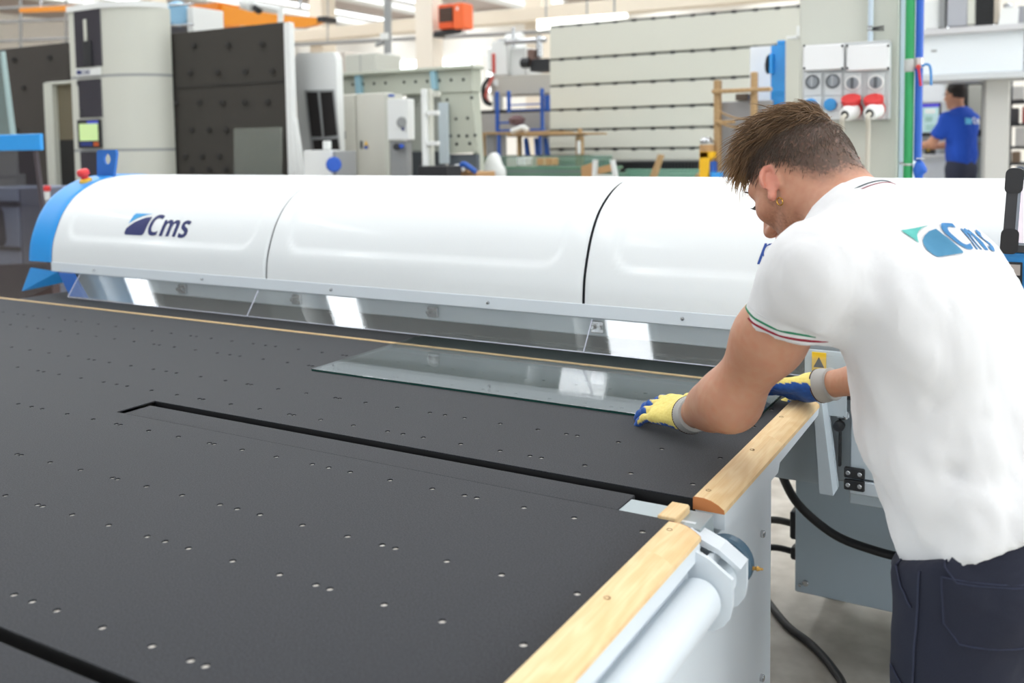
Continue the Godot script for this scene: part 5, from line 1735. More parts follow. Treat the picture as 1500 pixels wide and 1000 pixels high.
	bx(t, "clip", black_plastic, -3.979, -3.934, 1.64, 1.668, -9.05, -8.992, 0.0)
	bx(t, "clip", black_plastic, -3.772, -3.727, 1.64, 1.668, -9.05, -8.992, 0.0)
	bx(t, "clip", black_plastic, -3.565, -3.52, 1.64, 1.668, -9.05, -8.992, 0.0)
	bx(t, "clip", black_plastic, -3.359, -3.314, 1.64, 1.668, -9.05, -8.992, 0.0)
	bx(t, "clip", black_plastic, -3.152, -3.107, 1.64, 1.668, -9.05, -8.992, 0.0)
	bx(t, "clip", black_plastic, -2.946, -2.901, 1.64, 1.668, -9.05, -8.992, 0.0)
	bx(t, "clip", black_plastic, -2.739, -2.694, 1.64, 1.668, -9.05, -8.992, 0.0)
	bx(t, "clip", black_plastic, -2.533, -2.488, 1.64, 1.668, -9.05, -8.992, 0.0)
	bx(t, "clip", black_plastic, -2.326, -2.281, 1.64, 1.668, -9.05, -8.992, 0.0)
	bx(t, "clip", black_plastic, -2.119, -2.074, 1.64, 1.668, -9.05, -8.992, 0.0)
	bx(t, "panel", paint(rgb8(211, 212, 200), 0.55), -4.721, -2.089, 1.334, 1.442, -9.08, -9, 0.008)
	bx(t, "joint", paint(rgb8(92, 94, 88), 0.7), -4.721, -2.089, 1.44, 1.464, -9.08, -9.012, 0.0)
	bx(t, "clip", black_plastic, -4.601, -4.556, 1.436, 1.464, -9.05, -8.992, 0.0)
	bx(t, "clip", black_plastic, -4.394, -4.349, 1.436, 1.464, -9.05, -8.992, 0.0)
	bx(t, "clip", black_plastic, -4.187, -4.142, 1.436, 1.464, -9.05, -8.992, 0.0)
	bx(t, "clip", black_plastic, -3.98, -3.935, 1.436, 1.464, -9.05, -8.992, 0.0)
	bx(t, "clip", black_plastic, -3.774, -3.729, 1.436, 1.464, -9.05, -8.992, 0.0)
	bx(t, "clip", black_plastic, -3.567, -3.522, 1.436, 1.464, -9.05, -8.992, 0.0)
	bx(t, "clip", black_plastic, -3.36, -3.315, 1.436, 1.464, -9.05, -8.992, 0.0)
	bx(t, "clip", black_plastic, -3.153, -3.108, 1.436, 1.464, -9.05, -8.992, 0.0)
	bx(t, "clip", black_plastic, -2.947, -2.902, 1.436, 1.464, -9.05, -8.992, 0.0)
	bx(t, "clip", black_plastic, -2.74, -2.695, 1.436, 1.464, -9.05, -8.992, 0.0)
	bx(t, "clip", black_plastic, -2.533, -2.488, 1.436, 1.464, -9.05, -8.992, 0.0)
	bx(t, "clip", black_plastic, -2.326, -2.281, 1.436, 1.464, -9.05, -8.992, 0.0)
	bx(t, "clip", black_plastic, -2.119, -2.074, 1.436, 1.464, -9.05, -8.992, 0.0)
	bx(t, "frame_foot", grey_paint, -4.722, -2.089, 0, 1.33, -9.3, -9.1)
	t = thing("roller_comb", "row of black upright slats under the cream panels", "slat rack", Vector3(-3.439, 0, -8.8))
	bx(t, "slat", black_plastic, -3.879, -3.858, 1.226, 1.32, -8.9, -8.8, 0.0)
	bx(t, "slat", black_plastic, -3.845, -3.824, 1.226, 1.32, -8.9, -8.8, 0.0)
	bx(t, "slat", black_plastic, -3.811, -3.79, 1.226, 1.32, -8.9, -8.8, 0.0)
	bx(t, "slat", black_plastic, -3.777, -3.756, 1.226, 1.32, -8.9, -8.8, 0.0)
	bx(t, "slat", black_plastic, -3.742, -3.722, 1.226, 1.32, -8.9, -8.8, 0.0)
	bx(t, "slat", black_plastic, -3.708, -3.688, 1.226, 1.32, -8.9, -8.8, 0.0)
	bx(t, "slat", black_plastic, -3.674, -3.654, 1.226, 1.32, -8.9, -8.8, 0.0)
	bx(t, "slat", black_plastic, -3.64, -3.62, 1.226, 1.32, -8.9, -8.8, 0.0)
	bx(t, "slat", black_plastic, -3.606, -3.586, 1.226, 1.32, -8.9, -8.8, 0.0)
	bx(t, "slat", black_plastic, -3.572, -3.552, 1.226, 1.32, -8.9, -8.8, 0.0)
	bx(t, "slat", black_plastic, -3.538, -3.517, 1.226, 1.32, -8.9, -8.8, 0.0)
	bx(t, "slat", black_plastic, -3.504, -3.483, 1.226, 1.32, -8.9, -8.8, 0.0)
	bx(t, "slat", black_plastic, -3.47, -3.449, 1.226, 1.32, -8.9, -8.8, 0.0)
	bx(t, "slat", black_plastic, -3.436, -3.415, 1.226, 1.32, -8.9, -8.8, 0.0)
	bx(t, "slat", black_plastic, -3.402, -3.381, 1.226, 1.32, -8.9, -8.8, 0.0)
	bx(t, "slat", black_plastic, -3.368, -3.347, 1.226, 1.32, -8.9, -8.8, 0.0)
	bx(t, "slat", black_plastic, -3.333, -3.313, 1.226, 1.32, -8.9, -8.8, 0.0)
	bx(t, "slat", black_plastic, -3.299, -3.279, 1.226, 1.32, -8.9, -8.8, 0.0)
	bx(t, "slat", black_plastic, -3.265, -3.245, 1.226, 1.32, -8.9, -8.8, 0.0)
	bx(t, "slat", black_plastic, -3.231, -3.211, 1.226, 1.32, -8.9, -8.8, 0.0)
	bx(t, "slat", black_plastic, -3.197, -3.177, 1.226, 1.32, -8.9, -8.8, 0.0)
	bx(t, "slat", black_plastic, -3.163, -3.143, 1.226, 1.32, -8.9, -8.8, 0.0)
	bx(t, "slat", black_plastic, -3.129, -3.108, 1.226, 1.32, -8.9, -8.8, 0.0)
	bx(t, "slat", black_plastic, -3.095, -3.074, 1.226, 1.32, -8.9, -8.8, 0.0)
	bx(t, "slat", black_plastic, -3.061, -3.04, 1.226, 1.32, -8.9, -8.8, 0.0)
	bx(t, "slat", black_plastic, -3.027, -3.006, 1.226, 1.32, -8.9, -8.8, 0.0)
	bx(t, "base", rubber, -3.879, -2.993, 0, 1.246, -9.05, -8.88)
	t = thing("glass_cullet_bed", "bed of small greenish glass rods in front of the black slats", "glass bed", Vector3(-3.323, 0, -8.5))
	bx(t, "tray", paint(rgb8(128, 132, 124), 0.6), -3.733, -2.891, 0, 1.151, -8.75, -8.5)
	for j in 3:
		for k in 22:
			rod(t, "glass_rod", paint(rgb8(120, 168, 146), 0.15), Vector3(-3.713 + (k + 0.5 * (j % 2)) * 0.037, 1.167 + j * 0.03, -8.56 - j * 0.07), Vector3(-3.663 + (k + 0.5 * (j % 2)) * 0.037, 1.181 + j * 0.03, -8.56 - j * 0.07), 0.016, 6)
	t = thing("timber_wedge", "pale timber board leaning in front of the black slats", "board", Vector3(-3.231, 0, -8.3))
	m = MB.new()
	m.slab(PackedVector2Array([Vector2(-3.217, 1.4), Vector2(-3.17, 1.393), Vector2(-3.251, 1.171), Vector2(-3.312, 1.171)]), Vector3(0, 0, -8.35), Vector3(1, 0, 0), Vector3(0, 1, 0), Vector3(0, 0, 0.05))
	part(t, "wedge", m, timber)
	bx(t, "foot", timber, -3.312, -3.251, 0, 1.178, -8.35, -8.3, 0.006)
	t = thing("timber_wedge", "short pale timber offcut lying right of the leaning board", "board", Vector3(-2.861, 0, -8.3))
	m = MB.new()
	m.slab(PackedVector2Array([Vector2(-2.818, 1.231), Vector2(-2.793, 1.213), Vector2(-2.838, 1.163), Vector2(-2.876, 1.163)]), Vector3(0, 0, -8.3), Vector3(1, 0, 0), Vector3(0, 1, 0), Vector3(0, 0, 0.05))
	part(t, "wedge", m, timber)
	bx(t, "foot", timber, -2.876, -2.838, 0, 1.169, -8.3, -8.25, 0.006)
	t = thing("white_board", "plain white board standing beside the blue unit", "board", Vector3(-1.971, 0, -7.2))
	bx(t, "sheet", paint(rgb8(246, 248, 250), 0.5), -2.049, -1.878, 0, 2.221, -7.24, -7.2, 0.006)
	t = thing("blue_unit", "upright bright blue unit with a dark side knob", "machine unit", Vector3(-1.73, 0, -6.8))
	bx(t, "unit_body", blue_paint, -1.784, -1.678, 0, 2.183, -7.1, -6.8, 0.006)
	bx(t, "unit_top", blue_paint, -1.741, -1.684, 2.182, 2.215, -7, -6.8, 0.006)
	bx(t, "side_bulge", blue_paint, -1.785, -1.761, 1.981, 2.124, -6.95, -6.75, 0.006)
	rod(t, "side_knob", black_plastic, Vector3(-1.808, 2.053, -6.8), Vector3(-1.794, 2.052, -6.8), 0.07)
	t = thing("cream_locker", "narrow cream locker between the blue unit and the grey column", "locker", Vector3(-1.611, 0, -6.7))
	bx(t, "locker_body", beige_paint, -1.658, -1.537, 0, 2.203, -7, -6.7, 0.006)
	bx(t, "locker_top", pale_paint, -1.655, -1.539, 2.203, 2.231, -6.95, -6.7, 0.006)
	bx(t, "locker_plate", pale_paint, -1.573, -1.546, 2.215, 2.289, -6.75, -6.65, 0.006)
	t = thing("timber_rack", "open rack of light timber uprights and a cross rail", "rack", Vector3(-1.965, 0, -6.6))
	bx(t, "upright", timber, -2.138, -2.093, 0, 1.945, -6.66, -6.6, 0.006)
	bx(t, "upright", timber, -1.873, -1.834, 0, 1.99, -6.66, -6.6, 0.006)
	bx(t, "cross_rail", timber, -2.137, -1.718, 1.849, 1.877, -6.6, -6.55, 0.006)
	bx(t, "lower_rail", timber, -2.12, -1.977, 1.634, 1.658, -6.6, -6.56, 0.006)
	hose(t, "string", timber, [Vector3(-2.097, 1.726, -6.55), Vector3(-1.98, 1.675, -6.57), Vector3(-1.863, 1.658, -6.55)], 0.006)
	hose(t, "string", timber, [Vector3(-2.097, 1.649, -6.55), Vector3(-2.024, 1.619, -6.57), Vector3(-1.921, 1.597, -6.55)], 0.008)
	bx(t, "bracket", paint(rgb8(96, 82, 70), 0.5), -1.995, -1.902, 1.796, 1.844, -6.75, -6.65, 0.006)
	t = thing("grey_sheet", "flat grey sheet stood upright behind the timber rack", "sheet", Vector3(-1.994, 0, -6.7))
	bx(t, "sheet", paint(rgb8(164, 164, 166), 0.5), -2.145, -1.745, 0, 1.793, -6.74, -6.7, 0.006)
	t = thing("yellow_post", "bright yellow steel bollard beside the timber rack", "bollard", Vector3(-2.155, 0, -6.5))
	bx(t, "post", paint(rgb8(246, 190, 20), 0.5), -2.21, -2.14, 0, 1.438, -6.6, -6.5, 0.006)
	bx(t, "top_arm", paint(rgb8(246, 190, 20), 0.5), -2.21, -2.116, 1.39, 1.438, -6.6, -6.5, 0.006)
	bx(t, "blue_block", clamp_blue, -2.147, -2.107, 1.283, 1.37, -6.6, -6.52, 0.01)
	bx(t, "blue_block", blue_paint, -2.124, -2.045, 0, 1.294, -6.56, -6.48, 0.006)
	t = thing("tape_roll", "brown and silver roll lying on the yellow bollard", "roll", Vector3(-2.164, 0, -6.54))
	m = MB.new()
	m.lathe(PackedVector2Array([Vector2(0.02, 0), Vector2(0.05, 0), Vector2(0.05, 0.05), Vector2(0.02, 0.05)]), Vector3(-2.172, 1.438, -6.55), Vector3.UP, 14)
	part(t, "brown_roll", m, board_card)
	m = MB.new()
	m.lathe(PackedVector2Array([Vector2(0, 0), Vector2(0.045, 0.0), Vector2(0.048, 0.02), Vector2(0.03, 0.045), Vector2(0, 0.05)]), Vector3(-2.172, 1.494, -6.55), Vector3.UP, 14)
	part(t, "silver_cap", m, steel)

func power_column() -> void:
	var t: Node3D
	var m: MB
	m = MB.new()
	m.box(Vector3(-1.155, 0, -5.45), Vector3(-0.679, 6.0, -4.95), 0.012)
	struct("column", "broad grey steel building column carrying the socket panel", m, beige_paint)
	m = MB.new()
	m.box(Vector3(-0.679, 0, -5.4), Vector3(-0.623, 6.0, -4.97), 0.006)
	struct("trim_1", "pale blue white steel edge of the column", m, paint(rgb8(214, 232, 242), 0.45))
	t = thing("conduit", "thin pale steel conduit running down the column to the socket panel", "conduit", Vector3(-0.807, 0, -4.92))
	rod(t, "pipe", paint(rgb8(200, 214, 226), 0.3), Vector3(-0.805, 2.444, -4.92), Vector3(-0.806, 1.978, -4.92), 0.013)
	rod(t, "pipe_clip", steel, Vector3(-0.819, 2.045, -4.92), Vector3(-0.794, 2.044, -4.92), 0.018)
	rod(t, "tie_end", black_plastic, Vector3(-0.814, 2.044, -4.91), Vector3(-0.742, 2.052, -4.91), 0.003)
	rod(t, "tie_end", black_plastic, Vector3(-0.814, 2.041, -4.91), Vector3(-0.742, 2.042, -4.91), 0.003)
	rod(t, "tie_end", black_plastic, Vector3(-0.814, 2.038, -4.91), Vector3(-0.742, 2.032, -4.91), 0.003)
	t = thing("socket_panel", "grey industrial socket panel with four rotary switches and two red sockets in use", "socket panel", Vector3(-0.921, 0, -4.95))
	bx(t, "back_plate", paint(rgb8(198, 200, 200), 0.5), -1.127, -0.71, 1.599, 1.984, -4.95, -4.9, 0.008)
	bx(t, "lid", paint(rgb8(240, 240, 240), 0.5), -1.115, -0.919, 1.85, 1.977, -4.9, -4.86, 0.01)
	bx(t, "lid", paint(rgb8(240, 240, 240), 0.5), -0.909, -0.708, 1.839, 1.964, -4.9, -4.86, 0.01)
	rod(t, "lid_screw", black_plastic, Vector3(-1.109, 1.977, -4.862), Vector3(-1.108, 1.976, -4.855), 0.006)
	rod(t, "lid_screw", black_plastic, Vector3(-1.109, 1.865, -4.862), Vector3(-1.107, 1.864, -4.855), 0.006)
	rod(t, "lid_screw", black_plastic, Vector3(-0.926, 1.965, -4.862), Vector3(-0.925, 1.964, -4.855), 0.006)
	rod(t, "lid_screw", black_plastic, Vector3(-0.925, 1.855, -4.862), Vector3(-0.924, 1.855, -4.855), 0.006)
	rod(t, "lid_screw", black_plastic, Vector3(-0.904, 1.963, -4.862), Vector3(-0.902, 1.963, -4.855), 0.006)
	rod(t, "lid_screw", black_plastic, Vector3(-0.902, 1.854, -4.862), Vector3(-0.901, 1.854, -4.855), 0.006)
	rod(t, "lid_screw", black_plastic, Vector3(-0.715, 1.951, -4.862), Vector3(-0.714, 1.951, -4.855), 0.006)
	rod(t, "lid_screw", black_plastic, Vector3(-0.714, 1.844, -4.862), Vector3(-0.713, 1.844, -4.855), 0.006)
	bx(t, "switch_plate", paint(rgb8(214, 216, 216), 0.5), -1.114, -1.031, 1.729, 1.844, -4.9, -4.89, 0.006)
	m = MB.new()
	m.lathe(PackedVector2Array([Vector2(0.036, 0), Vector2(0.032, 0.012), Vector2(0.026, 0.012), Vector2(0.024, 0.004), Vector2(0, 0.004)]), Vector3(-1.074, 1.797, -4.89), Vector3(0, 0, 1), 24)
	part(t, "switch_ring", m, paint(rgb8(110, 114, 118), 0.5))
	m = MB.new()
	m.cyl(Vector3(-1.074, 1.797, -4.89), Vector3(-1.074, 1.797, -4.878), 0.025, 20, 0.003)
	var kn0 := part(t, "switch_knob", m, paint(rgb8(150, 155, 160), 0.5))
	bx(kn0, "grip", paint(rgb8(168, 172, 176), 0.5), -1.08, -1.068, 1.771, 1.823, -4.88, -4.864, 0.003)
	bx(t, "socket_plate", paint(rgb8(222, 224, 224), 0.5), -1.114, -1.03, 1.609, 1.725, -4.9, -4.89, 0.006)
	bx(t, "switch_plate", paint(rgb8(214, 216, 216), 0.5), -1.014, -0.933, 1.725, 1.839, -4.9, -4.89, 0.006)
	m = MB.new()
	m.lathe(PackedVector2Array([Vector2(0.036, 0), Vector2(0.032, 0.012), Vector2(0.026, 0.012), Vector2(0.024, 0.004), Vector2(0, 0.004)]), Vector3(-0.975, 1.796, -4.89), Vector3(0, 0, 1), 24)
	part(t, "switch_ring", m, paint(rgb8(110, 114, 118), 0.5))
	m = MB.new()
	m.cyl(Vector3(-0.975, 1.796, -4.89), Vector3(-0.975, 1.796, -4.878), 0.025, 20, 0.003)
	var kn1 := part(t, "switch_knob", m, paint(rgb8(150, 155, 160), 0.5))
	bx(kn1, "grip", paint(rgb8(168, 172, 176), 0.5), -0.981, -0.969, 1.77, 1.822, -4.88, -4.864, 0.003)
	bx(t, "socket_plate", paint(rgb8(222, 224, 224), 0.5), -1.013, -0.931, 1.607, 1.722, -4.9, -4.89, 0.006)
	bx(t, "switch_plate", paint(rgb8(214, 216, 216), 0.5), -0.92, -0.84, 1.721, 1.835, -4.9, -4.89, 0.006)
	m = MB.new()
	m.lathe(PackedVector2Array([Vector2(0.04, 0), Vector2(0.036, 0.012), Vector2(0.03, 0.012), Vector2(0.028, 0.004), Vector2(0, 0.004)]), Vector3(-0.881, 1.782, -4.89), Vector3(0, 0, 1), 24)
	part(t, "switch_ring", m, paint(rgb8(232, 232, 230), 0.5))
	m = MB.new()
	m.cyl(Vector3(-0.881, 1.782, -4.89), Vector3(-0.881, 1.782, -4.878), 0.029, 20, 0.003)
	var kn2 := part(t, "switch_knob", m, paint(rgb8(150, 155, 160), 0.5))
	bx(kn2, "grip", paint(rgb8(90, 94, 98), 0.5), -0.887, -0.875, 1.756, 1.808, -4.88, -4.864, 0.003)
	bx(t, "socket_plate", paint(rgb8(222, 224, 224), 0.5), -0.919, -0.838, 1.604, 1.718, -4.9, -4.89, 0.006)
	bx(t, "switch_plate", paint(rgb8(214, 216, 216), 0.5), -0.811, -0.733, 1.717, 1.829, -4.9, -4.89, 0.006)
	m = MB.new()
	m.lathe(PackedVector2Array([Vector2(0.04, 0), Vector2(0.036, 0.012), Vector2(0.03, 0.012), Vector2(0.028, 0.004), Vector2(0, 0.004)]), Vector3(-0.773, 1.78, -4.89), Vector3(0, 0, 1), 24)
	part(t, "switch_ring", m, paint(rgb8(232, 232, 230), 0.5))
	m = MB.new()
	m.cyl(Vector3(-0.773, 1.78, -4.89), Vector3(-0.773, 1.78, -4.878), 0.029, 20, 0.003)
	var kn3 := part(t, "switch_knob", m, paint(rgb8(150, 155, 160), 0.5))
	bx(kn3, "grip", paint(rgb8(90, 94, 98), 0.5), -0.779, -0.767, 1.754, 1.806, -4.88, -4.864, 0.003)
	bx(t, "socket_plate", paint(rgb8(222, 224, 224), 0.5), -0.81, -0.731, 1.602, 1.714, -4.9, -4.89, 0.006)
	m = MB.new()
	m.lathe(PackedVector2Array([Vector2(0.031, 0), Vector2(0.031, 0.018), Vector2(0.026, 0.024), Vector2(0, 0.026)]), Vector3(-0.984, 1.682, -4.89), Vector3(0, -0.12, 1), 22)
	part(t, "blue_socket", m, paint(rgb8(60, 150, 215), 0.5))
	m = MB.new()
	m.lathe(PackedVector2Array([Vector2(0.031, 0), Vector2(0.031, 0.018), Vector2(0.026, 0.024), Vector2(0, 0.026)]), Vector3(-1.08, 1.685, -4.89), Vector3(0, -0.12, 1), 22)
	part(t, "blue_socket", m, paint(rgb8(60, 150, 215), 0.5))
	m = MB.new()
	m.lathe(PackedVector2Array([Vector2(0.046, 0), Vector2(0.046, 0.03), Vector2(0.04, 0.04), Vector2(0.034, 0.04), Vector2(0.034, 0.01)]), Vector3(-0.877, 1.655, -4.89), Vector3(0, -0.25, 1), 24)
	part(t, "red_socket", m, paint(rgb8(206, 48, 50), 0.5))
	m = MB.new()
	m.lathe(PackedVector2Array([Vector2(0, 0), Vector2(0.043, 0.0), Vector2(0.046, 0.006), Vector2(0.046, 0.026), Vector2(0.04, 0.03), Vector2(0, 0.032)]), Vector3(-0.879, 1.685, -4.85), Vector3(-0.02, 0.85, 0.5), 24)
	part(t, "socket_flap", m, paint(rgb8(214, 58, 58), 0.5))
	m = MB.new()
	m.lathe(PackedVector2Array([Vector2(0.046, 0), Vector2(0.046, 0.03), Vector2(0.04, 0.04), Vector2(0.034, 0.04), Vector2(0.034, 0.01)]), Vector3(-0.772, 1.655, -4.89), Vector3(0, -0.25, 1), 24)
	part(t, "red_socket", m, paint(rgb8(206, 48, 50), 0.5))
	m = MB.new()
	m.lathe(PackedVector2Array([Vector2(0, 0), Vector2(0.043, 0.0), Vector2(0.046, 0.006), Vector2(0.046, 0.026), Vector2(0.04, 0.03), Vector2(0, 0.032)]), Vector3(-0.775, 1.681, -4.85), Vector3(-0.02, 0.85, 0.5), 24)
	part(t, "socket_flap", m, paint(rgb8(214, 58, 58), 0.5))
	t = thing("power_plug", "white power plug with pale cable, in the left red socket", "plug", Vector3(-0.872, 0, -4.85), "white plugs in the red sockets")
	m = MB.new()
	m.lathe(PackedVector2Array([Vector2(0.03, -0.02), Vector2(0.041, 0.0), Vector2(0.041, 0.02), Vector2(0.036, 0.035), Vector2(0.038, 0.05), Vector2(0.03, 0.078), Vector2(0.02, 0.08), Vector2(0.018, 0.06)]), Vector3(-0.872, 1.644, -4.85), Vector3(-0.028, -0.022, 0.09), 24)
	part(t, "plug_body", m, paint(rgb8(240, 240, 238), 0.5))
	m = MB.new()
	m.cyl(Vector3(-0.888, 1.631, -4.801), Vector3(-0.895, 1.625, -4.776), 0.02, 16)
	part(t, "cable_gland", m, black_plastic)
	hose(t, "cable", paint(rgb8(206, 200, 186), 0.6), [Vector3(-0.889, 1.63, -4.796), Vector3(-0.902, 1.608, -4.756), Vector3(-0.911, 1.561, -4.79), Vector3(-0.924, 1.472, -4.81), Vector3(-0.92, 1.314, -4.83), Vector3(-0.922, 1.185, -4.85), Vector3(-0.918, 0.777, -4.85)], 0.011)
	t = thing("power_plug", "white power plug with pale cable, in the right red socket", "plug", Vector3(-0.765, 0, -4.85), "white plugs in the red sockets")
	m = MB.new()
	m.lathe(PackedVector2Array([Vector2(0.03, -0.02), Vector2(0.041, 0.0), Vector2(0.041, 0.02), Vector2(0.036, 0.035), Vector2(0.038, 0.05), Vector2(0.03, 0.078), Vector2(0.02, 0.08), Vector2(0.018, 0.06)]), Vector3(-0.765, 1.647, -4.85), Vector3(-0.02, -0.022, 0.09), 24)
	part(t, "plug_body", m, paint(rgb8(240, 240, 238), 0.5))
	m = MB.new()
	m.cyl(Vector3(-0.776, 1.635, -4.801), Vector3(-0.782, 1.629, -4.776), 0.02, 16)
	part(t, "cable_gland", m, black_plastic)
	hose(t, "cable", paint(rgb8(206, 200, 186), 0.6), [Vector3(-0.777, 1.634, -4.796), Vector3(-0.786, 1.612, -4.756), Vector3(-0.789, 1.558, -4.79), Vector3(-0.794, 1.47, -4.81), Vector3(-0.799, 1.315, -4.83), Vector3(-0.801, 1.187, -4.85), Vector3(-0.796, 0.785, -4.85)], 0.011)
	t = thing("cable_tie", "pair of red cable ties sticking out from the column", "cable tie", Vector3(-0.902, 0, -4.87))
	rod(t, "tie", paint(rgb8(196, 60, 56), 0.5), Vector3(-0.929, 1.393, -4.89), Vector3(-0.845, 1.416, -4.89), 0.005)
	rod(t, "tie", paint(rgb8(196, 60, 56), 0.5), Vector3(-0.925, 1.376, -4.89), Vector3(-0.844, 1.356, -4.89), 0.008)
	rod(t, "tie_knot", paint(rgb8(196, 60, 56), 0.5), Vector3(-0.937, 1.385, -4.95), Vector3(-0.924, 1.387, -4.88), 0.012)
	t = thing("green_pipe", "green vertical pipe with a pale coupling beside the column", "pipe", Vector3(-0.628, 0, -4.89))
	rod(t, "pipe_run", paint(rgb8(42, 160, 92), 0.4), Vector3(-0.622, 0, -4.89), Vector3(-0.622, 6.0, -4.89), 0.0215, 18)
	rod(t, "coupling", paint(rgb8(196, 198, 194), 0.3), Vector3(-0.622, 1.886, -4.89), Vector3(-0.622, 1.822, -4.89), 0.025, 18)
	rod(t, "coupling", paint(rgb8(196, 198, 194), 0.3), Vector3(-0.622, 1.389, -4.89), Vector3(-0.622, 1.376, -4.89), 0.025, 18)
	rod(t, "wall_clip", steel, Vector3(-0.66, 1.389, -4.89), Vector3(-0.611, 1.389, -4.89), 0.006)
	t = thing("blue_pipe", "blue vertical compressed air pipe with valve levers beside the green pipe", "pipe", Vector3(-0.577, 0, -4.89))
	rod(t, "pipe_run", paint(rgb8(36, 92, 190), 0.4), Vector3(-0.58, 1.399, -4.89), Vector3(-0.58, 6.0, -4.89), 0.018, 18)
	rod(t, "valve_body", paint(rgb8(206, 196, 190), 0.3, 0.5), Vector3(-0.58, 1.89, -4.89), Vector3(-0.58, 1.839, -4.89), 0.0205, 18)
	rod(t, "red_lever", paint(rgb8(206, 44, 60), 0.5), Vector3(-0.58, 1.85, -4.855), Vector3(-0.567, 1.753, -4.855), 0.006)
	rod(t, "lever_pivot", paint(rgb8(206, 80, 70), 0.5), Vector3(-0.584, 1.846, -4.89), Vector3(-0.579, 1.843, -4.85), 0.012)
	hose(t, "blue_lever", paint(rgb8(70, 140, 205), 0.5), [Vector3(-0.566, 1.846, -4.86), Vector3(-0.542, 1.854, -4.86), Vector3(-0.527, 1.834, -4.86), Vector3(-0.523, 1.755, -4.86)], 0.006)
	var fv := Field.new()
	fv.egg(Vector3(-0.57, 1.382, -4.88), Vector3.ONE * 0.022, Basis(), 0.02)
	fv.egg(Vector3(-0.579, 1.356, -4.88), Vector3.ONE * 0.02, Basis(), 0.02)
	fv.egg(Vector3(-0.552, 1.356, -4.88), Vector3.ONE * 0.018, Basis(), 0.02)
	fv.egg(Vector3(-0.575, 1.33, -4.88), Vector3.ONE * 0.018, Basis(), 0.02)
	fv.egg(Vector3(-0.569, 1.304, -4.88), Vector3.ONE * 0.016, Basis(), 0.02)
	m = MB.new()
	fv.build(m, Vector3(-0.654, 1.252, -4.94), Vector3(-0.494, 1.452, -4.82), 0.008)
	part(t, "filter_valve", m, paint(rgb8(40, 100, 200), 0.4))
	rod(t, "drain", paint(rgb8(40, 100, 200), 0.4), Vector3(-0.585, 1.314, -4.89), Vector3(-0.578, 0.793, -4.89), 0.012)
	bx(t, "pipe_flange", steel, -0.586, -0.55, 1.409, 1.415, -4.92, -4.86, 0.006)

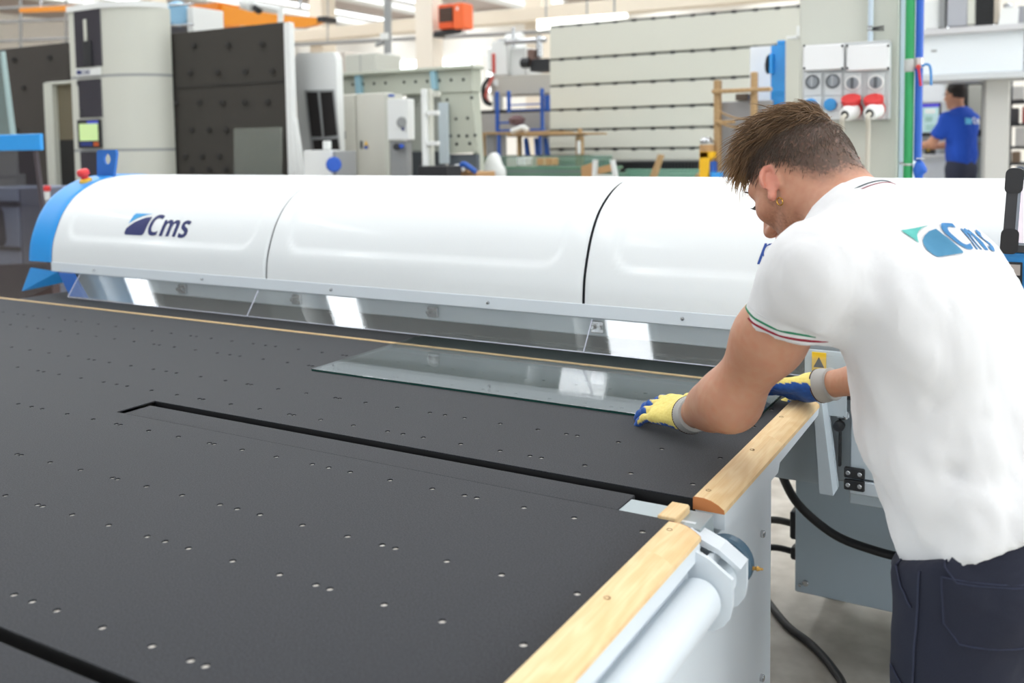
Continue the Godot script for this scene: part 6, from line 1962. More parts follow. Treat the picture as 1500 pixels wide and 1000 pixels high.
func press_station() -> void:
	var t: Node3D
	var m: MB
	t = thing("press_gantry", "big white steel cross beam on pale posts at the far right", "gantry", Vector3(-0.648, 0, -9.4))
	bx(t, "cross_beam", paint(rgb8(232, 238, 242), 0.5), -1.154, -0.274, 2.081, 2.461, -9.9, -9.4, 0.012)
	bx(t, "top_flange", paint(rgb8(206, 206, 208), 0.5), -1.147, -0.173, 2.437, 2.491, -9.98, -9.32, 0.006)
	bx(t, "bottom_flange", paint(rgb8(206, 210, 212), 0.5), -1.144, -0.165, 2.028, 2.082, -9.95, -9.35, 0.006)
	bx(t, "beam_mark", grey_paint, -1.016, -0.97, 2.292, 2.31, -9.401, -9.396, 0.006)
	bx(t, "beam_extension", paint(rgb8(232, 238, 242), 0.5), -0.264, 0.329, 2.056, 2.425, -9.9, -9.4, 0.012)
	bx(t, "post", paint(rgb8(204, 203, 198), 0.5), -0.577, -0.39, 0, 2.046, -9.9, -9.6, 0.006)
	bx(t, "post", paint(rgb8(204, 203, 198), 0.5), 0.253, 0.422, 0, 2.007, -9.9, -9.6, 0.006)
	bx(t, "post_wing", paint(rgb8(184, 184, 182), 0.5), -0.608, -0.574, 0, 2.054, -9.9, -9.65, 0.006)
	bx(t, "upper_window", pale_paint, -1.107, -0.974, 2.523, 2.785, -9.8, -9.6, 0.006)
	bx(t, "upper_frame", grey_paint, -0.97, -0.918, 2.524, 2.894, -9.75, -9.55, 0.006)
	bx(t, "upper_block", paint(rgb8(170, 172, 178), 0.5), -0.897, -0.734, 2.521, 2.875, -9.8, -9.5, 0.006)
	bx(t, "grille_frame", beige_paint, -0.734, -0.668, 2.525, 2.864, -9.7, -9.5, 0.006)
	bx(t, "grille_back", black_plastic, -0.68, -0.522, 2.519, 2.857, -9.62, -9.52, 0.006)
	bx(t, "grille_slat", paint(rgb8(30, 30, 32), 0.5), -0.674, -0.522, 2.734, 2.746, -9.53, -9.5, 0)
	bx(t, "grille_slat", paint(rgb8(30, 30, 32), 0.5), -0.674, -0.521, 2.704, 2.716, -9.53, -9.5, 0)
	bx(t, "grille_slat", paint(rgb8(30, 30, 32), 0.5), -0.673, -0.52, 2.674, 2.686, -9.53, -9.5, 0)
	bx(t, "grille_slat", paint(rgb8(30, 30, 32), 0.5), -0.673, -0.52, 2.644, 2.656, -9.53, -9.5, 0)
	bx(t, "grille_slat", paint(rgb8(30, 30, 32), 0.5), -0.672, -0.519, 2.613, 2.626, -9.53, -9.5, 0)
	bx(t, "grille_slat", paint(rgb8(30, 30, 32), 0.5), -0.672, -0.519, 2.583, 2.595, -9.53, -9.5, 0)
	bx(t, "grille_slat", paint(rgb8(30, 30, 32), 0.5), -0.671, -0.518, 2.553, 2.565, -9.53, -9.5, 0)
	bx(t, "upper_frame", paint(rgb8(190, 180, 165), 0.5), -0.521, -0.483, 2.522, 2.845, -9.7, -9.5, 0.006)
	m = MB.new()
	m.slab(PackedVector2Array([Vector2(-0.477, 2.493), Vector2(-0.454, 2.632), Vector2(-0.323, 2.633), Vector2(-0.33, 2.494)]), Vector3(0, 0, -9.65), Vector3(1, 0, 0), Vector3(0, 1, 0), Vector3(0, 0, 0.3))
	part(t, "white_box", m, pale_paint)
	rod(t, "eye_bolt", steel, Vector3(-0.407, 2.652, -9.5), Vector3(-0.408, 2.687, -9.5), 0.04)
	bx(t, "bracket", paint(rgb8(150, 150, 155), 0.5), -0.337, -0.232, 2.506, 2.659, -9.7, -9.5, 0.006)
	t = thing("control_station", "tall white control cabinet with a wide lit monitor and keyboard shelf", "control station", Vector3(-1.084, 0, -10.5))
	bx(t, "cabinet_back", paint(rgb8(236, 238, 240), 0.5), -1.315, -0.951, 0, 2.151, -10.9, -10.7, 0.006)
	bx(t, "cabinet_rim", beige_paint, -0.998, -0.947, 0, 2.141, -10.71, -10.66, 0.006)
	bx(t, "cabinet_panel", paint(rgb8(240, 243, 246), 0.5), -1.305, -1.019, 1.884, 2.095, -10.71, -10.68, 0.006)
	bx(t, "monitor_case", black_plastic, -1.279, -1.025, 1.532, 1.868, -10.46, -10.4, 0.006)
	bx(t, "monitor_screen", glow(rgb8(170, 196, 196), 0.7), -1.265, -1.043, 1.573, 1.827, -10.41, -10.39, 0.006)
	bx(t, "screen_title", glow(rgb8(80, 70, 190), 0.6), -1.229, -1.039, 1.826, 1.861, -10.408, -10.388, 0.006)
	bx(t, "screen_field", glow(rgb8(120, 160, 150), 0.6), -1.24, -1.189, 1.726, 1.808, -10.403, -10.385, 0.006)
	bx(t, "screen_field", glow(rgb8(214, 222, 214), 0.6), -1.17, -1.075, 1.764, 1.805, -10.403, -10.385, 0.006)
	bx(t, "screen_field", glow(rgb8(140, 176, 166), 0.6), -1.169, -1.099, 1.683, 1.737, -10.403, -10.385, 0.006)
	bx(t, "screen_field", glow(rgb8(206, 214, 206), 0.6), -1.245, -1.194, 1.602, 1.698, -10.403, -10.385, 0.006)
	bx(t, "screen_field", glow(rgb8(150, 186, 180), 0.6), -1.161, -1.067, 1.593, 1.655, -10.403, -10.385, 0.006)
	bx(t, "shelf", grey_paint, -1.271, -0.98, 1.497, 1.532, -10.65, -10.35, 0.006)
	bx(t, "lower_front", paint(rgb8(226, 230, 234), 0.5), -1.266, -0.938, 0, 1.326, -10.65, -10.35, 0.006)
	bx(t, "shelf", pale_paint, -1.262, -0.935, 1.32, 1.354, -10.65, -10.3, 0.006)
	bx(t, "side_front", paint(rgb8(206, 210, 214), 0.5), -1.281, -1.127, 1.346, 1.498, -10.65, -10.45, 0.006)
	t = thing("tool_case", "small black tool case with yellow handle on the control cabinet shelf", "tool case", Vector3(-1.116, 0, -10.35))
	bx(t, "case", black_plastic, -1.164, -1.07, 1.347, 1.422, -10.45, -10.33, 0.01)
	bx(t, "handle", paint(rgb8(235, 196, 50), 0.5), -1.148, -1.091, 1.422, 1.449, -10.4, -10.35, 0.006)
	bx(t, "latch", paint(rgb8(235, 196, 50), 0.5), -1.139, -1.12, 1.388, 1.409, -10.335, -10.325, 0.006)
	t = thing("back_racking", "dark racking with pale bins and boxes at the far right edge", "racking", Vector3(-0.363, 0, -10.6))
	bx(t, "upright", paint(rgb8(80, 82, 86), 0.5), -0.424, -0.401, 0, 2.071, -10.68, -10.6, 0.006)
	bx(t, "upright", paint(rgb8(80, 82, 86), 0.5), -0.118, -0.095, 0, 2.057, -10.68, -10.6, 0.006)
	bx(t, "shelf", paint(rgb8(70, 72, 76), 0.5), -0.44, -0.037, 1.848, 1.875, -11.05, -10.55, 0.006)
	bx(t, "shelf", paint(rgb8(70, 72, 76), 0.5), -0.435, -0.032, 1.623, 1.65, -11.05, -10.55, 0.006)
	bx(t, "shelf", paint(rgb8(70, 72, 76), 0.5), -0.431, -0.027, 1.397, 1.424, -11.05, -10.55, 0.006)
	bx(t, "shelf", paint(rgb8(70, 72, 76), 0.5), -0.428, -0.024, 1.237, 1.264, -11.05, -10.55, 0.006)
	bx(t, "bin", paint(rgb8(190, 188, 184), 0.5), -0.398, -0.298, 1.877, 2.009, -10.8, -10.5, 0.006)
	bx(t, "bin", paint(rgb8(60, 58, 60), 0.5), -0.406, -0.341, 1.652, 1.798, -10.8, -10.5, 0.006)
	bx(t, "bin", paint(rgb8(196, 194, 190), 0.5), -0.366, -0.278, 1.425, 1.611, -10.8, -10.5, 0.006)
	bx(t, "bin", paint(rgb8(120, 100, 82), 0.5), -0.391, -0.32, 1.265, 1.372, -10.8, -10.5, 0.006)
	bx(t, "bin", paint(rgb8(150, 60, 56), 0.5), -0.311, -0.224, 1.65, 1.808, -10.8, -10.5, 0.006)
	bx(t, "bin", paint(rgb8(70, 90, 120), 0.5), -0.353, -0.282, 1.105, 1.225, -10.8, -10.5, 0.006)
	t = thing("back_machine", "dark machine opening with a grey door behind the operator", "machine", Vector3(-0.821, 0, -11.2))
	bx(t, "opening", black_plastic, -1.038, -0.666, 0, 2.171, -11.5, -11.3, 0.006)
	bx(t, "door", paint(rgb8(160, 160, 152), 0.5), -0.84, -0.716, 1.599, 2.075, -11.25, -11.2, 0.006)
	bx(t, "door_frame", paint(rgb8(150, 150, 146), 0.5), -1.004, -0.938, 0, 2.139, -11.23, -11.15, 0.006)
	bx(t, "base", paint(rgb8(120, 128, 130), 0.5), -0.928, -0.642, 0, 1.527, -11.3, -11.1, 0.006)
	bx(t, "shelf_arm", paint(rgb8(110, 112, 112), 0.5), -0.857, -0.677, 1.441, 1.469, -11.3, -11, 0.006)
	t = thing("step_platform", "low grey operator platform in front of the control station", "platform", Vector3(-0.845, 0, -10))
	bx(t, "deck", grey_paint, -1.212, -0.678, 0.33, 0.36, -10.28, -9.3)
	bx(t, "leg", grey_paint, -1.162, -1.102, 0, 0.33, -10.25, -10.19)
	bx(t, "leg", grey_paint, -1.162, -1.102, 0, 0.33, -9.5, -9.44)
	bx(t, "leg", grey_paint, -0.778, -0.718, 0, 0.33, -10.25, -10.19)
	bx(t, "leg", grey_paint, -0.778, -0.718, 0, 0.33, -9.5, -9.44)

func overhead() -> void:
	var t: Node3D
	var m: MB
	m = MB.new()
	m.box(Vector3(-9.322, 0, -13.3), Vector3(-8.964, 6.0, -13), 0.01)
	struct("column_2", "cream roof column carrying the orange heater", m, paint(rgb8(240, 232, 218), 0.6))
	t = thing("heater", "orange unit heater with a black grille hung on the cream column", "heater", Vector3(-8.608, 0, -13))
	bx(t, "case", paint(rgb8(232, 92, 40), 0.5), -8.794, -8.502, 3.404, 3.797, -13.2, -12.9, 0.02)
	bx(t, "case_face", paint(rgb8(240, 106, 50), 0.5), -8.482, -8.274, 3.382, 3.792, -13.17, -12.87, 0.02)
	bx(t, "grille", paint(rgb8(70, 52, 44), 0.5), -8.757, -8.505, 3.511, 3.739, -12.905, -12.885, 0.006)
	bx(t, "grille_slat", paint(rgb8(96, 70, 56), 0.5), -8.745, -8.493, 3.704, 3.72, -12.89, -12.87, 0)
	bx(t, "grille_slat", paint(rgb8(96, 70, 56), 0.5), -8.746, -8.494, 3.661, 3.677, -12.89, -12.87, 0)
	bx(t, "grille_slat", paint(rgb8(96, 70, 56), 0.5), -8.747, -8.495, 3.617, 3.633, -12.89, -12.87, 0)
	bx(t, "grille_slat", paint(rgb8(96, 70, 56), 0.5), -8.748, -8.496, 3.574, 3.59, -12.89, -12.87, 0)
	bx(t, "grille_slat", paint(rgb8(96, 70, 56), 0.5), -8.749, -8.497, 3.53, 3.546, -12.89, -12.87, 0)
	rod(t, "bracket", black_plastic, Vector3(-8.924, 3.345, -13), Vector3(-8.401, 3.374, -13), 0.05)
	bx(t, "mount", black_plastic, -8.93, -8.822, 3.293, 3.359, -13.15, -12.95, 0.006)
	bx(t, "label", pale_paint, -8.411, -8.372, 3.674, 3.728, -12.875, -12.865, 0.006)
	m = MB.new()
	m.box(Vector3(-19.94, 3.715, -15.3), Vector3(-1.905, 3.958, -15), 0.02)
	struct("beam_1", "long cream crane runway beam under the roof", m, paint(rgb8(232, 222, 204), 0.7))
	m = MB.new()
	m.box(Vector3(-18.94, 0, -15.8), Vector3(-18.59, 6.0, -15.35), 0.01)
	struct("column_3", "cream hall column under the crane runway", m, paint(rgb8(236, 226, 210), 0.7))
	m = MB.new()
	m.box(Vector3(-13.74, 0, -15.8), Vector3(-13.39, 6.0, -15.35), 0.01)
	struct("column_4", "cream hall column under the crane runway", m, paint(rgb8(236, 226, 210), 0.7))
	m = MB.new()
	m.box(Vector3(-8.54, 0, -15.8), Vector3(-8.19, 6.0, -15.35), 0.01)
	struct("column_5", "cream hall column under the crane runway", m, paint(rgb8(236, 226, 210), 0.7))
	m = MB.new()
	m.box(Vector3(-3.34, 0, -15.8), Vector3(-2.99, 6.0, -15.35), 0.01)
	struct("column_6", "cream hall column under the crane runway", m, paint(rgb8(236, 226, 210), 0.7))
	m = MB.new()
	m.box(Vector3(1.86, 0, -15.8), Vector3(2.21, 6.0, -15.35), 0.01)
	struct("column_7", "cream hall column under the crane runway", m, paint(rgb8(236, 226, 210), 0.7))
	t = thing("crane_girder", "orange overhead crane girder with tapered end above the dark boards", "crane", Vector3(-11.353, 0, -11.5))
	m = MB.new()
	m.slab(PackedVector2Array([Vector2(-17.771, 4.33), Vector2(-16.41, 4.267), Vector2(-12.884, 3.991), Vector2(-12.311, 3.942), Vector2(-11.777, 3.818), Vector2(-10.845, 3.643), Vector2(-10.046, 3.537), Vector2(-10.02, 3.482), Vector2(-10.218, 3.434), Vector2(-10.475, 3.421), Vector2(-11.79, 3.551), Vector2(-12.904, 3.623), Vector2(-16.418, 4.166), Vector2(-17.778, 4.251)]), Vector3(0, 0, -11.62), Vector3(1, 0, 0), Vector3(0, 1, 0), Vector3(0, 0, 0.12))
	part(t, "girder", m, paint(rgb8(240, 150, 30), 0.5))
	bx(t, "end_box", paint(rgb8(226, 128, 24), 0.5), -12.827, -12.24, 3.567, 3.964, -11.94, -11.44, 0.006)
	bx(t, "end_stop", black_plastic, -10.113, -9.96, 3.471, 3.555, -11.78, -11.48, 0.006)
	bx(t, "stiffener", paint(rgb8(226, 128, 24), 0.5), -12.81, -12.224, 3.643, 3.677, -11.44, -11.42, 0.006)
	rod(t, "hanger", steel, Vector3(-17.377, 4.32, -11.7), Vector3(-17.303, 5.263, -11.7), 0.03)
	rod(t, "hanger", steel, Vector3(-10.646, 3.758, -11.7), Vector3(-10.615, 4.536, -11.7), 0.03)
	t = thing("cable_tray", "thin dark cable tray crossing below the crane runway", "cable tray", Vector3(-10.163, 0, -14))
	rod(t, "tray", grey_paint, Vector3(-19.806, 3.967, -13.8), Vector3(-12.929, 3.545, -13.8), 0.03)
	rod(t, "tray", grey_paint, Vector3(-13.119, 3.522, -14), Vector3(-5.02, 3.31, -14), 0.035)
	rod(t, "hanger", grey_paint, Vector3(-19.372, 3.693, -14), Vector3(-19.218, 5.841, -14), 0.015)
	rod(t, "hanger", grey_paint, Vector3(-15.391, 3.584, -14), Vector3(-15.296, 5.414, -14), 0.015)
	rod(t, "hanger", grey_paint, Vector3(-12.078, 3.493, -14), Vector3(-12.022, 5.058, -14), 0.015)
	rod(t, "hanger", grey_paint, Vector3(-8.993, 3.409, -14), Vector3(-8.966, 4.726, -14), 0.015)
	rod(t, "hanger", grey_paint, Vector3(-6.635, 3.344, -14), Vector3(-6.624, 4.472, -14), 0.015)
	t = thing("pipe_rail", "thin grey pipes on posts along the far wall", "pipe", Vector3(-18.076, 0, -12))
	rod(t, "pipe", grey_paint, Vector3(-20.171, 4.56, -12), Vector3(-16.848, 4.364, -12), 0.03)
	rod(t, "pipe", grey_paint, Vector3(-20.198, 4.273, -12), Vector3(-16.868, 4.101, -12), 0.03)
	rod(t, "pipe", grey_paint, Vector3(-20.235, 3.87, -12), Vector3(-16.895, 3.73, -12), 0.03)
	rod(t, "post", grey_paint, Vector3(-18.484, 4.614, -12), Vector3(-18.738, 0.976, -12), 0.03)
	rod(t, "post", grey_paint, Vector3(-17.009, 4.484, -12), Vector3(-17.247, 0.983, -12), 0.03)
	t = thing("roof_duct", "bright strip lamp hanging over the cream panels", "lamp", Vector3(-5.308, 0, -11))
	m = MB.new()
	m.slab(PackedVector2Array([Vector2(-5.95, 3.143), Vector2(-4.697, 3.129), Vector2(-4.698, 3.062), Vector2(-5.952, 3.002)]), Vector3(0, 0, -11.1), Vector3(1, 0, 0), Vector3(0, 1, 0), Vector3(0, 0, 0.08))
	part(t, "lamp_tube", m, glow(Color(1, 1, 0.98), 2.0))
	rod(t, "hanger", grey_paint, Vector3(-5.825, 3.156, -11.05), Vector3(-5.814, 3.996, -11.05), 0.012)
	rod(t, "hanger", grey_paint, Vector3(-4.858, 3.08, -11.05), Vector3(-4.852, 3.888, -11.05), 0.012)
	t = thing("robot_arm", "white handling arm with grey joints above the grey machine beam", "robot arm", Vector3(-6.342, 0, -10.6))
	rod(t, "arm", pale_paint, Vector3(-6.32, 2.763, -10.6), Vector3(-6.326, 2.448, -10.6), 0.12)
	rod(t, "arm", pale_paint, Vector3(-6.166, 2.823, -10.6), Vector3(-5.924, 2.841, -10.6), 0.1)
	rod(t, "joint", grey_paint, Vector3(-6.166, 2.788, -10.6), Vector3(-6.165, 2.857, -10.6), 0.14)
	rod(t, "arm", pale_paint, Vector3(-5.984, 2.828, -10.6), Vector3(-5.949, 2.524, -10.6), 0.09)
	bx(t, "base", grey_paint, -6.359, -6.256, 0, 2.443, -10.65, -10.55, 0.006)
	t = thing("far_cabinet", "pale green grey cabinet row standing behind the perforated frame", "cabinet", Vector3(-7.139, 0, -9))
	bx(t, "cabinet", paint(rgb8(206, 208, 198), 0.5), -7.495, -7.038, 0, 2.619, -9.5, -9, 0.006)
	bx(t, "cabinet", paint(rgb8(214, 206, 196), 0.5), -7.796, -7.579, 0, 2.676, -9.5, -9.1, 0.006)
	bx(t, "door_seam", grey_paint, -7.27, -7.26, 2.4, 2.61, -9.005, -8.995, 0.006)
	t = thing("pipe_stand", "grey roof support with junction boxes above the perforated frame", "support", Vector3(-7.643, 0, -10))
	rod(t, "pole", grey_paint, Vector3(-7.584, 3.758, -10), Vector3(-7.661, 1.083, -10), 0.05)
	bx(t, "junction_box", pale_paint, -7.703, -7.57, 2.898, 2.986, -10.05, -9.95, 0.006)
	bx(t, "junction_box", pale_paint, -7.646, -7.524, 2.508, 2.719, -10.05, -9.95, 0.006)
	rod(t, "elbow", grey_paint, Vector3(-7.801, 2.843, -10), Vector3(-7.61, 2.883, -10), 0.03)

func left_guard() -> void:
	var t: Node3D
	var m: MB
	t = thing("dark_guard", "dark tinted machine guard with a bright blue top band at the left edge", "guard", Vector3(-5.65, 0, -3.6))
	m = MB.new()
	m.slab(PackedVector2Array([Vector2(-6.135, 1.514), Vector2(-5.482, 1.512), Vector2(-5.427, 1.175), Vector2(-5.371, 0.669), Vector2(-6.239, 0.385)]), Vector3(0, 0, -3.612), Vector3(1, 0, 0), Vector3(0, 1, 0), Vector3(0, 0, 0.012))
	part(t, "tinted_pane", m, pane(Color(0.16, 0.14, 0.2), 0.42))
	bx(t, "blue_band", paint(rgb8(50, 160, 240), 0.4), -6.113, -5.409, 1.511, 1.614, -3.62, -3.59, 0.006)
	bx(t, "post", black_plastic, -6.192, -6.145, 0, 1.62, -3.68, -3.62, 0.006)
	m = MB.new()
	m.slab(PackedVector2Array([Vector2(-5.481, 1.508), Vector2(-5.454, 1.508), Vector2(-5.343, 0.672), Vector2(-5.377, 0.67)]), Vector3(0, 0, -3.61), Vector3(1, 0, 0), Vector3(0, 1, 0), Vector3(0, 0, 0.02))
	part(t, "edge_strip", m, paint(rgb8(70, 62, 68), 0.5))
	m = MB.new()
	m.slab(PackedVector2Array([Vector2(-6.291, 0.742), Vector2(-5.441, 0.808), Vector2(-5.439, 0.571), Vector2(-6.326, 0.369)]), Vector3(0, 0, -3.7), Vector3(1, 0, 0), Vector3(0, 1, 0), Vector3(0, 0, 0.05))
	part(t, "sill", m, paint(rgb8(84, 66, 66), 0.5))
	m = MB.new()
	m.slab(PackedVector2Array([Vector2(-6.399, 0.496), Vector2(-5.507, 0.646), Vector2(-5.554, 0.025), Vector2(-6.452, -0.078)]), Vector3(0, 0, -3.75), Vector3(1, 0, 0), Vector3(0, 1, 0), Vector3(0, 0, 0.05))
	part(t, "stand", m, paint(rgb8(60, 56, 60), 0.5))
	t = thing("grey_machine", "grey machine with a round dial seen through the dark guard", "machine", Vector3(-7.361, 0, -4.6))
	bx(t, "body", paint(rgb8(150, 160, 184), 0.5), -7.89, -7.264, 0, 1.213, -5.1, -4.6, 0.006)
	bx(t, "dark_band", black_plastic, -7.845, -7.214, 1.064, 1.108, -4.6, -4.58, 0.006)
	rod(t, "dial", black_plastic, Vector3(-7.53, 0.893, -4.6), Vector3(-7.465, 0.899, -4.56), 0.16)
	rod(t, "dial_rim", steel, Vector3(-7.53, 0.893, -4.6), Vector3(-7.497, 0.896, -4.58), 0.18)
	bx(t, "plinth", black_plastic, -7.88, -7.235, 0.703, 0.737, -4.6, -4.58, 0.006)
	bx(t, "side", paint(rgb8(120, 124, 140), 0.5), -7.296, -7.242, 0, 1.205, -5.07, -4.62, 0.006)
	t = thing("beacon", "small red signal beacon above the dark guard", "beacon", Vector3(-6.565, 0, -4.4))
	rod(t, "lens", paint(rgb8(220, 50, 50), 0.5), Vector3(-6.567, 1.207, -4.4), Vector3(-6.564, 1.248, -4.4), 0.025)
	rod(t, "base", pale_paint, Vector3(-6.572, 1.145, -4.4), Vector3(-6.567, 1.207, -4.4), 0.02)
	bx(t, "stem", steel, -6.591, -6.566, 0, 1.146, -4.41, -4.39, 0.006)
# ---------------------------------------------------------------- the worker
var head_at := Transform3D()


func lin(r: int, g: int, b: int) -> Color:
	return Color8(r, g, b).srgb_to_linear()


func head_frame(c: Vector3, yaw: float, pitch: float, roll: float) -> Transform3D:
	var f := Vector3(-cos(pitch) * sin(yaw), -sin(pitch), -cos(pitch) * cos(yaw))
	var l := Vector3(-cos(yaw), 0, sin(yaw))
	var u := f.cross(l)
	var l2 := l * cos(roll) + u * sin(roll)
	var u2 := -l * sin(roll) + u * cos(roll)
	return Transform3D(Basis(f, u2, -l2), c)   # local x forward, y up, z to the right


func head_field() -> Field:
	var h := Field.new()
	h.egg(Vector3(-0.012, 0.048, 0), Vector3(0.097, 0.09, 0.075), Basis(), 0.03)
	h.egg(Vector3(-0.045, 0.02, 0), Vector3(0.062, 0.065, 0.064), Basis(), 0.03)
	h.egg(Vector3(0.03, -0.01, 0), Vector3(0.062, 0.09, 0.058), Basis(), 0.03)
	for s in [-1.0, 1.0]:
		h.bone(Vector3(-0.012, -0.045, s * 0.05), Vector3(0.055, -0.098, s * 0.02), 0.02, 0.016, 0.035)
		h.egg(Vector3(0.056, -0.012, s * 0.042), Vector3(0.026, 0.02, 0.02), Basis(), 0.025)
		h.bone(Vector3(0.084, 0.036, s * 0.012), Vector3(0.068, 0.034, s * 0.048), 0.011, 0.009, 0.02)
		h.egg(Vector3(0.098, 0.014, s * 0.032), Vector3(0.017, 0.013, 0.018), Basis(), 0.014, true)
		h.egg(Vector3(0.074, 0.014, s * 0.032), Vector3(0.0125, 0.0125, 0.0125), Basis(), 0.004)
		h.bone(Vector3(0.0855, 0.0135, s * 0.022), Vector3(0.0815, 0.0125, s * 0.042), 0.0032, 0.003, 0.004)
		h.egg(Vector3(0.098, -0.031, s * 0.013), Vector3(0.012, 0.009, 0.009), Basis(), 0.01)
	h.bone(Vector3(0.088, 0.022, 0), Vector3(0.115, -0.024, 0), 0.010, 0.0125, 0.016)
	h.bone(Vector3(0.075, -0.1, 0), Vector3(0.07, -0.098, 0), 0.023, 0.023, 0.03)
	h.bone(Vector3(0.09, -0.056, -0.015), Vector3(0.09, -0.056, 0.015), 0.0065, 0.0065, 0.01)
	h.bone(Vector3(0.087, -0.069, -0.013), Vector3(0.087, -0.069, 0.013), 0.007, 0.007, 0.01)
	for s in [-1.0, 1.0]:   # the ears: shell, rim, lobe
		var tilt := Basis(Vector3.UP, s * -0.85) * Basis(Vector3(0, 0, 1), 0.2)
		var e := Vector3(-0.006, 0.0, s * 0.082)
		h.egg(e, Vector3(0.0125, 0.0235, 0.0042), tilt, 0.008)
		var last := Vector3.ZERO
		for k in 11:
			var a := -0.5 + 4.1 * k / 10.0
			var p := e + tilt * Vector3(cos(a) * 0.015 * (1.0 if k < 8 else 0.85), sin(a) * 0.026 + 0.003, s * 0.0035)
			if k > 0:
				h.bone(last, p, 0.0042, 0.0042, 0.004)
			last = p
		h.egg(e + tilt * Vector3(0.003, -0.029, 0.0), Vector3(0.008, 0.01, 0.0052), tilt, 0.007)
		h.egg(e + tilt * Vector3(0.004, 0.0, s * 0.006), Vector3(0.007, 0.013, 0.005), tilt, 0.004, true)
	return h


# how much hair a spot of the scalp carries: 0 skin, 1 full; p in head axes
func hairline(p: Vector3) -> float:
	var side := absf(p.z)
	var low := lerpf(-0.06, 0.04, smoothstep(-0.105, 0.0, p.x))
	if p.x > 0.02:
		low = lerpf(0.04, 0.095, smoothstep(0.02, 0.075, p.x - side * 0.25))
	return smoothstep(-0.012, 0.055, p.y - low + 0.012)


var speck := FastNoiseLite.new()


func skin_color(q: Vector3, frame: Transform3D) -> Color:
	var p := frame.affine_inverse() * q
	var base := lin(206, 152, 124)
	var n1 := speck.get_noise_3dv(q * 60.0)
	var n2 := speck.get_noise_3dv(q * 700.0)
	var r2 := Vector3(p.x, p.y, 0).length()
	if p.length() > 0.17:
		return lin(198, 150, 122).lerp(lin(196, 136, 108), clampf(n1 * 0.8 + 0.4, 0, 1))
	base = base.lerp(lin(198, 136, 110), clampf(n1 * 0.7 + 0.3, 0, 1))
	if absf(p.z) > 0.078 and absf(p.y) < 0.05 and absf(p.x) < 0.04:
		return base.lerp(lin(214, 130, 116), 0.5)
	if p.x > 0.07 and p.y < -0.048 and p.y > -0.078 and absf(p.z) < 0.026 and p.x > 0.088:
		return base.lerp(lin(186, 90, 84), 0.6)
	var beard := smoothstep(-0.012, -0.04, p.y + maxf(0.0, p.x - 0.06) * 0.4) * smoothstep(-0.045, -0.015, p.x) * smoothstep(0.055, 0.035, absf(p.z) - 0.022)
	beard = maxf(beard, smoothstep(0.02, -0.02, p.y) * smoothstep(0.02, 0.005, absf(p.x - 0.022)) * step01(absf(p.z) - 0.05))
	base = base.lerp(lin(120, 78, 54), clampf(beard * (0.38 + n2 * 0.5), 0, 0.7))
	var scalp := hairline(p)
	if p.x < 0.07 and p.y > -0.09 and hairline(p) > 0.0:
		base = base.lerp(lin(74, 58, 48), clampf(scalp * 1.5 * (0.75 + n2 * 0.6), 0, 0.95))
	if p.x > 0.065 and p.y > 0.028 and p.y < 0.044 and absf(p.z) > 0.012 and absf(p.z) < 0.052:
		base = base.lerp(lin(84, 60, 44), 0.75)
	return base


func step01(x: float) -> float:
	return 1.0 if x > 0.0 else 0.0


# a hand: wrist, direction of the fingers, up (back of the hand), side of the thumb, curl; returns finger joints too
func hand_field(w: Vector3, dir: Vector3, up: Vector3, thumb: float, curl: Array, fat := 1.0, spread := 1.0) -> Field:
	var h := Field.new()
	var f := dir.normalized()
	var s := f.cross(up).normalized() * thumb   # towards the thumb
	var u := s.cross(f).normalized()
	if u.dot(up) < 0.0:
		u = -u
	var lens := [[0.045, 0.026, 0.022], [0.05, 0.03, 0.023], [0.046, 0.028, 0.022], [0.035, 0.021, 0.02]]
	var rr := [0.0093, 0.0096, 0.0091, 0.008]
	for k in 4:
		var across := 0.030 - 0.0205 * k
		var kn := w + f * (0.092 - 0.004 * absf(k - 1.0) - (0.006 if k == 3 else 0.0)) + s * across + u * (0.004 - 0.002 * absf(k - 1.2))
		h.bone(w + f * 0.012 + s * across * 0.62, kn, 0.0165 * fat, 0.0125 * fat, 0.016)
		var p := kn
		var lean := (0.09 - 0.075 * k) * spread
		var d := (f + s * lean).normalized()
		var bend: float = 0.0
		for j in 3:
			bend += curl[k] * [0.75, 1.0, 0.7][j]
			var dd := (d * cos(bend) - u * sin(bend)).normalized()
			var q: Vector3 = p + dd * lens[k][j]
			h.bone(p, q, (rr[k] + (0.0008 if j == 0 else 0.0)) * fat, (rr[k] - 0.0006 * (j + 1)) * fat, 0.005)
			p = q
	h.bone(w + f * 0.02 + s * 0.012 - u * 0.004, w + f * 0.06 + s * 0.028 - u * 0.006, 0.019 * fat, 0.015 * fat, 0.016)
	var t0 := w + f * 0.024 + s * 0.03 - u * 0.008
	var t1 := t0 + (f * 0.62 + s * 0.75 - u * 0.18).normalized() * 0.042
	var t2 := t1 + (f * 0.88 + s * 0.42 - u * 0.16).normalized() * 0.034
	var t3 := t2 + (f * 0.97 + s * 0.12 - u * 0.12).normalized() * 0.026
	h.bone(w + f * 0.012 + s * 0.016 - u * 0.004, t0, 0.017 * fat, 0.0165 * fat, 0.014)
	h.bone(t0, t1, 0.0155 * fat, 0.0125 * fat, 0.010)
	h.bone(t1, t2, 0.0122 * fat, 0.0112 * fat, 0.006)
	h.bone(t2, t3, 0.0112 * fat, 0.0092 * fat, 0.006)
	h.bone(w - f * 0.035, w + f * 0.014, 0.0285 * fat, 0.027 * fat, 0.014)
	return h


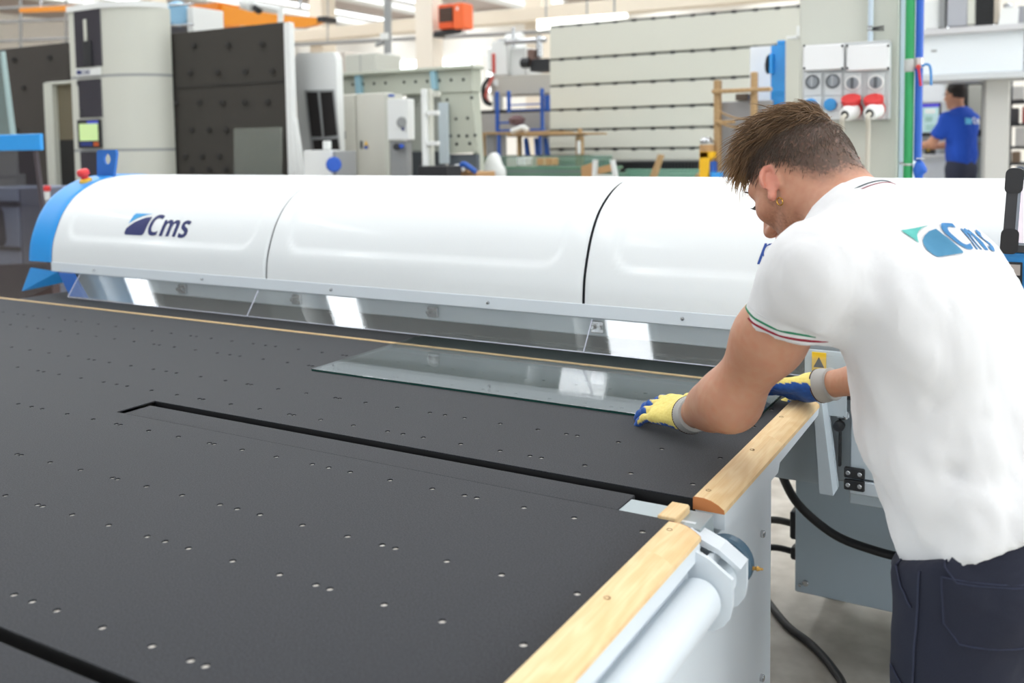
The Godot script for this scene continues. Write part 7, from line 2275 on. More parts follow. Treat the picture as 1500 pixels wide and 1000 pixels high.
func glove(parent: Node3D, w: Vector3, dir: Vector3, up: Vector3, thumb: float, curl: Array, label: String, dip: float, dip_at: float, elbow: Vector3, cuff_len := 0.036) -> void:
	var h := hand_field(w, dir, up, thumb, curl, 1.13, 1.0)
	var f := dir.normalized()
	h.cuts = [Plane(-f, (w - f * 0.012).dot(-f))]
	var s := f.cross(up).normalized() * thumb
	var u := s.cross(f).normalized()
	if u.dot(up) < 0.0:
		u = -u
	h.fold = FastNoiseLite.new()
	h.fold.frequency = 1.0
	h.fold.seed = 4
	h.fold_scale = Vector3.ONE * 70.0
	h.fold_amp = 0.0016
	var yellow := lin(240, 222, 128)
	var yellow2 := lin(228, 204, 104)
	var blue := lin(36, 92, 178)
	var blue2 := lin(26, 72, 150)
	var paint_glove := func(p: Vector3, n: Vector3) -> Color:
		var q := p - w
		var x := q.dot(f)
		var y := q.dot(u)
		var z := q.dot(s)
		var wob := speck.get_noise_3dv(p * 160.0) * 0.006
		var rib := 0.5 + 0.5 * sin(z * 1500.0)
		# dipped: the palm and the finger ends
		var edge := dip_at + 0.009 * cos((z - 0.03) / 0.0205 * TAU)
		var dipped := n.dot(u) < dip + wob * 40.0 or x > edge + wob
		if x < 0.012 + wob and n.dot(u) > -0.6:
			dipped = false
		if dipped:
			return blue.lerp(blue2, clampf(speck.get_noise_3dv(p * 90.0) + 0.3, 0, 1))
		return yellow.lerp(yellow2, clampf(rib * 0.5 + speck.get_noise_3dv(p * 300.0), 0, 1))
	var m := MB.new()
	m.colored = true
	var lo := w - Vector3.ONE * 0.235
	h.build(m, lo, w + Vector3.ONE * 0.235, 0.0032, paint_glove)
	var cloth := paint(Color.WHITE, 0.75)
	cloth.vertex_color_use_as_albedo = true
	cloth.rim_enabled = true
	cloth.rim = 0.2
	var g := part(parent, "work_glove", m, cloth, label)
	# ribbed wrist band
	m = MB.new()
	var rows := []
	var cf := ((w - elbow).normalized() * 0.85 + f * 0.15).normalized()
	var cs := cf.cross(up).normalized()
	var cu := cs.cross(cf)
	for i in 7:
		var line := PackedVector3Array()
		var c := w - cf * (0.004 + cuff_len * i / 6.0)
		for k in 96:
			var a := TAU * k / 96.0
			var r := 0.0365 + 0.001 * (1 if k % 2 else 0) + 0.0015 * sin(i * 1.0) + (0.001 if i == 0 else 0.0)
			line.append(c + cs * cos(a) * r * 1.02 + cu * sin(a) * r * 0.97)
		rows.append(line)
	var inner := PackedVector3Array()
	for k in 96:
		var a := TAU * k / 96.0
		inner.append(w - cf * (0.004 + cuff_len) + (cs * cos(a) + cu * sin(a)) * 0.029)
	rows.append(inner)
	m.grid(rows, true)
	part(g, "wrist_band", m, paint(rgb8(176, 174, 170), 0.9), "grey ribbed wrist band")
	m = MB.new()
	var ringp := PackedVector3Array()
	for k in 41:
		var a := TAU * k / 40.0
		ringp.append(w - cf * 0.006 + cs * cos(a) * 0.0382 + cu * sin(a) * 0.0365)
	m.tube(ringp, 0.0018, 6, false)
	part(g, "band_stitching", m, paint(rgb8(70, 44, 34), 0.9), "dark stitching")


func worker() -> void:
	speck.seed = 9
	speck.frequency = 1.0
	var t := thing("person", "person in white polo shirt and dark navy trousers bending over the glass sheet", "person", Vector3(0.02, 0, -1.7))
	var LS := Vector3(-0.328, 1.30, -1.510)
	var EL := Vector3(-0.487, 1.052, -1.60)
	var LW := Vector3(-0.632, 0.953, -1.80)
	var RS := Vector3(-0.205, 1.255, -1.785)
	var EA := Vector3(-0.20, 1.05, -2.02)
	var RW := Vector3(-0.452, 0.955, -2.138)
	var pel := Vector3(-0.045, 0.90, -1.68)
	var top := Vector3(-0.25, 1.345, -1.67)
	var fb := Vector3(-0.82, 0, -0.57).normalized()
	var lb := Vector3(-0.57, 0, 0.82).normalized()
	var sp := (top - pel).normalized()
	var lat := (LS - RS).normalized()
	lat = (lat - sp * lat.dot(sp)).normalized()
	var fr := lat.cross(sp)
	if fr.dot(fb) < 0.0:
		fr = -fr
	var tb := Basis(lat, sp, fr)
	head_at = head_frame(Vector3(-0.405, 1.418, -1.77), 1.07, 0.66, 0.1)
	var neck0 := Vector3(-0.308, 1.362, -1.688)
	var neck1: Vector3 = head_at * Vector3(-0.03, -0.03, 0)
	# --- skin: head, neck, arms and the trunk under the shirt, one surface
	var b := Field.new()
	b.bone(neck0, neck1, 0.066, 0.056, 0.03)
	b.bone(neck0 + sp * -0.04, (LS + neck0) * 0.5 - sp * 0.03, 0.05, 0.04, 0.03)
	b.bone(neck0 + sp * -0.04, (RS + neck0) * 0.5 - sp * 0.03, 0.05, 0.04, 0.03)
	b.egg(pel.lerp(top, 0.68), Vector3(0.15, 0.2, 0.1), tb, 0.04)
	b.egg(pel.lerp(top, 0.25), Vector3(0.13, 0.2, 0.095), tb, 0.04)
	b.bone((LS + neck0) * 0.5 - sp * 0.03, LS, 0.04, 0.05, 0.03)
	b.bone((RS + neck0) * 0.5 - sp * 0.03, RS, 0.04, 0.05, 0.03)
	for a in [[LS, EL, LW], [RS, EA, RW]]:
		var s0: Vector3 = a[0]
		var e0: Vector3 = a[1]
		var w0: Vector3 = a[2]
		b.bone(s0, s0.lerp(e0, 0.5), 0.052, 0.051, 0.03)
		b.bone(s0.lerp(e0, 0.5), e0, 0.051, 0.043, 0.05)
		b.egg(e0 + (e0 - (s0 + w0) * 0.5).normalized() * 0.008, Vector3.ONE * 0.031, Basis(), 0.035)
		b.bone(e0, w0, 0.041, 0.0275, 0.05)
		var fax: Vector3 = (w0 - e0).normalized()
		var fside := fax.cross(Vector3.UP).normalized()
		b.egg(e0.lerp(w0, 0.3), Vector3(0.0395, 0.09, 0.0395), Basis(fside, fax, fside.cross(fax)), 0.05)
	var skin := paint(Color.WHITE, 0.5)
	skin.vertex_color_use_as_albedo = true
	skin.subsurf_scatter_enabled = true
	skin.subsurf_scatter_strength = 0.12
	var m := MB.new()
	m.colored = true
	var frame := head_at
	var paint_skin := func(p: Vector3, _n: Vector3) -> Color: return skin_color(p, frame)
	b.build(m, Vector3(-0.75, 0.72, -2.25), Vector3(0.2, 1.6, -1.35), 0.0085, paint_skin)
	var h := head_field()
	var inv := head_at.affine_inverse()
	h.bone(inv * neck0, Vector3(-0.03, -0.03, 0), 0.066, 0.056, 0.035)
	h.bone(Vector3(-0.05, 0.0, 0.0), Vector3(-0.075, -0.09, 0), 0.055, 0.055, 0.035)
	var paint_head := func(p: Vector3, _n: Vector3) -> Color: return skin_color(frame * p, frame)
	h.build(m, Vector3(-0.15, -0.16, -0.115), Vector3(0.15, 0.15, 0.115), 0.0036, paint_head, head_at)
	part(t, "body", m, skin)
	# the eyes' whites with a dark iris lie under the lids, brows and lashes are hair
	var hair_mat := paint(Color.WHITE, 0.45)
	hair_mat.vertex_color_use_as_albedo = true
	hair(t, h, hair_mat)
	for s in [-1.0]:
		m = MB.new()
		var e: Vector3 = head_at * Vector3(-0.006, -0.0, 0.082 * s)
		var c: Vector3 = head_at * Vector3(-0.004, -0.041, 0.080 * s)
		var hoop := PackedVector3Array()
		for k in 25:
			var a := TAU * k / 24.0
			hoop.append(c + head_at.basis * Vector3(cos(a) * 0.0062, sin(a) * 0.0068, sin(a) * 0.001 * s))
		m.tube(hoop, 0.0013, 8, false)
		part(t, "earring", m, paint(rgb8(224, 180, 84), 0.2, 1.0), "small gold hoop earring")
	# --- the white polo shirt
	var sh := Field.new()
	sh.egg(pel.lerp(top, 0.66), Vector3(0.172, 0.245, 0.118), tb, 0.05)
	sh.bone(pel.lerp(top, 0.80) + lat * 0.11 - fr * 0.05, pel.lerp(top, 0.80) - lat * 0.075 - fr * 0.05, 0.07, 0.066, 0.06)
	sh.bone(pel.lerp(top, 0.62) + lat * 0.1 - fr * 0.045, pel.lerp(top, 0.62) - lat * 0.075 - fr * 0.045, 0.07, 0.066, 0.06)
	sh.egg(pel.lerp(top, 0.24) + fr * 0.034, Vector3(0.18, 0.235, 0.14), tb, 0.06)
	sh.egg(pel.lerp(top, -0.1) + fr * 0.028, Vector3(0.19, 0.2, 0.15), tb, 0.06)
	sh.bone(top + sp * -0.045, LS + sp * -0.01, 0.082, 0.066, 0.05)
	sh.bone(top + sp * -0.06, RS + sp * -0.015, 0.078, 0.06, 0.05)
	sh.bone(neck0 - sp * 0.035 + lat * 0.02, LS + sp * 0.002, 0.072, 0.055, 0.04)
	sh.bone(top + sp * -0.06, neck0 - (neck1 - neck0) * 0.2, 0.082, 0.068, 0.05)
	var armd := ((EL - LS).normalized() + Vector3(0.15, -0.9, 0)).normalized()
	var armd2 := (EA - RS).normalized()
	var lc := LS.lerp(EL, 0.40) + Vector3(0.014, -0.002, 0)
	var ls1 := LS.lerp(EL, 0.62)
	var rs1 := RS.lerp(EA, 0.62)
	sh.ending = Plane(armd, lc.dot(armd))
	sh.bone(LS, ls1 + Vector3(0.022, -0.02, 0.0), 0.070, 0.067, 0.045)
	sh.ending = Plane(armd2, RS.lerp(EA, 0.42).dot(armd2))
	sh.bone(RS, rs1, 0.070, 0.0665, 0.045)
	sh.ending = null
	sh.fold = FastNoiseLite.new()
	sh.fold.seed = 12
	sh.fold.frequency = 1.0
	sh.fold.fractal_octaves = 3
	sh.fold_scale = Vector3(9, 5, 9)
	sh.fold_amp = 0.012
	var lown := Vector3(0.5, -1.0, 0.1).normalized()
	sh.cuts = [Plane(lown, Vector3(-0.20, 0.815, -1.60).dot(lown))]
	# creases below the arm and across the waist
	for d in [[Vector3(-0.25, 1.13, -1.575), Vector3(-0.12, 1.0, -1.53), 0.024, 0.006], [Vector3(-0.23, 1.10, -1.58), Vector3(-0.16, 0.93, -1.56), 0.02, 0.005],
			[Vector3(-0.20, 0.90, -1.60), Vector3(-0.10, 0.93, -1.53), 0.022, 0.005], [Vector3(-0.21, 0.865, -1.62), Vector3(-0.13, 0.875, -1.54), 0.016, 0.010],
			[Vector3(-0.12, 0.97, -1.54), Vector3(-0.02, 1.02, -1.53), 0.025, 0.005], [Vector3(-0.25, 1.19, -1.53), Vector3(-0.16, 1.26, -1.53), 0.022, 0.008],
			[Vector3(-0.36, 1.22, -1.47), Vector3(-0.30, 1.18, -1.48), 0.016, 0.006], [Vector3(-0.385, 1.25, -1.49), Vector3(-0.31, 1.22, -1.465), 0.014, 0.005]]:
		sh.dents.append(d)
	sh.fold_mask = func(p: Vector3) -> float: return 1.0 + 0.9 * smoothstep(1.12, 0.95, p.y)
	m = MB.new()
	sh.build(m, Vector3(-0.55, 0.70, -2.12), Vector3(0.26, 1.50, -1.32), 0.0082)
	var cotton := paint(rgb8(232, 232, 233), 0.85)
	cotton.heightmap_enabled = true
	cotton.heightmap_texture = grain(0.3, 8, 256)
	cotton.heightmap_scale = 0.03
	tri_world(cotton, 12.0)
	cotton.rim_enabled = true
	cotton.rim = 0.25
	var shirt := part(t, "polo_shirt", m, cotton, "white short sleeved polo shirt")
	for a in [[LS, EL, lc, armd], [RS, EA, RS.lerp(EA, 0.42), armd2]]:
		var c: Vector3 = a[2]
		var ax: Vector3 = a[3]
		var e1 := ax.cross(Vector3.UP).normalized()
		var e2 := ax.cross(e1)
		for q in [[0.000, 0.0022, cotton, "sleeve_hem"], [-0.0125, 0.0021, paint(rgb8(150, 30, 52), 0.8), "sleeve_stripe"], [-0.0215, 0.0021, paint(rgb8(40, 130, 92), 0.8), "sleeve_stripe"], [-0.032, 0.0009, paint(rgb8(214, 214, 216), 0.9), "sleeve_seam"]]:
			var loop := PackedVector3Array()
			for k in 49:
				var an := TAU * k / 48.0
				var dir := e1 * cos(an) + e2 * sin(an)
				var o: Vector3 = c + ax * q[0]
				var p := o + dir * 0.03
				for st in 40:
					var d := sh.value(p, sh.near(p, 0.06))
					if d > -0.0002:
						break
					p += dir * maxf(-d * 0.6, 0.0005)
					if (p - o).length() > 0.085:
						break
				loop.append(p)
			for it in 2:
				var l2 := loop.duplicate()
				for k in 48:
					l2[k] = (loop[posmod(k - 1, 48)] + loop[k] * 2.0 + loop[(k + 1) % 48]) * 0.25
				l2[48] = l2[0]
				loop = l2
			m = MB.new()
			m.tube(loop, q[1], 6, false)
			part(shirt, q[3], m, q[2])
	collar(shirt, neck0, neck1, sp, lat, fr, cotton)
	# print on the back
	var back := -fr
	var o := pel.lerp(top, 0.80) + back * 0.2 + lat * 0.087 + sp * 0.04
	var right := (-lat * 0.96 - sp * 0.24).normalized()
	var put := func(uv: Vector2) -> Array:
		var p := sh.hit(o + right * uv.x + sp * uv.y, -back)
		var nn := sh.gradient(p, 0.004)
		return [p + nn * 0.0012, nn]
	m = MB.new()
	drape(m, polytris(emblem_upper, Vector2(0, 0), Vector2(0.049, 0.057), -0.05), put, 0.012)
	var lg := part(shirt, "back_print", m, paint(rgb8(92, 184, 176), 0.85), "teal swoosh of the back print")
	m = MB.new()
	drape(m, polytris(emblem_lower, Vector2(0, 0), Vector2(0.049, 0.057), -0.05), put, 0.012)
	part(lg, "emblem", m, paint(rgb8(76, 138, 174), 0.85))
	m = MB.new()
	var tr := PackedVector2Array()
	for p in word("Cms", 700, 0.0):
		tr.append(Vector2(0.051 + p.x * 0.047, 0.004 + p.y * 0.054))
	drape(m, tr, put, 0.012)
	part(lg, "lettering", m, paint(rgb8(66, 128, 180), 0.85))
	# --- trousers
	var tr_f := Field.new()
	tr_f.egg(Vector3(-0.065, 0.84, -1.69), Vector3(0.165, 0.17, 0.125), tb, 0.05)
	var LH := Vector3(-0.115, 0.83, -1.615)
	var RH := Vector3(-0.03, 0.83, -1.785)
	for g in [[LH, Vector3(-0.13, 0.48, -1.60), Vector3(-0.06, 0.1, -1.58)], [RH, Vector3(-0.04, 0.48, -1.82), Vector3(0.06, 0.1, -1.84)]]:
		tr_f.bone(g[0], g[1], 0.108, 0.082, 0.05)
		tr_f.bone(g[1], g[2], 0.082, 0.066, 0.04)
	tr_f.fold = FastNoiseLite.new()
	tr_f.fold.seed = 31
	tr_f.fold.frequency = 1.0
	tr_f.fold.fractal_octaves = 3
	tr_f.fold_scale = Vector3(10, 6, 10)
	tr_f.fold_amp = 0.010
	var waist := Vector3(-0.5, 1.0, -0.1).normalized()
	tr_f.cuts = [Plane(Vector3.DOWN, -0.07), Plane(waist, Vector3(-0.20, 0.830, -1.60).dot(waist))]
	m = MB.new()
	tr_f.build(m, Vector3(-0.34, 0.0, -2.0), Vector3(0.22, 0.95, -1.40), 0.0125)
	var navy := paint(rgb8(36, 40, 58), 0.9)
	navy.albedo_texture = grain(0.15, 14, 256, false, ramp2(rgb8(210, 210, 210), rgb8(255, 255, 255)))
	navy.heightmap_enabled = true
	navy.heightmap_texture = grain(0.4, 18, 256)
	navy.heightmap_scale = 0.05
	tri_world(navy, 10.0)
	var trousers := part(t, "work_trousers", m, navy, "dark navy work trousers")
	var away := Vector3(-0.2, 0, 0.98).normalized()
	var ux := Vector3.UP.cross(away).normalized()
	var leg := func(uv: Vector2) -> Array:   # uv: metres along the side of the thigh, from the hip
		var p := tr_f.hit(Vector3(-0.115, 0, -1.6) + ux * uv.x + Vector3.UP * uv.y + away * 0.2, -away)
		var nn := tr_f.gradient(p, 0.004)
		return [p + nn * 0.0022, nn]
	for q in [["cargo_pocket", PackedVector2Array([Vector2(0.0, 0.85), Vector2(0.0, 0.775), Vector2(0.022, 0.748), Vector2(0.15, 0.748), Vector2(0.15, 0.85)])], ["pocket_flap", PackedVector2Array([Vector2(-0.002, 0.90), Vector2(0.003, 0.865), Vector2(0.02, 0.846), Vector2(0.155, 0.846), Vector2(0.155, 0.90)])], ["knee_patch", PackedVector2Array([Vector2(-0.09, 0.66), Vector2(-0.09, 0.40), Vector2(0.03, 0.40), Vector2(0.03, 0.615), Vector2(-0.02, 0.625)])]]:
		m = MB.new()
		drape(m, polytris(q[1], Vector2.ZERO, Vector2.ONE), leg, 0.02)
		var pk := part(trousers, q[0], m, navy)
		m = MB.new()
		var line := PackedVector3Array()
		var poly: PackedVector2Array = q[1]
		for i in poly.size():
			for k in 6:
				var e: Array = leg.call(poly[i].lerp(poly[(i + 1) % poly.size()], k / 6.0))
				line.append(e[0])
		line.append(line[0])
		m.tube(line, 0.0016, 5, false)
		part(pk, "stitching", m, paint(rgb8(44, 49, 70), 0.9))
	for q in [[Vector2(-0.085, 0.845), Vector2(-0.07, 0.80), Vector2(-0.045, 0.775)], [Vector2(-0.035, 0.86), Vector2(-0.04, 0.75), Vector2(-0.045, 0.64), Vector2(-0.05, 0.5)]]:
		m = MB.new()
		var line := []
		for i in q.size() - 1:
			for k in 6:
				var e: Array = leg.call((q[i] as Vector2).lerp(q[i + 1], k / 6.0))
				line.append(e[0])
		m.tube(PackedVector3Array(line), 0.0018, 6)
		part(trousers, "seam", m, paint(rgb8(46, 51, 72), 0.9))
	# shoes
	for q in [Vector3(-0.06, 0, -1.58), Vector3(0.06, 0, -1.84)]:
		var sf := Field.new()
		sf.bone(q + Vector3(0.03, 0.055, 0), q + fb * 0.05 + Vector3(0, 0.055, 0), 0.05, 0.045, 0.03)
		sf.bone(q + fb * 0.05 + Vector3(0, 0.045, 0), q + fb * 0.16 + Vector3(0, 0.035, 0), 0.044, 0.034, 0.03)
		sf.bone(q + Vector3(0, 0.06, 0), q + Vector3(0, 0.11, 0), 0.048, 0.05, 0.03)
		sf.cuts = [Plane(Vector3.DOWN, -0.002)]
		m = MB.new()
		sf.build(m, q + Vector3(-0.25, -0.01, -0.2), q + Vector3(0.12, 0.2, 0.12), 0.009)
		part(t, "safety_shoe", m, rubber)
	glove(t, LW, Vector3(-0.140, -0.014, -0.085), Vector3(0.12, 0.9, 0.5), 1.0, [0.24, 0.24, 0.25, 0.27], "yellow knitted glove dipped in blue, flat on the glass", -0.15, 0.128, EL)
	glove(t, RW, Vector3(-0.150, -0.02, 0.012), Vector3(-0.05, 1.0, -0.45), 1.0, [0.14, 0.14, 0.15, 0.16], "yellow knitted glove with blue palm at the table rail", -0.02, 0.13, EA)


func collar(shirt: Node3D, n0: Vector3, n1: Vector3, sp: Vector3, lat: Vector3, fr: Vector3, cotton: Material) -> void:
	var ax := (n1 - n0).normalized()
	ax = (ax * 0.6 + sp * 0.6).normalized()
	var a1 := (lat - ax * lat.dot(ax)).normalized()
	var a2 := a1.cross(ax)
	if a2.dot(fr) < 0.0:
		a2 = -a2
	var c := n0 + ax * 0.015
	var rows := []
	# section of the folded collar: (radius, height), inside up, over the fold and down outside
	var sec := [Vector2(0.068, -0.03), Vector2(0.066, 0.0), Vector2(0.066, 0.020), Vector2(0.068, 0.026), Vector2(0.073, 0.025), Vector2(0.086, 0.010), Vector2(0.101, -0.014), Vector2(0.0995, -0.017), Vector2(0.078, 0.0), Vector2(0.07, -0.03)]
	var edge := PackedVector3Array()
	var N := 60
	for i in N + 1:
		var a := lerpf(-2.75, 2.75, float(i) / N) - PI * 0.5
		var dir := a1 * cos(a) + a2 * sin(a)
		var front := (sin(a) + 1.0) * 0.5
		var line := PackedVector3Array()
		for q in sec:
			line.append(c + dir * (q.x + 0.004 * sin(a * 3.0) * 0.3) + ax * (q.y - 0.02 * front + (0.006 if q.x > 0.085 else 0.0) * -front))
		rows.append(line)
		edge.append(line[5].lerp(line[6], 0.45) + (dir + ax).normalized() * 0.0008)
	var m := MB.new()
	m.grid(rows, true)
	m.fan(rows[0], -a2)
	m.fan(rows[-1], -a2)
	var col := part(shirt, "collar", m, cotton)
	m = MB.new()
	m.tube(edge, 0.0012, 6)
	part(col, "collar_stripe", m, paint(rgb8(96, 108, 112), 0.8))
	m = MB.new()
	var e2 := PackedVector3Array()
	for i in range(0, rows.size()):
		e2.append((rows[i][5] as Vector3).lerp(rows[i][6], 0.75) + (ax * 0.3).normalized() * 0.0008)
	m.tube(e2, 0.0009, 6)
	part(col, "collar_stripe", m, paint(rgb8(150, 70, 80), 0.8))


func hair(t: Node3D, h: Field, mat: Material) -> void:
	var rng := RandomNumberGenerator.new()
	rng.seed = 77
	var m := MB.new()
	m.colored = true
	var live := h.all()
	var whorl := Vector3(-0.105, 0.07, 0.02)
	var dark := lin(88, 67, 50)
	var mid := lin(168, 131, 94)
	var blond := lin(208, 172, 122)
	var greyish := lin(104, 92, 82)
	var count := 0
	var tries := 0
	while count < 8000 and tries < 50000:
		tries += 1
		var d := Vector3(rng.randf_range(-1, 1), rng.randf_range(-0.3, 1), rng.randf_range(-1, 1))
		if d.length() > 1.0 or d.length() < 0.1:
			continue
		d = d.normalized()
		var p := Vector3(-0.012, 0.045, 0) + d * 0.06
		for k in 14:
			var v := h.value(p, live)
			if v > -0.0005:
				break
			p += d * maxf(-v, 0.0006)
		var full := hairline(p)
		if absf(p.z) > 0.078 or p.x > 0.095:
			continue
		if full < rng.randf() * 0.9 + 0.06:
			continue
		var topness := smoothstep(0.042, 0.092, p.y - absf(p.z) * 0.25 + maxf(0.0, p.x) * 0.2)
		var len := lerpf(0.010, 0.066, topness) * rng.randf_range(0.75, 1.2)
		var foremost := smoothstep(0.02, 0.075, p.x) * topness
		len -= foremost * 0.010
		if p.x < -0.05:
			len *= 0.75
		var n := h.gradient(p, 0.003)
		var flow := (p - whorl)
		flow = (flow - n * flow.dot(n)).normalized()
		flow = (flow + Vector3(0.9, -0.25, 0) * topness + Vector3(0.1, -0.5, 0) * (1.0 - topness)).normalized()
		flow = (flow + Vector3(speck.get_noise_3dv(p * 55.0), speck.get_noise_3dv(p * 55.0 + Vector3(9, 0, 0)), speck.get_noise_3dv(p * 55.0 + Vector3(0, 9, 0))) * 1.1 * topness).normalized()
		len *= 1.0 + 0.5 * topness * speck.get_noise_3dv(p * 45.0 + Vector3(3, 3, 0))
		flow = (flow + Vector3(rng.randf_range(-0.3, 0.3), rng.randf_range(-0.2, 0.2), rng.randf_range(-0.3, 0.3)) * (0.4 + 0.5 * topness)).normalized()
		var dirv := (flow + n * lerpf(0.3, 1.9, topness)).normalized()
		var pts := PackedVector3Array([p])
		var q := p
		var steps := 6
		for k in steps:
			dirv = (dirv + flow * 0.20 - n * 0.10 * topness + Vector3(0, -0.10, 0) * topness * (0.3 + 0.2 * foremost)).normalized()
			q += dirv * len / steps
			var v := h.value(q, live)
			if v < 0.001:
				q += n * (0.001 - v)
			pts.append(q)
		var tone := dark.lerp(mid, clampf(rng.randf() * 0.5 + speck.get_noise_3dv(p * 70.0) * 0.5 + topness * 0.4 * smoothstep(-0.08, 0.06, p.x), 0, 1))
		if topness < 0.3:
			tone = dark.lerp(greyish, rng.randf())
		var tip := tone.lerp(blond, clampf(foremost * 0.9 + topness * 0.25 * rng.randf(), 0, 1))
		var r0 := lerpf(0.0005, 0.0010, topness)
		var side := dirv.cross(n).normalized()
		for k in steps:
			var a := pts[k]
			var b := pts[k + 1]
			var ra := r0 * (1.0 - 0.85 * pow(float(k) / steps, 2.0))
			var rb := r0 * (1.0 - 0.85 * pow(float(k + 1) / steps, 2.0))
			var ax := (b - a).normalized()
			var u := (side - ax * side.dot(ax)).normalized()
			var w := ax.cross(u)
			var c0 := tone.lerp(tip, float(k) / steps)
			var c1 := tone.lerp(tip, float(k + 1) / steps)
			for e in 3:
				var x0 := u * cos(TAU * e / 3.0) + w * sin(TAU * e / 3.0)
				var x1 := u * cos(TAU * (e + 1) / 3.0) + w * sin(TAU * (e + 1) / 3.0)
				var P := [a + x0 * ra, a + x1 * ra, b + x1 * rb, b + x0 * rb]
				var Nn := [x0, x1, x1, x0]
				var C := [c0, c0, c1, c1]
				for tri_ in [[0, 1, 2], [0, 2, 3]]:
					for i in [tri_[0], tri_[2], tri_[1]]:
						m.v.append(head_at * P[i])
						m.n.append(head_at.basis * Nn[i])
						m.c.append(C[i])
						m.uv.append(Vector2.ZERO)
		count += 1
	var o := part(t, "hair", m, mat, "brown hair cropped at the sides with a blond tipped fringe")
	o.set_meta("kind", "stuff")
	# eyes, brows and lashes
	for s in [-1.0, 1.0]:
		m = MB.new()
		for k in 26:
			var z: float = s * lerpf(0.014, 0.05, k / 25.0)
			var a: Vector3 = Vector3(0.094 - absf(z) * 0.32, 0.037 + 0.004 * sin(k * 0.12), z)
			m.tube(PackedVector3Array([head_at * a, head_at * (a + Vector3(0.002, 0.003, s * 0.007)), head_at * (a + Vector3(0.0, 0.003, s * 0.011))]), [0.0012, 0.0009, 0.0003], 4)
		part(t, "eyebrow", m, paint(rgb8(82, 60, 44), 0.7))
		m = MB.new()
		for k in 12:
			var z: float = s * lerpf(0.023, 0.044, k / 11.0)
			var a := Vector3(0.0885 - absf(absf(z) - 0.03) * 0.35, 0.012, z)
			m.tube(PackedVector3Array([head_at * a, head_at * (a + Vector3(0.006, -0.001, s * 0.002)), head_at * (a + Vector3(0.010, 0.002, s * 0.004))]), [0.0006, 0.0005, 0.0002], 4)
		part(t, "eyelash", m, paint(rgb8(40, 30, 26), 0.7))
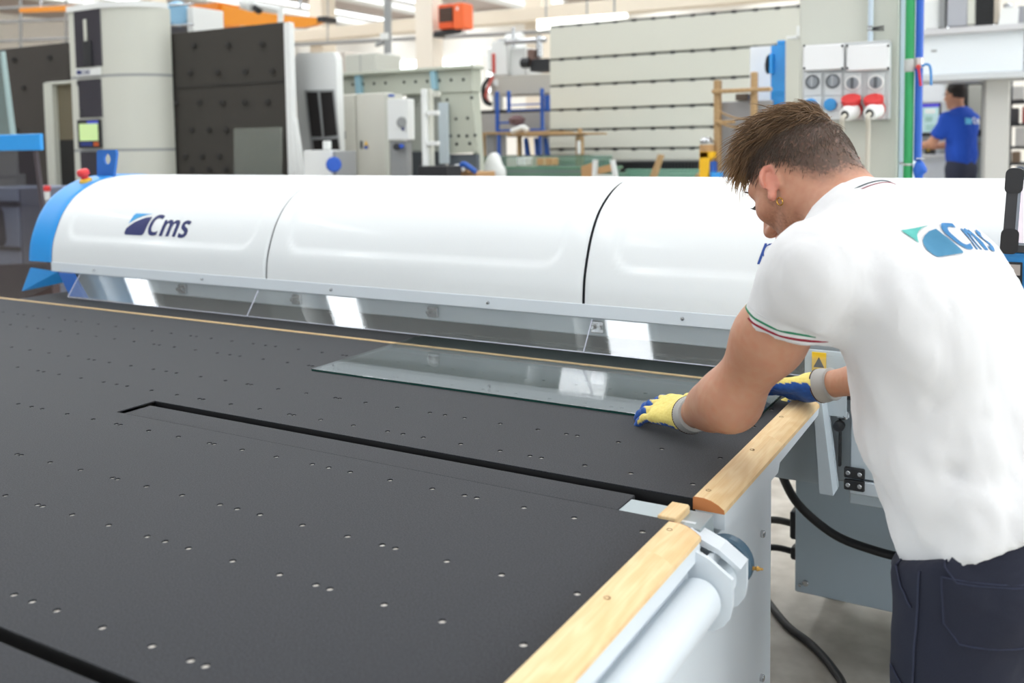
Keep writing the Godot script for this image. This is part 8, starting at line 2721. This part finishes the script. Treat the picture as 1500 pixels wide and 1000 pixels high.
# ---------------------------------------------------------------- the person at the far monitor
func operator() -> void:
	var t := thing("person", "dark haired person in a blue T-shirt standing at the far monitor with arms reaching forward", "person", Vector3(-0.80, 0.36, -10.0))
	var o := Vector3(-0.80, 0.36, -10.0)
	var f := Vector3(-0.86, 0, -0.5).normalized()
	var l := Vector3(-0.5, 0, 0.86).normalized()   # the person's left is nearer to us
	var up := Vector3.UP
	var basis_ := Basis(l, up, f)
	var hip := o + up * 0.92
	var neck := o + up * 1.40 + f * 0.03
	var head := o + up * 1.555 + f * 0.075
	var LS := neck - up * 0.07 + l * 0.18
	var RS := neck - up * 0.07 - l * 0.18
	var LE := LS - up * 0.23 + f * 0.14 + l * 0.03
	var RE := RS - up * 0.23 + f * 0.14
	var LW := LE + f * 0.24 - up * 0.03 - l * 0.05
	var RW := RE + f * 0.24 - up * 0.03 + l * 0.05
	var b := Field.new()
	b.egg(head + up * 0.03, Vector3(0.075, 0.10, 0.092), basis_, 0.03)
	b.egg(head + f * 0.035 - up * 0.035, Vector3(0.058, 0.08, 0.06), basis_, 0.03)
	b.bone(head + f * 0.09 + up * 0.0, head + f * 0.112 - up * 0.03, 0.012, 0.014, 0.015)
	b.bone(head + f * 0.06 - up * 0.105, head + f * 0.05 - up * 0.1, 0.022, 0.022, 0.03)
	for s in [-1.0, 1.0]:
		b.egg(head + l * s * 0.078 - f * 0.005, Vector3(0.008, 0.03, 0.018), basis_, 0.008)
	b.bone(neck - up * 0.04, head - up * 0.04 - f * 0.02, 0.06, 0.052, 0.03)
	b.egg(hip + up * 0.3, Vector3(0.14, 0.22, 0.09), basis_, 0.05)
	for a in [[LS, LE, LW], [RS, RE, RW]]:
		b.bone(a[0], a[1], 0.05, 0.042, 0.03)
		b.bone(a[1], a[2], 0.042, 0.027, 0.03)
		b.bone(a[2], (a[2] as Vector3) + f * 0.08, 0.026, 0.022, 0.02)
		for k in 4:
			var q: Vector3 = (a[2] as Vector3) + f * 0.08 + l * (0.024 - 0.016 * k)
			b.bone(q, q + f * 0.05 - up * 0.02, 0.009, 0.008, 0.004)
			b.bone(q + f * 0.05 - up * 0.02, q + f * 0.065 - up * 0.045, 0.008, 0.007, 0.004)
		b.bone((a[2] as Vector3) + f * 0.02, (a[2] as Vector3) + f * 0.06 + l * 0.04 * (-1.0 if a[0] == LS else 1.0), 0.014, 0.009, 0.008)
	var m := MB.new()
	b.build(m, o + Vector3(-0.75, 1.0, -0.6), o + Vector3(0.35, 1.75, 0.45), 0.011)
	part(t, "body", m, paint(rgb8(196, 142, 114), 0.6))
	var h := Field.new()
	h.egg(head + up * 0.045 - f * 0.012, Vector3(0.082, 0.10, 0.098), basis_, 0.02)
	h.cuts = [Plane((f * 0.75 - up * 0.66).normalized(), (head + f * 0.052 + up * 0.06).dot((f * 0.75 - up * 0.66).normalized())), Plane(-up, (head - up * 0.035).dot(-up))]
	h.fold = FastNoiseLite.new()
	h.fold.frequency = 1.0
	h.fold_scale = Vector3.ONE * 45.0
	h.fold_amp = 0.006
	m = MB.new()
	h.build(m, head - Vector3.ONE * 0.16, head + Vector3.ONE * 0.18, 0.01)
	part(t, "hair", m, paint(rgb8(40, 34, 32), 0.7), "short dark hair")
	m = MB.new()
	m.tube(PackedVector3Array([head + l * 0.079 + up * 0.02, head + l * 0.07 + f * 0.07 + up * 0.018, head + l * 0.045 + f * 0.1 + up * 0.015]), 0.003, 5)
	part(t, "glasses", m, black_plastic)
	var s := Field.new()
	s.egg(hip + up * 0.33, Vector3(0.185, 0.21, 0.125), basis_, 0.05)
	s.egg(hip + up * 0.1, Vector3(0.168, 0.22, 0.13), basis_, 0.05)
	s.bone(neck - up * 0.06, LS, 0.07, 0.062, 0.05)
	s.bone(neck - up * 0.06, RS, 0.07, 0.062, 0.05)
	for a in [[LS, LE], [RS, RE]]:
		var ax: Vector3 = (a[1] - a[0]).normalized()
		s.ending = Plane(ax, (a[0] as Vector3).lerp(a[1], 0.72).dot(ax))
		s.bone(a[0], (a[0] as Vector3).lerp(a[1], 0.95), 0.066, 0.066, 0.04)
	s.ending = null
	s.cuts = [Plane(-up, (hip - up * 0.03).dot(-up))]
	s.fold = FastNoiseLite.new()
	s.fold.frequency = 1.0
	s.fold_scale = Vector3(11, 7, 11)
	s.fold_amp = 0.014
	m = MB.new()
	s.build(m, o + Vector3(-0.5, 0.8, -0.45), o + Vector3(0.35, 1.5, 0.45), 0.013)
	var shirt := part(t, "t_shirt", m, paint(rgb8(28, 78, 186), 0.85), "royal blue T-shirt")
	var put := func(uv: Vector2) -> Array:
		var p := s.hit(hip + up * (0.36 + uv.y) - f * 0.3 + l * (0.10 - uv.x), f)
		var nn := s.gradient(p, 0.004)
		return [p + nn * 0.003, nn]
	m = MB.new()
	drape(m, polytris(PackedVector2Array([Vector2(0, 0), Vector2(0.075, 0), Vector2(0.08, 0.055), Vector2(0.005, 0.06)]), Vector2.ZERO, Vector2.ONE), put, 0.03)
	part(shirt, "back_print", m, paint(rgb8(110, 200, 240), 0.8), "light blue back print")
	m = MB.new()
	var tr := PackedVector2Array()
	for p in word("Cms", 700, 0.0):
		tr.append(Vector2(0.09 + p.x * 0.06, p.y * 0.065))
	drape(m, tr, put, 0.03)
	part(shirt, "lettering", m, paint(rgb8(244, 246, 250), 0.8))
	var g := Field.new()
	g.egg(hip - up * 0.03, Vector3(0.158, 0.15, 0.115), basis_, 0.05)
	for k in [1.0, -1.0]:
		var h0: Vector3 = hip - up * 0.08 + l * 0.085 * k
		var kn: Vector3 = o + up * 0.48 + l * 0.095 * k + f * 0.02
		g.bone(h0, kn, 0.092, 0.07, 0.05)
		g.bone(kn, o + up * 0.08 + l * 0.1 * k, 0.07, 0.058, 0.03)
	g.cuts = [Plane(Vector3.DOWN, -(o.y + 0.06))]
	m = MB.new()
	g.build(m, o + Vector3(-0.4, 0.0, -0.4), o + Vector3(0.4, 1.08, 0.4), 0.016)
	part(t, "trousers", m, paint(rgb8(46, 50, 68), 0.9), "dark grey blue work trousers")
	for k in [1.0, -1.0]:
		var q: Vector3 = o + l * 0.1 * k
		var sf := Field.new()
		sf.bone(q + up * 0.05 - f * 0.03, q + up * 0.035 + f * 0.14, 0.048, 0.035, 0.03)
		sf.bone(q + up * 0.05, q + up * 0.1, 0.045, 0.05, 0.03)
		sf.cuts = [Plane(Vector3.DOWN, -(o.y + 0.001))]
		m = MB.new()
		sf.build(m, q + Vector3(-0.25, -0.02, -0.25), q + Vector3(0.25, 0.2, 0.25), 0.013)
		part(t, "shoe", m, rubber)
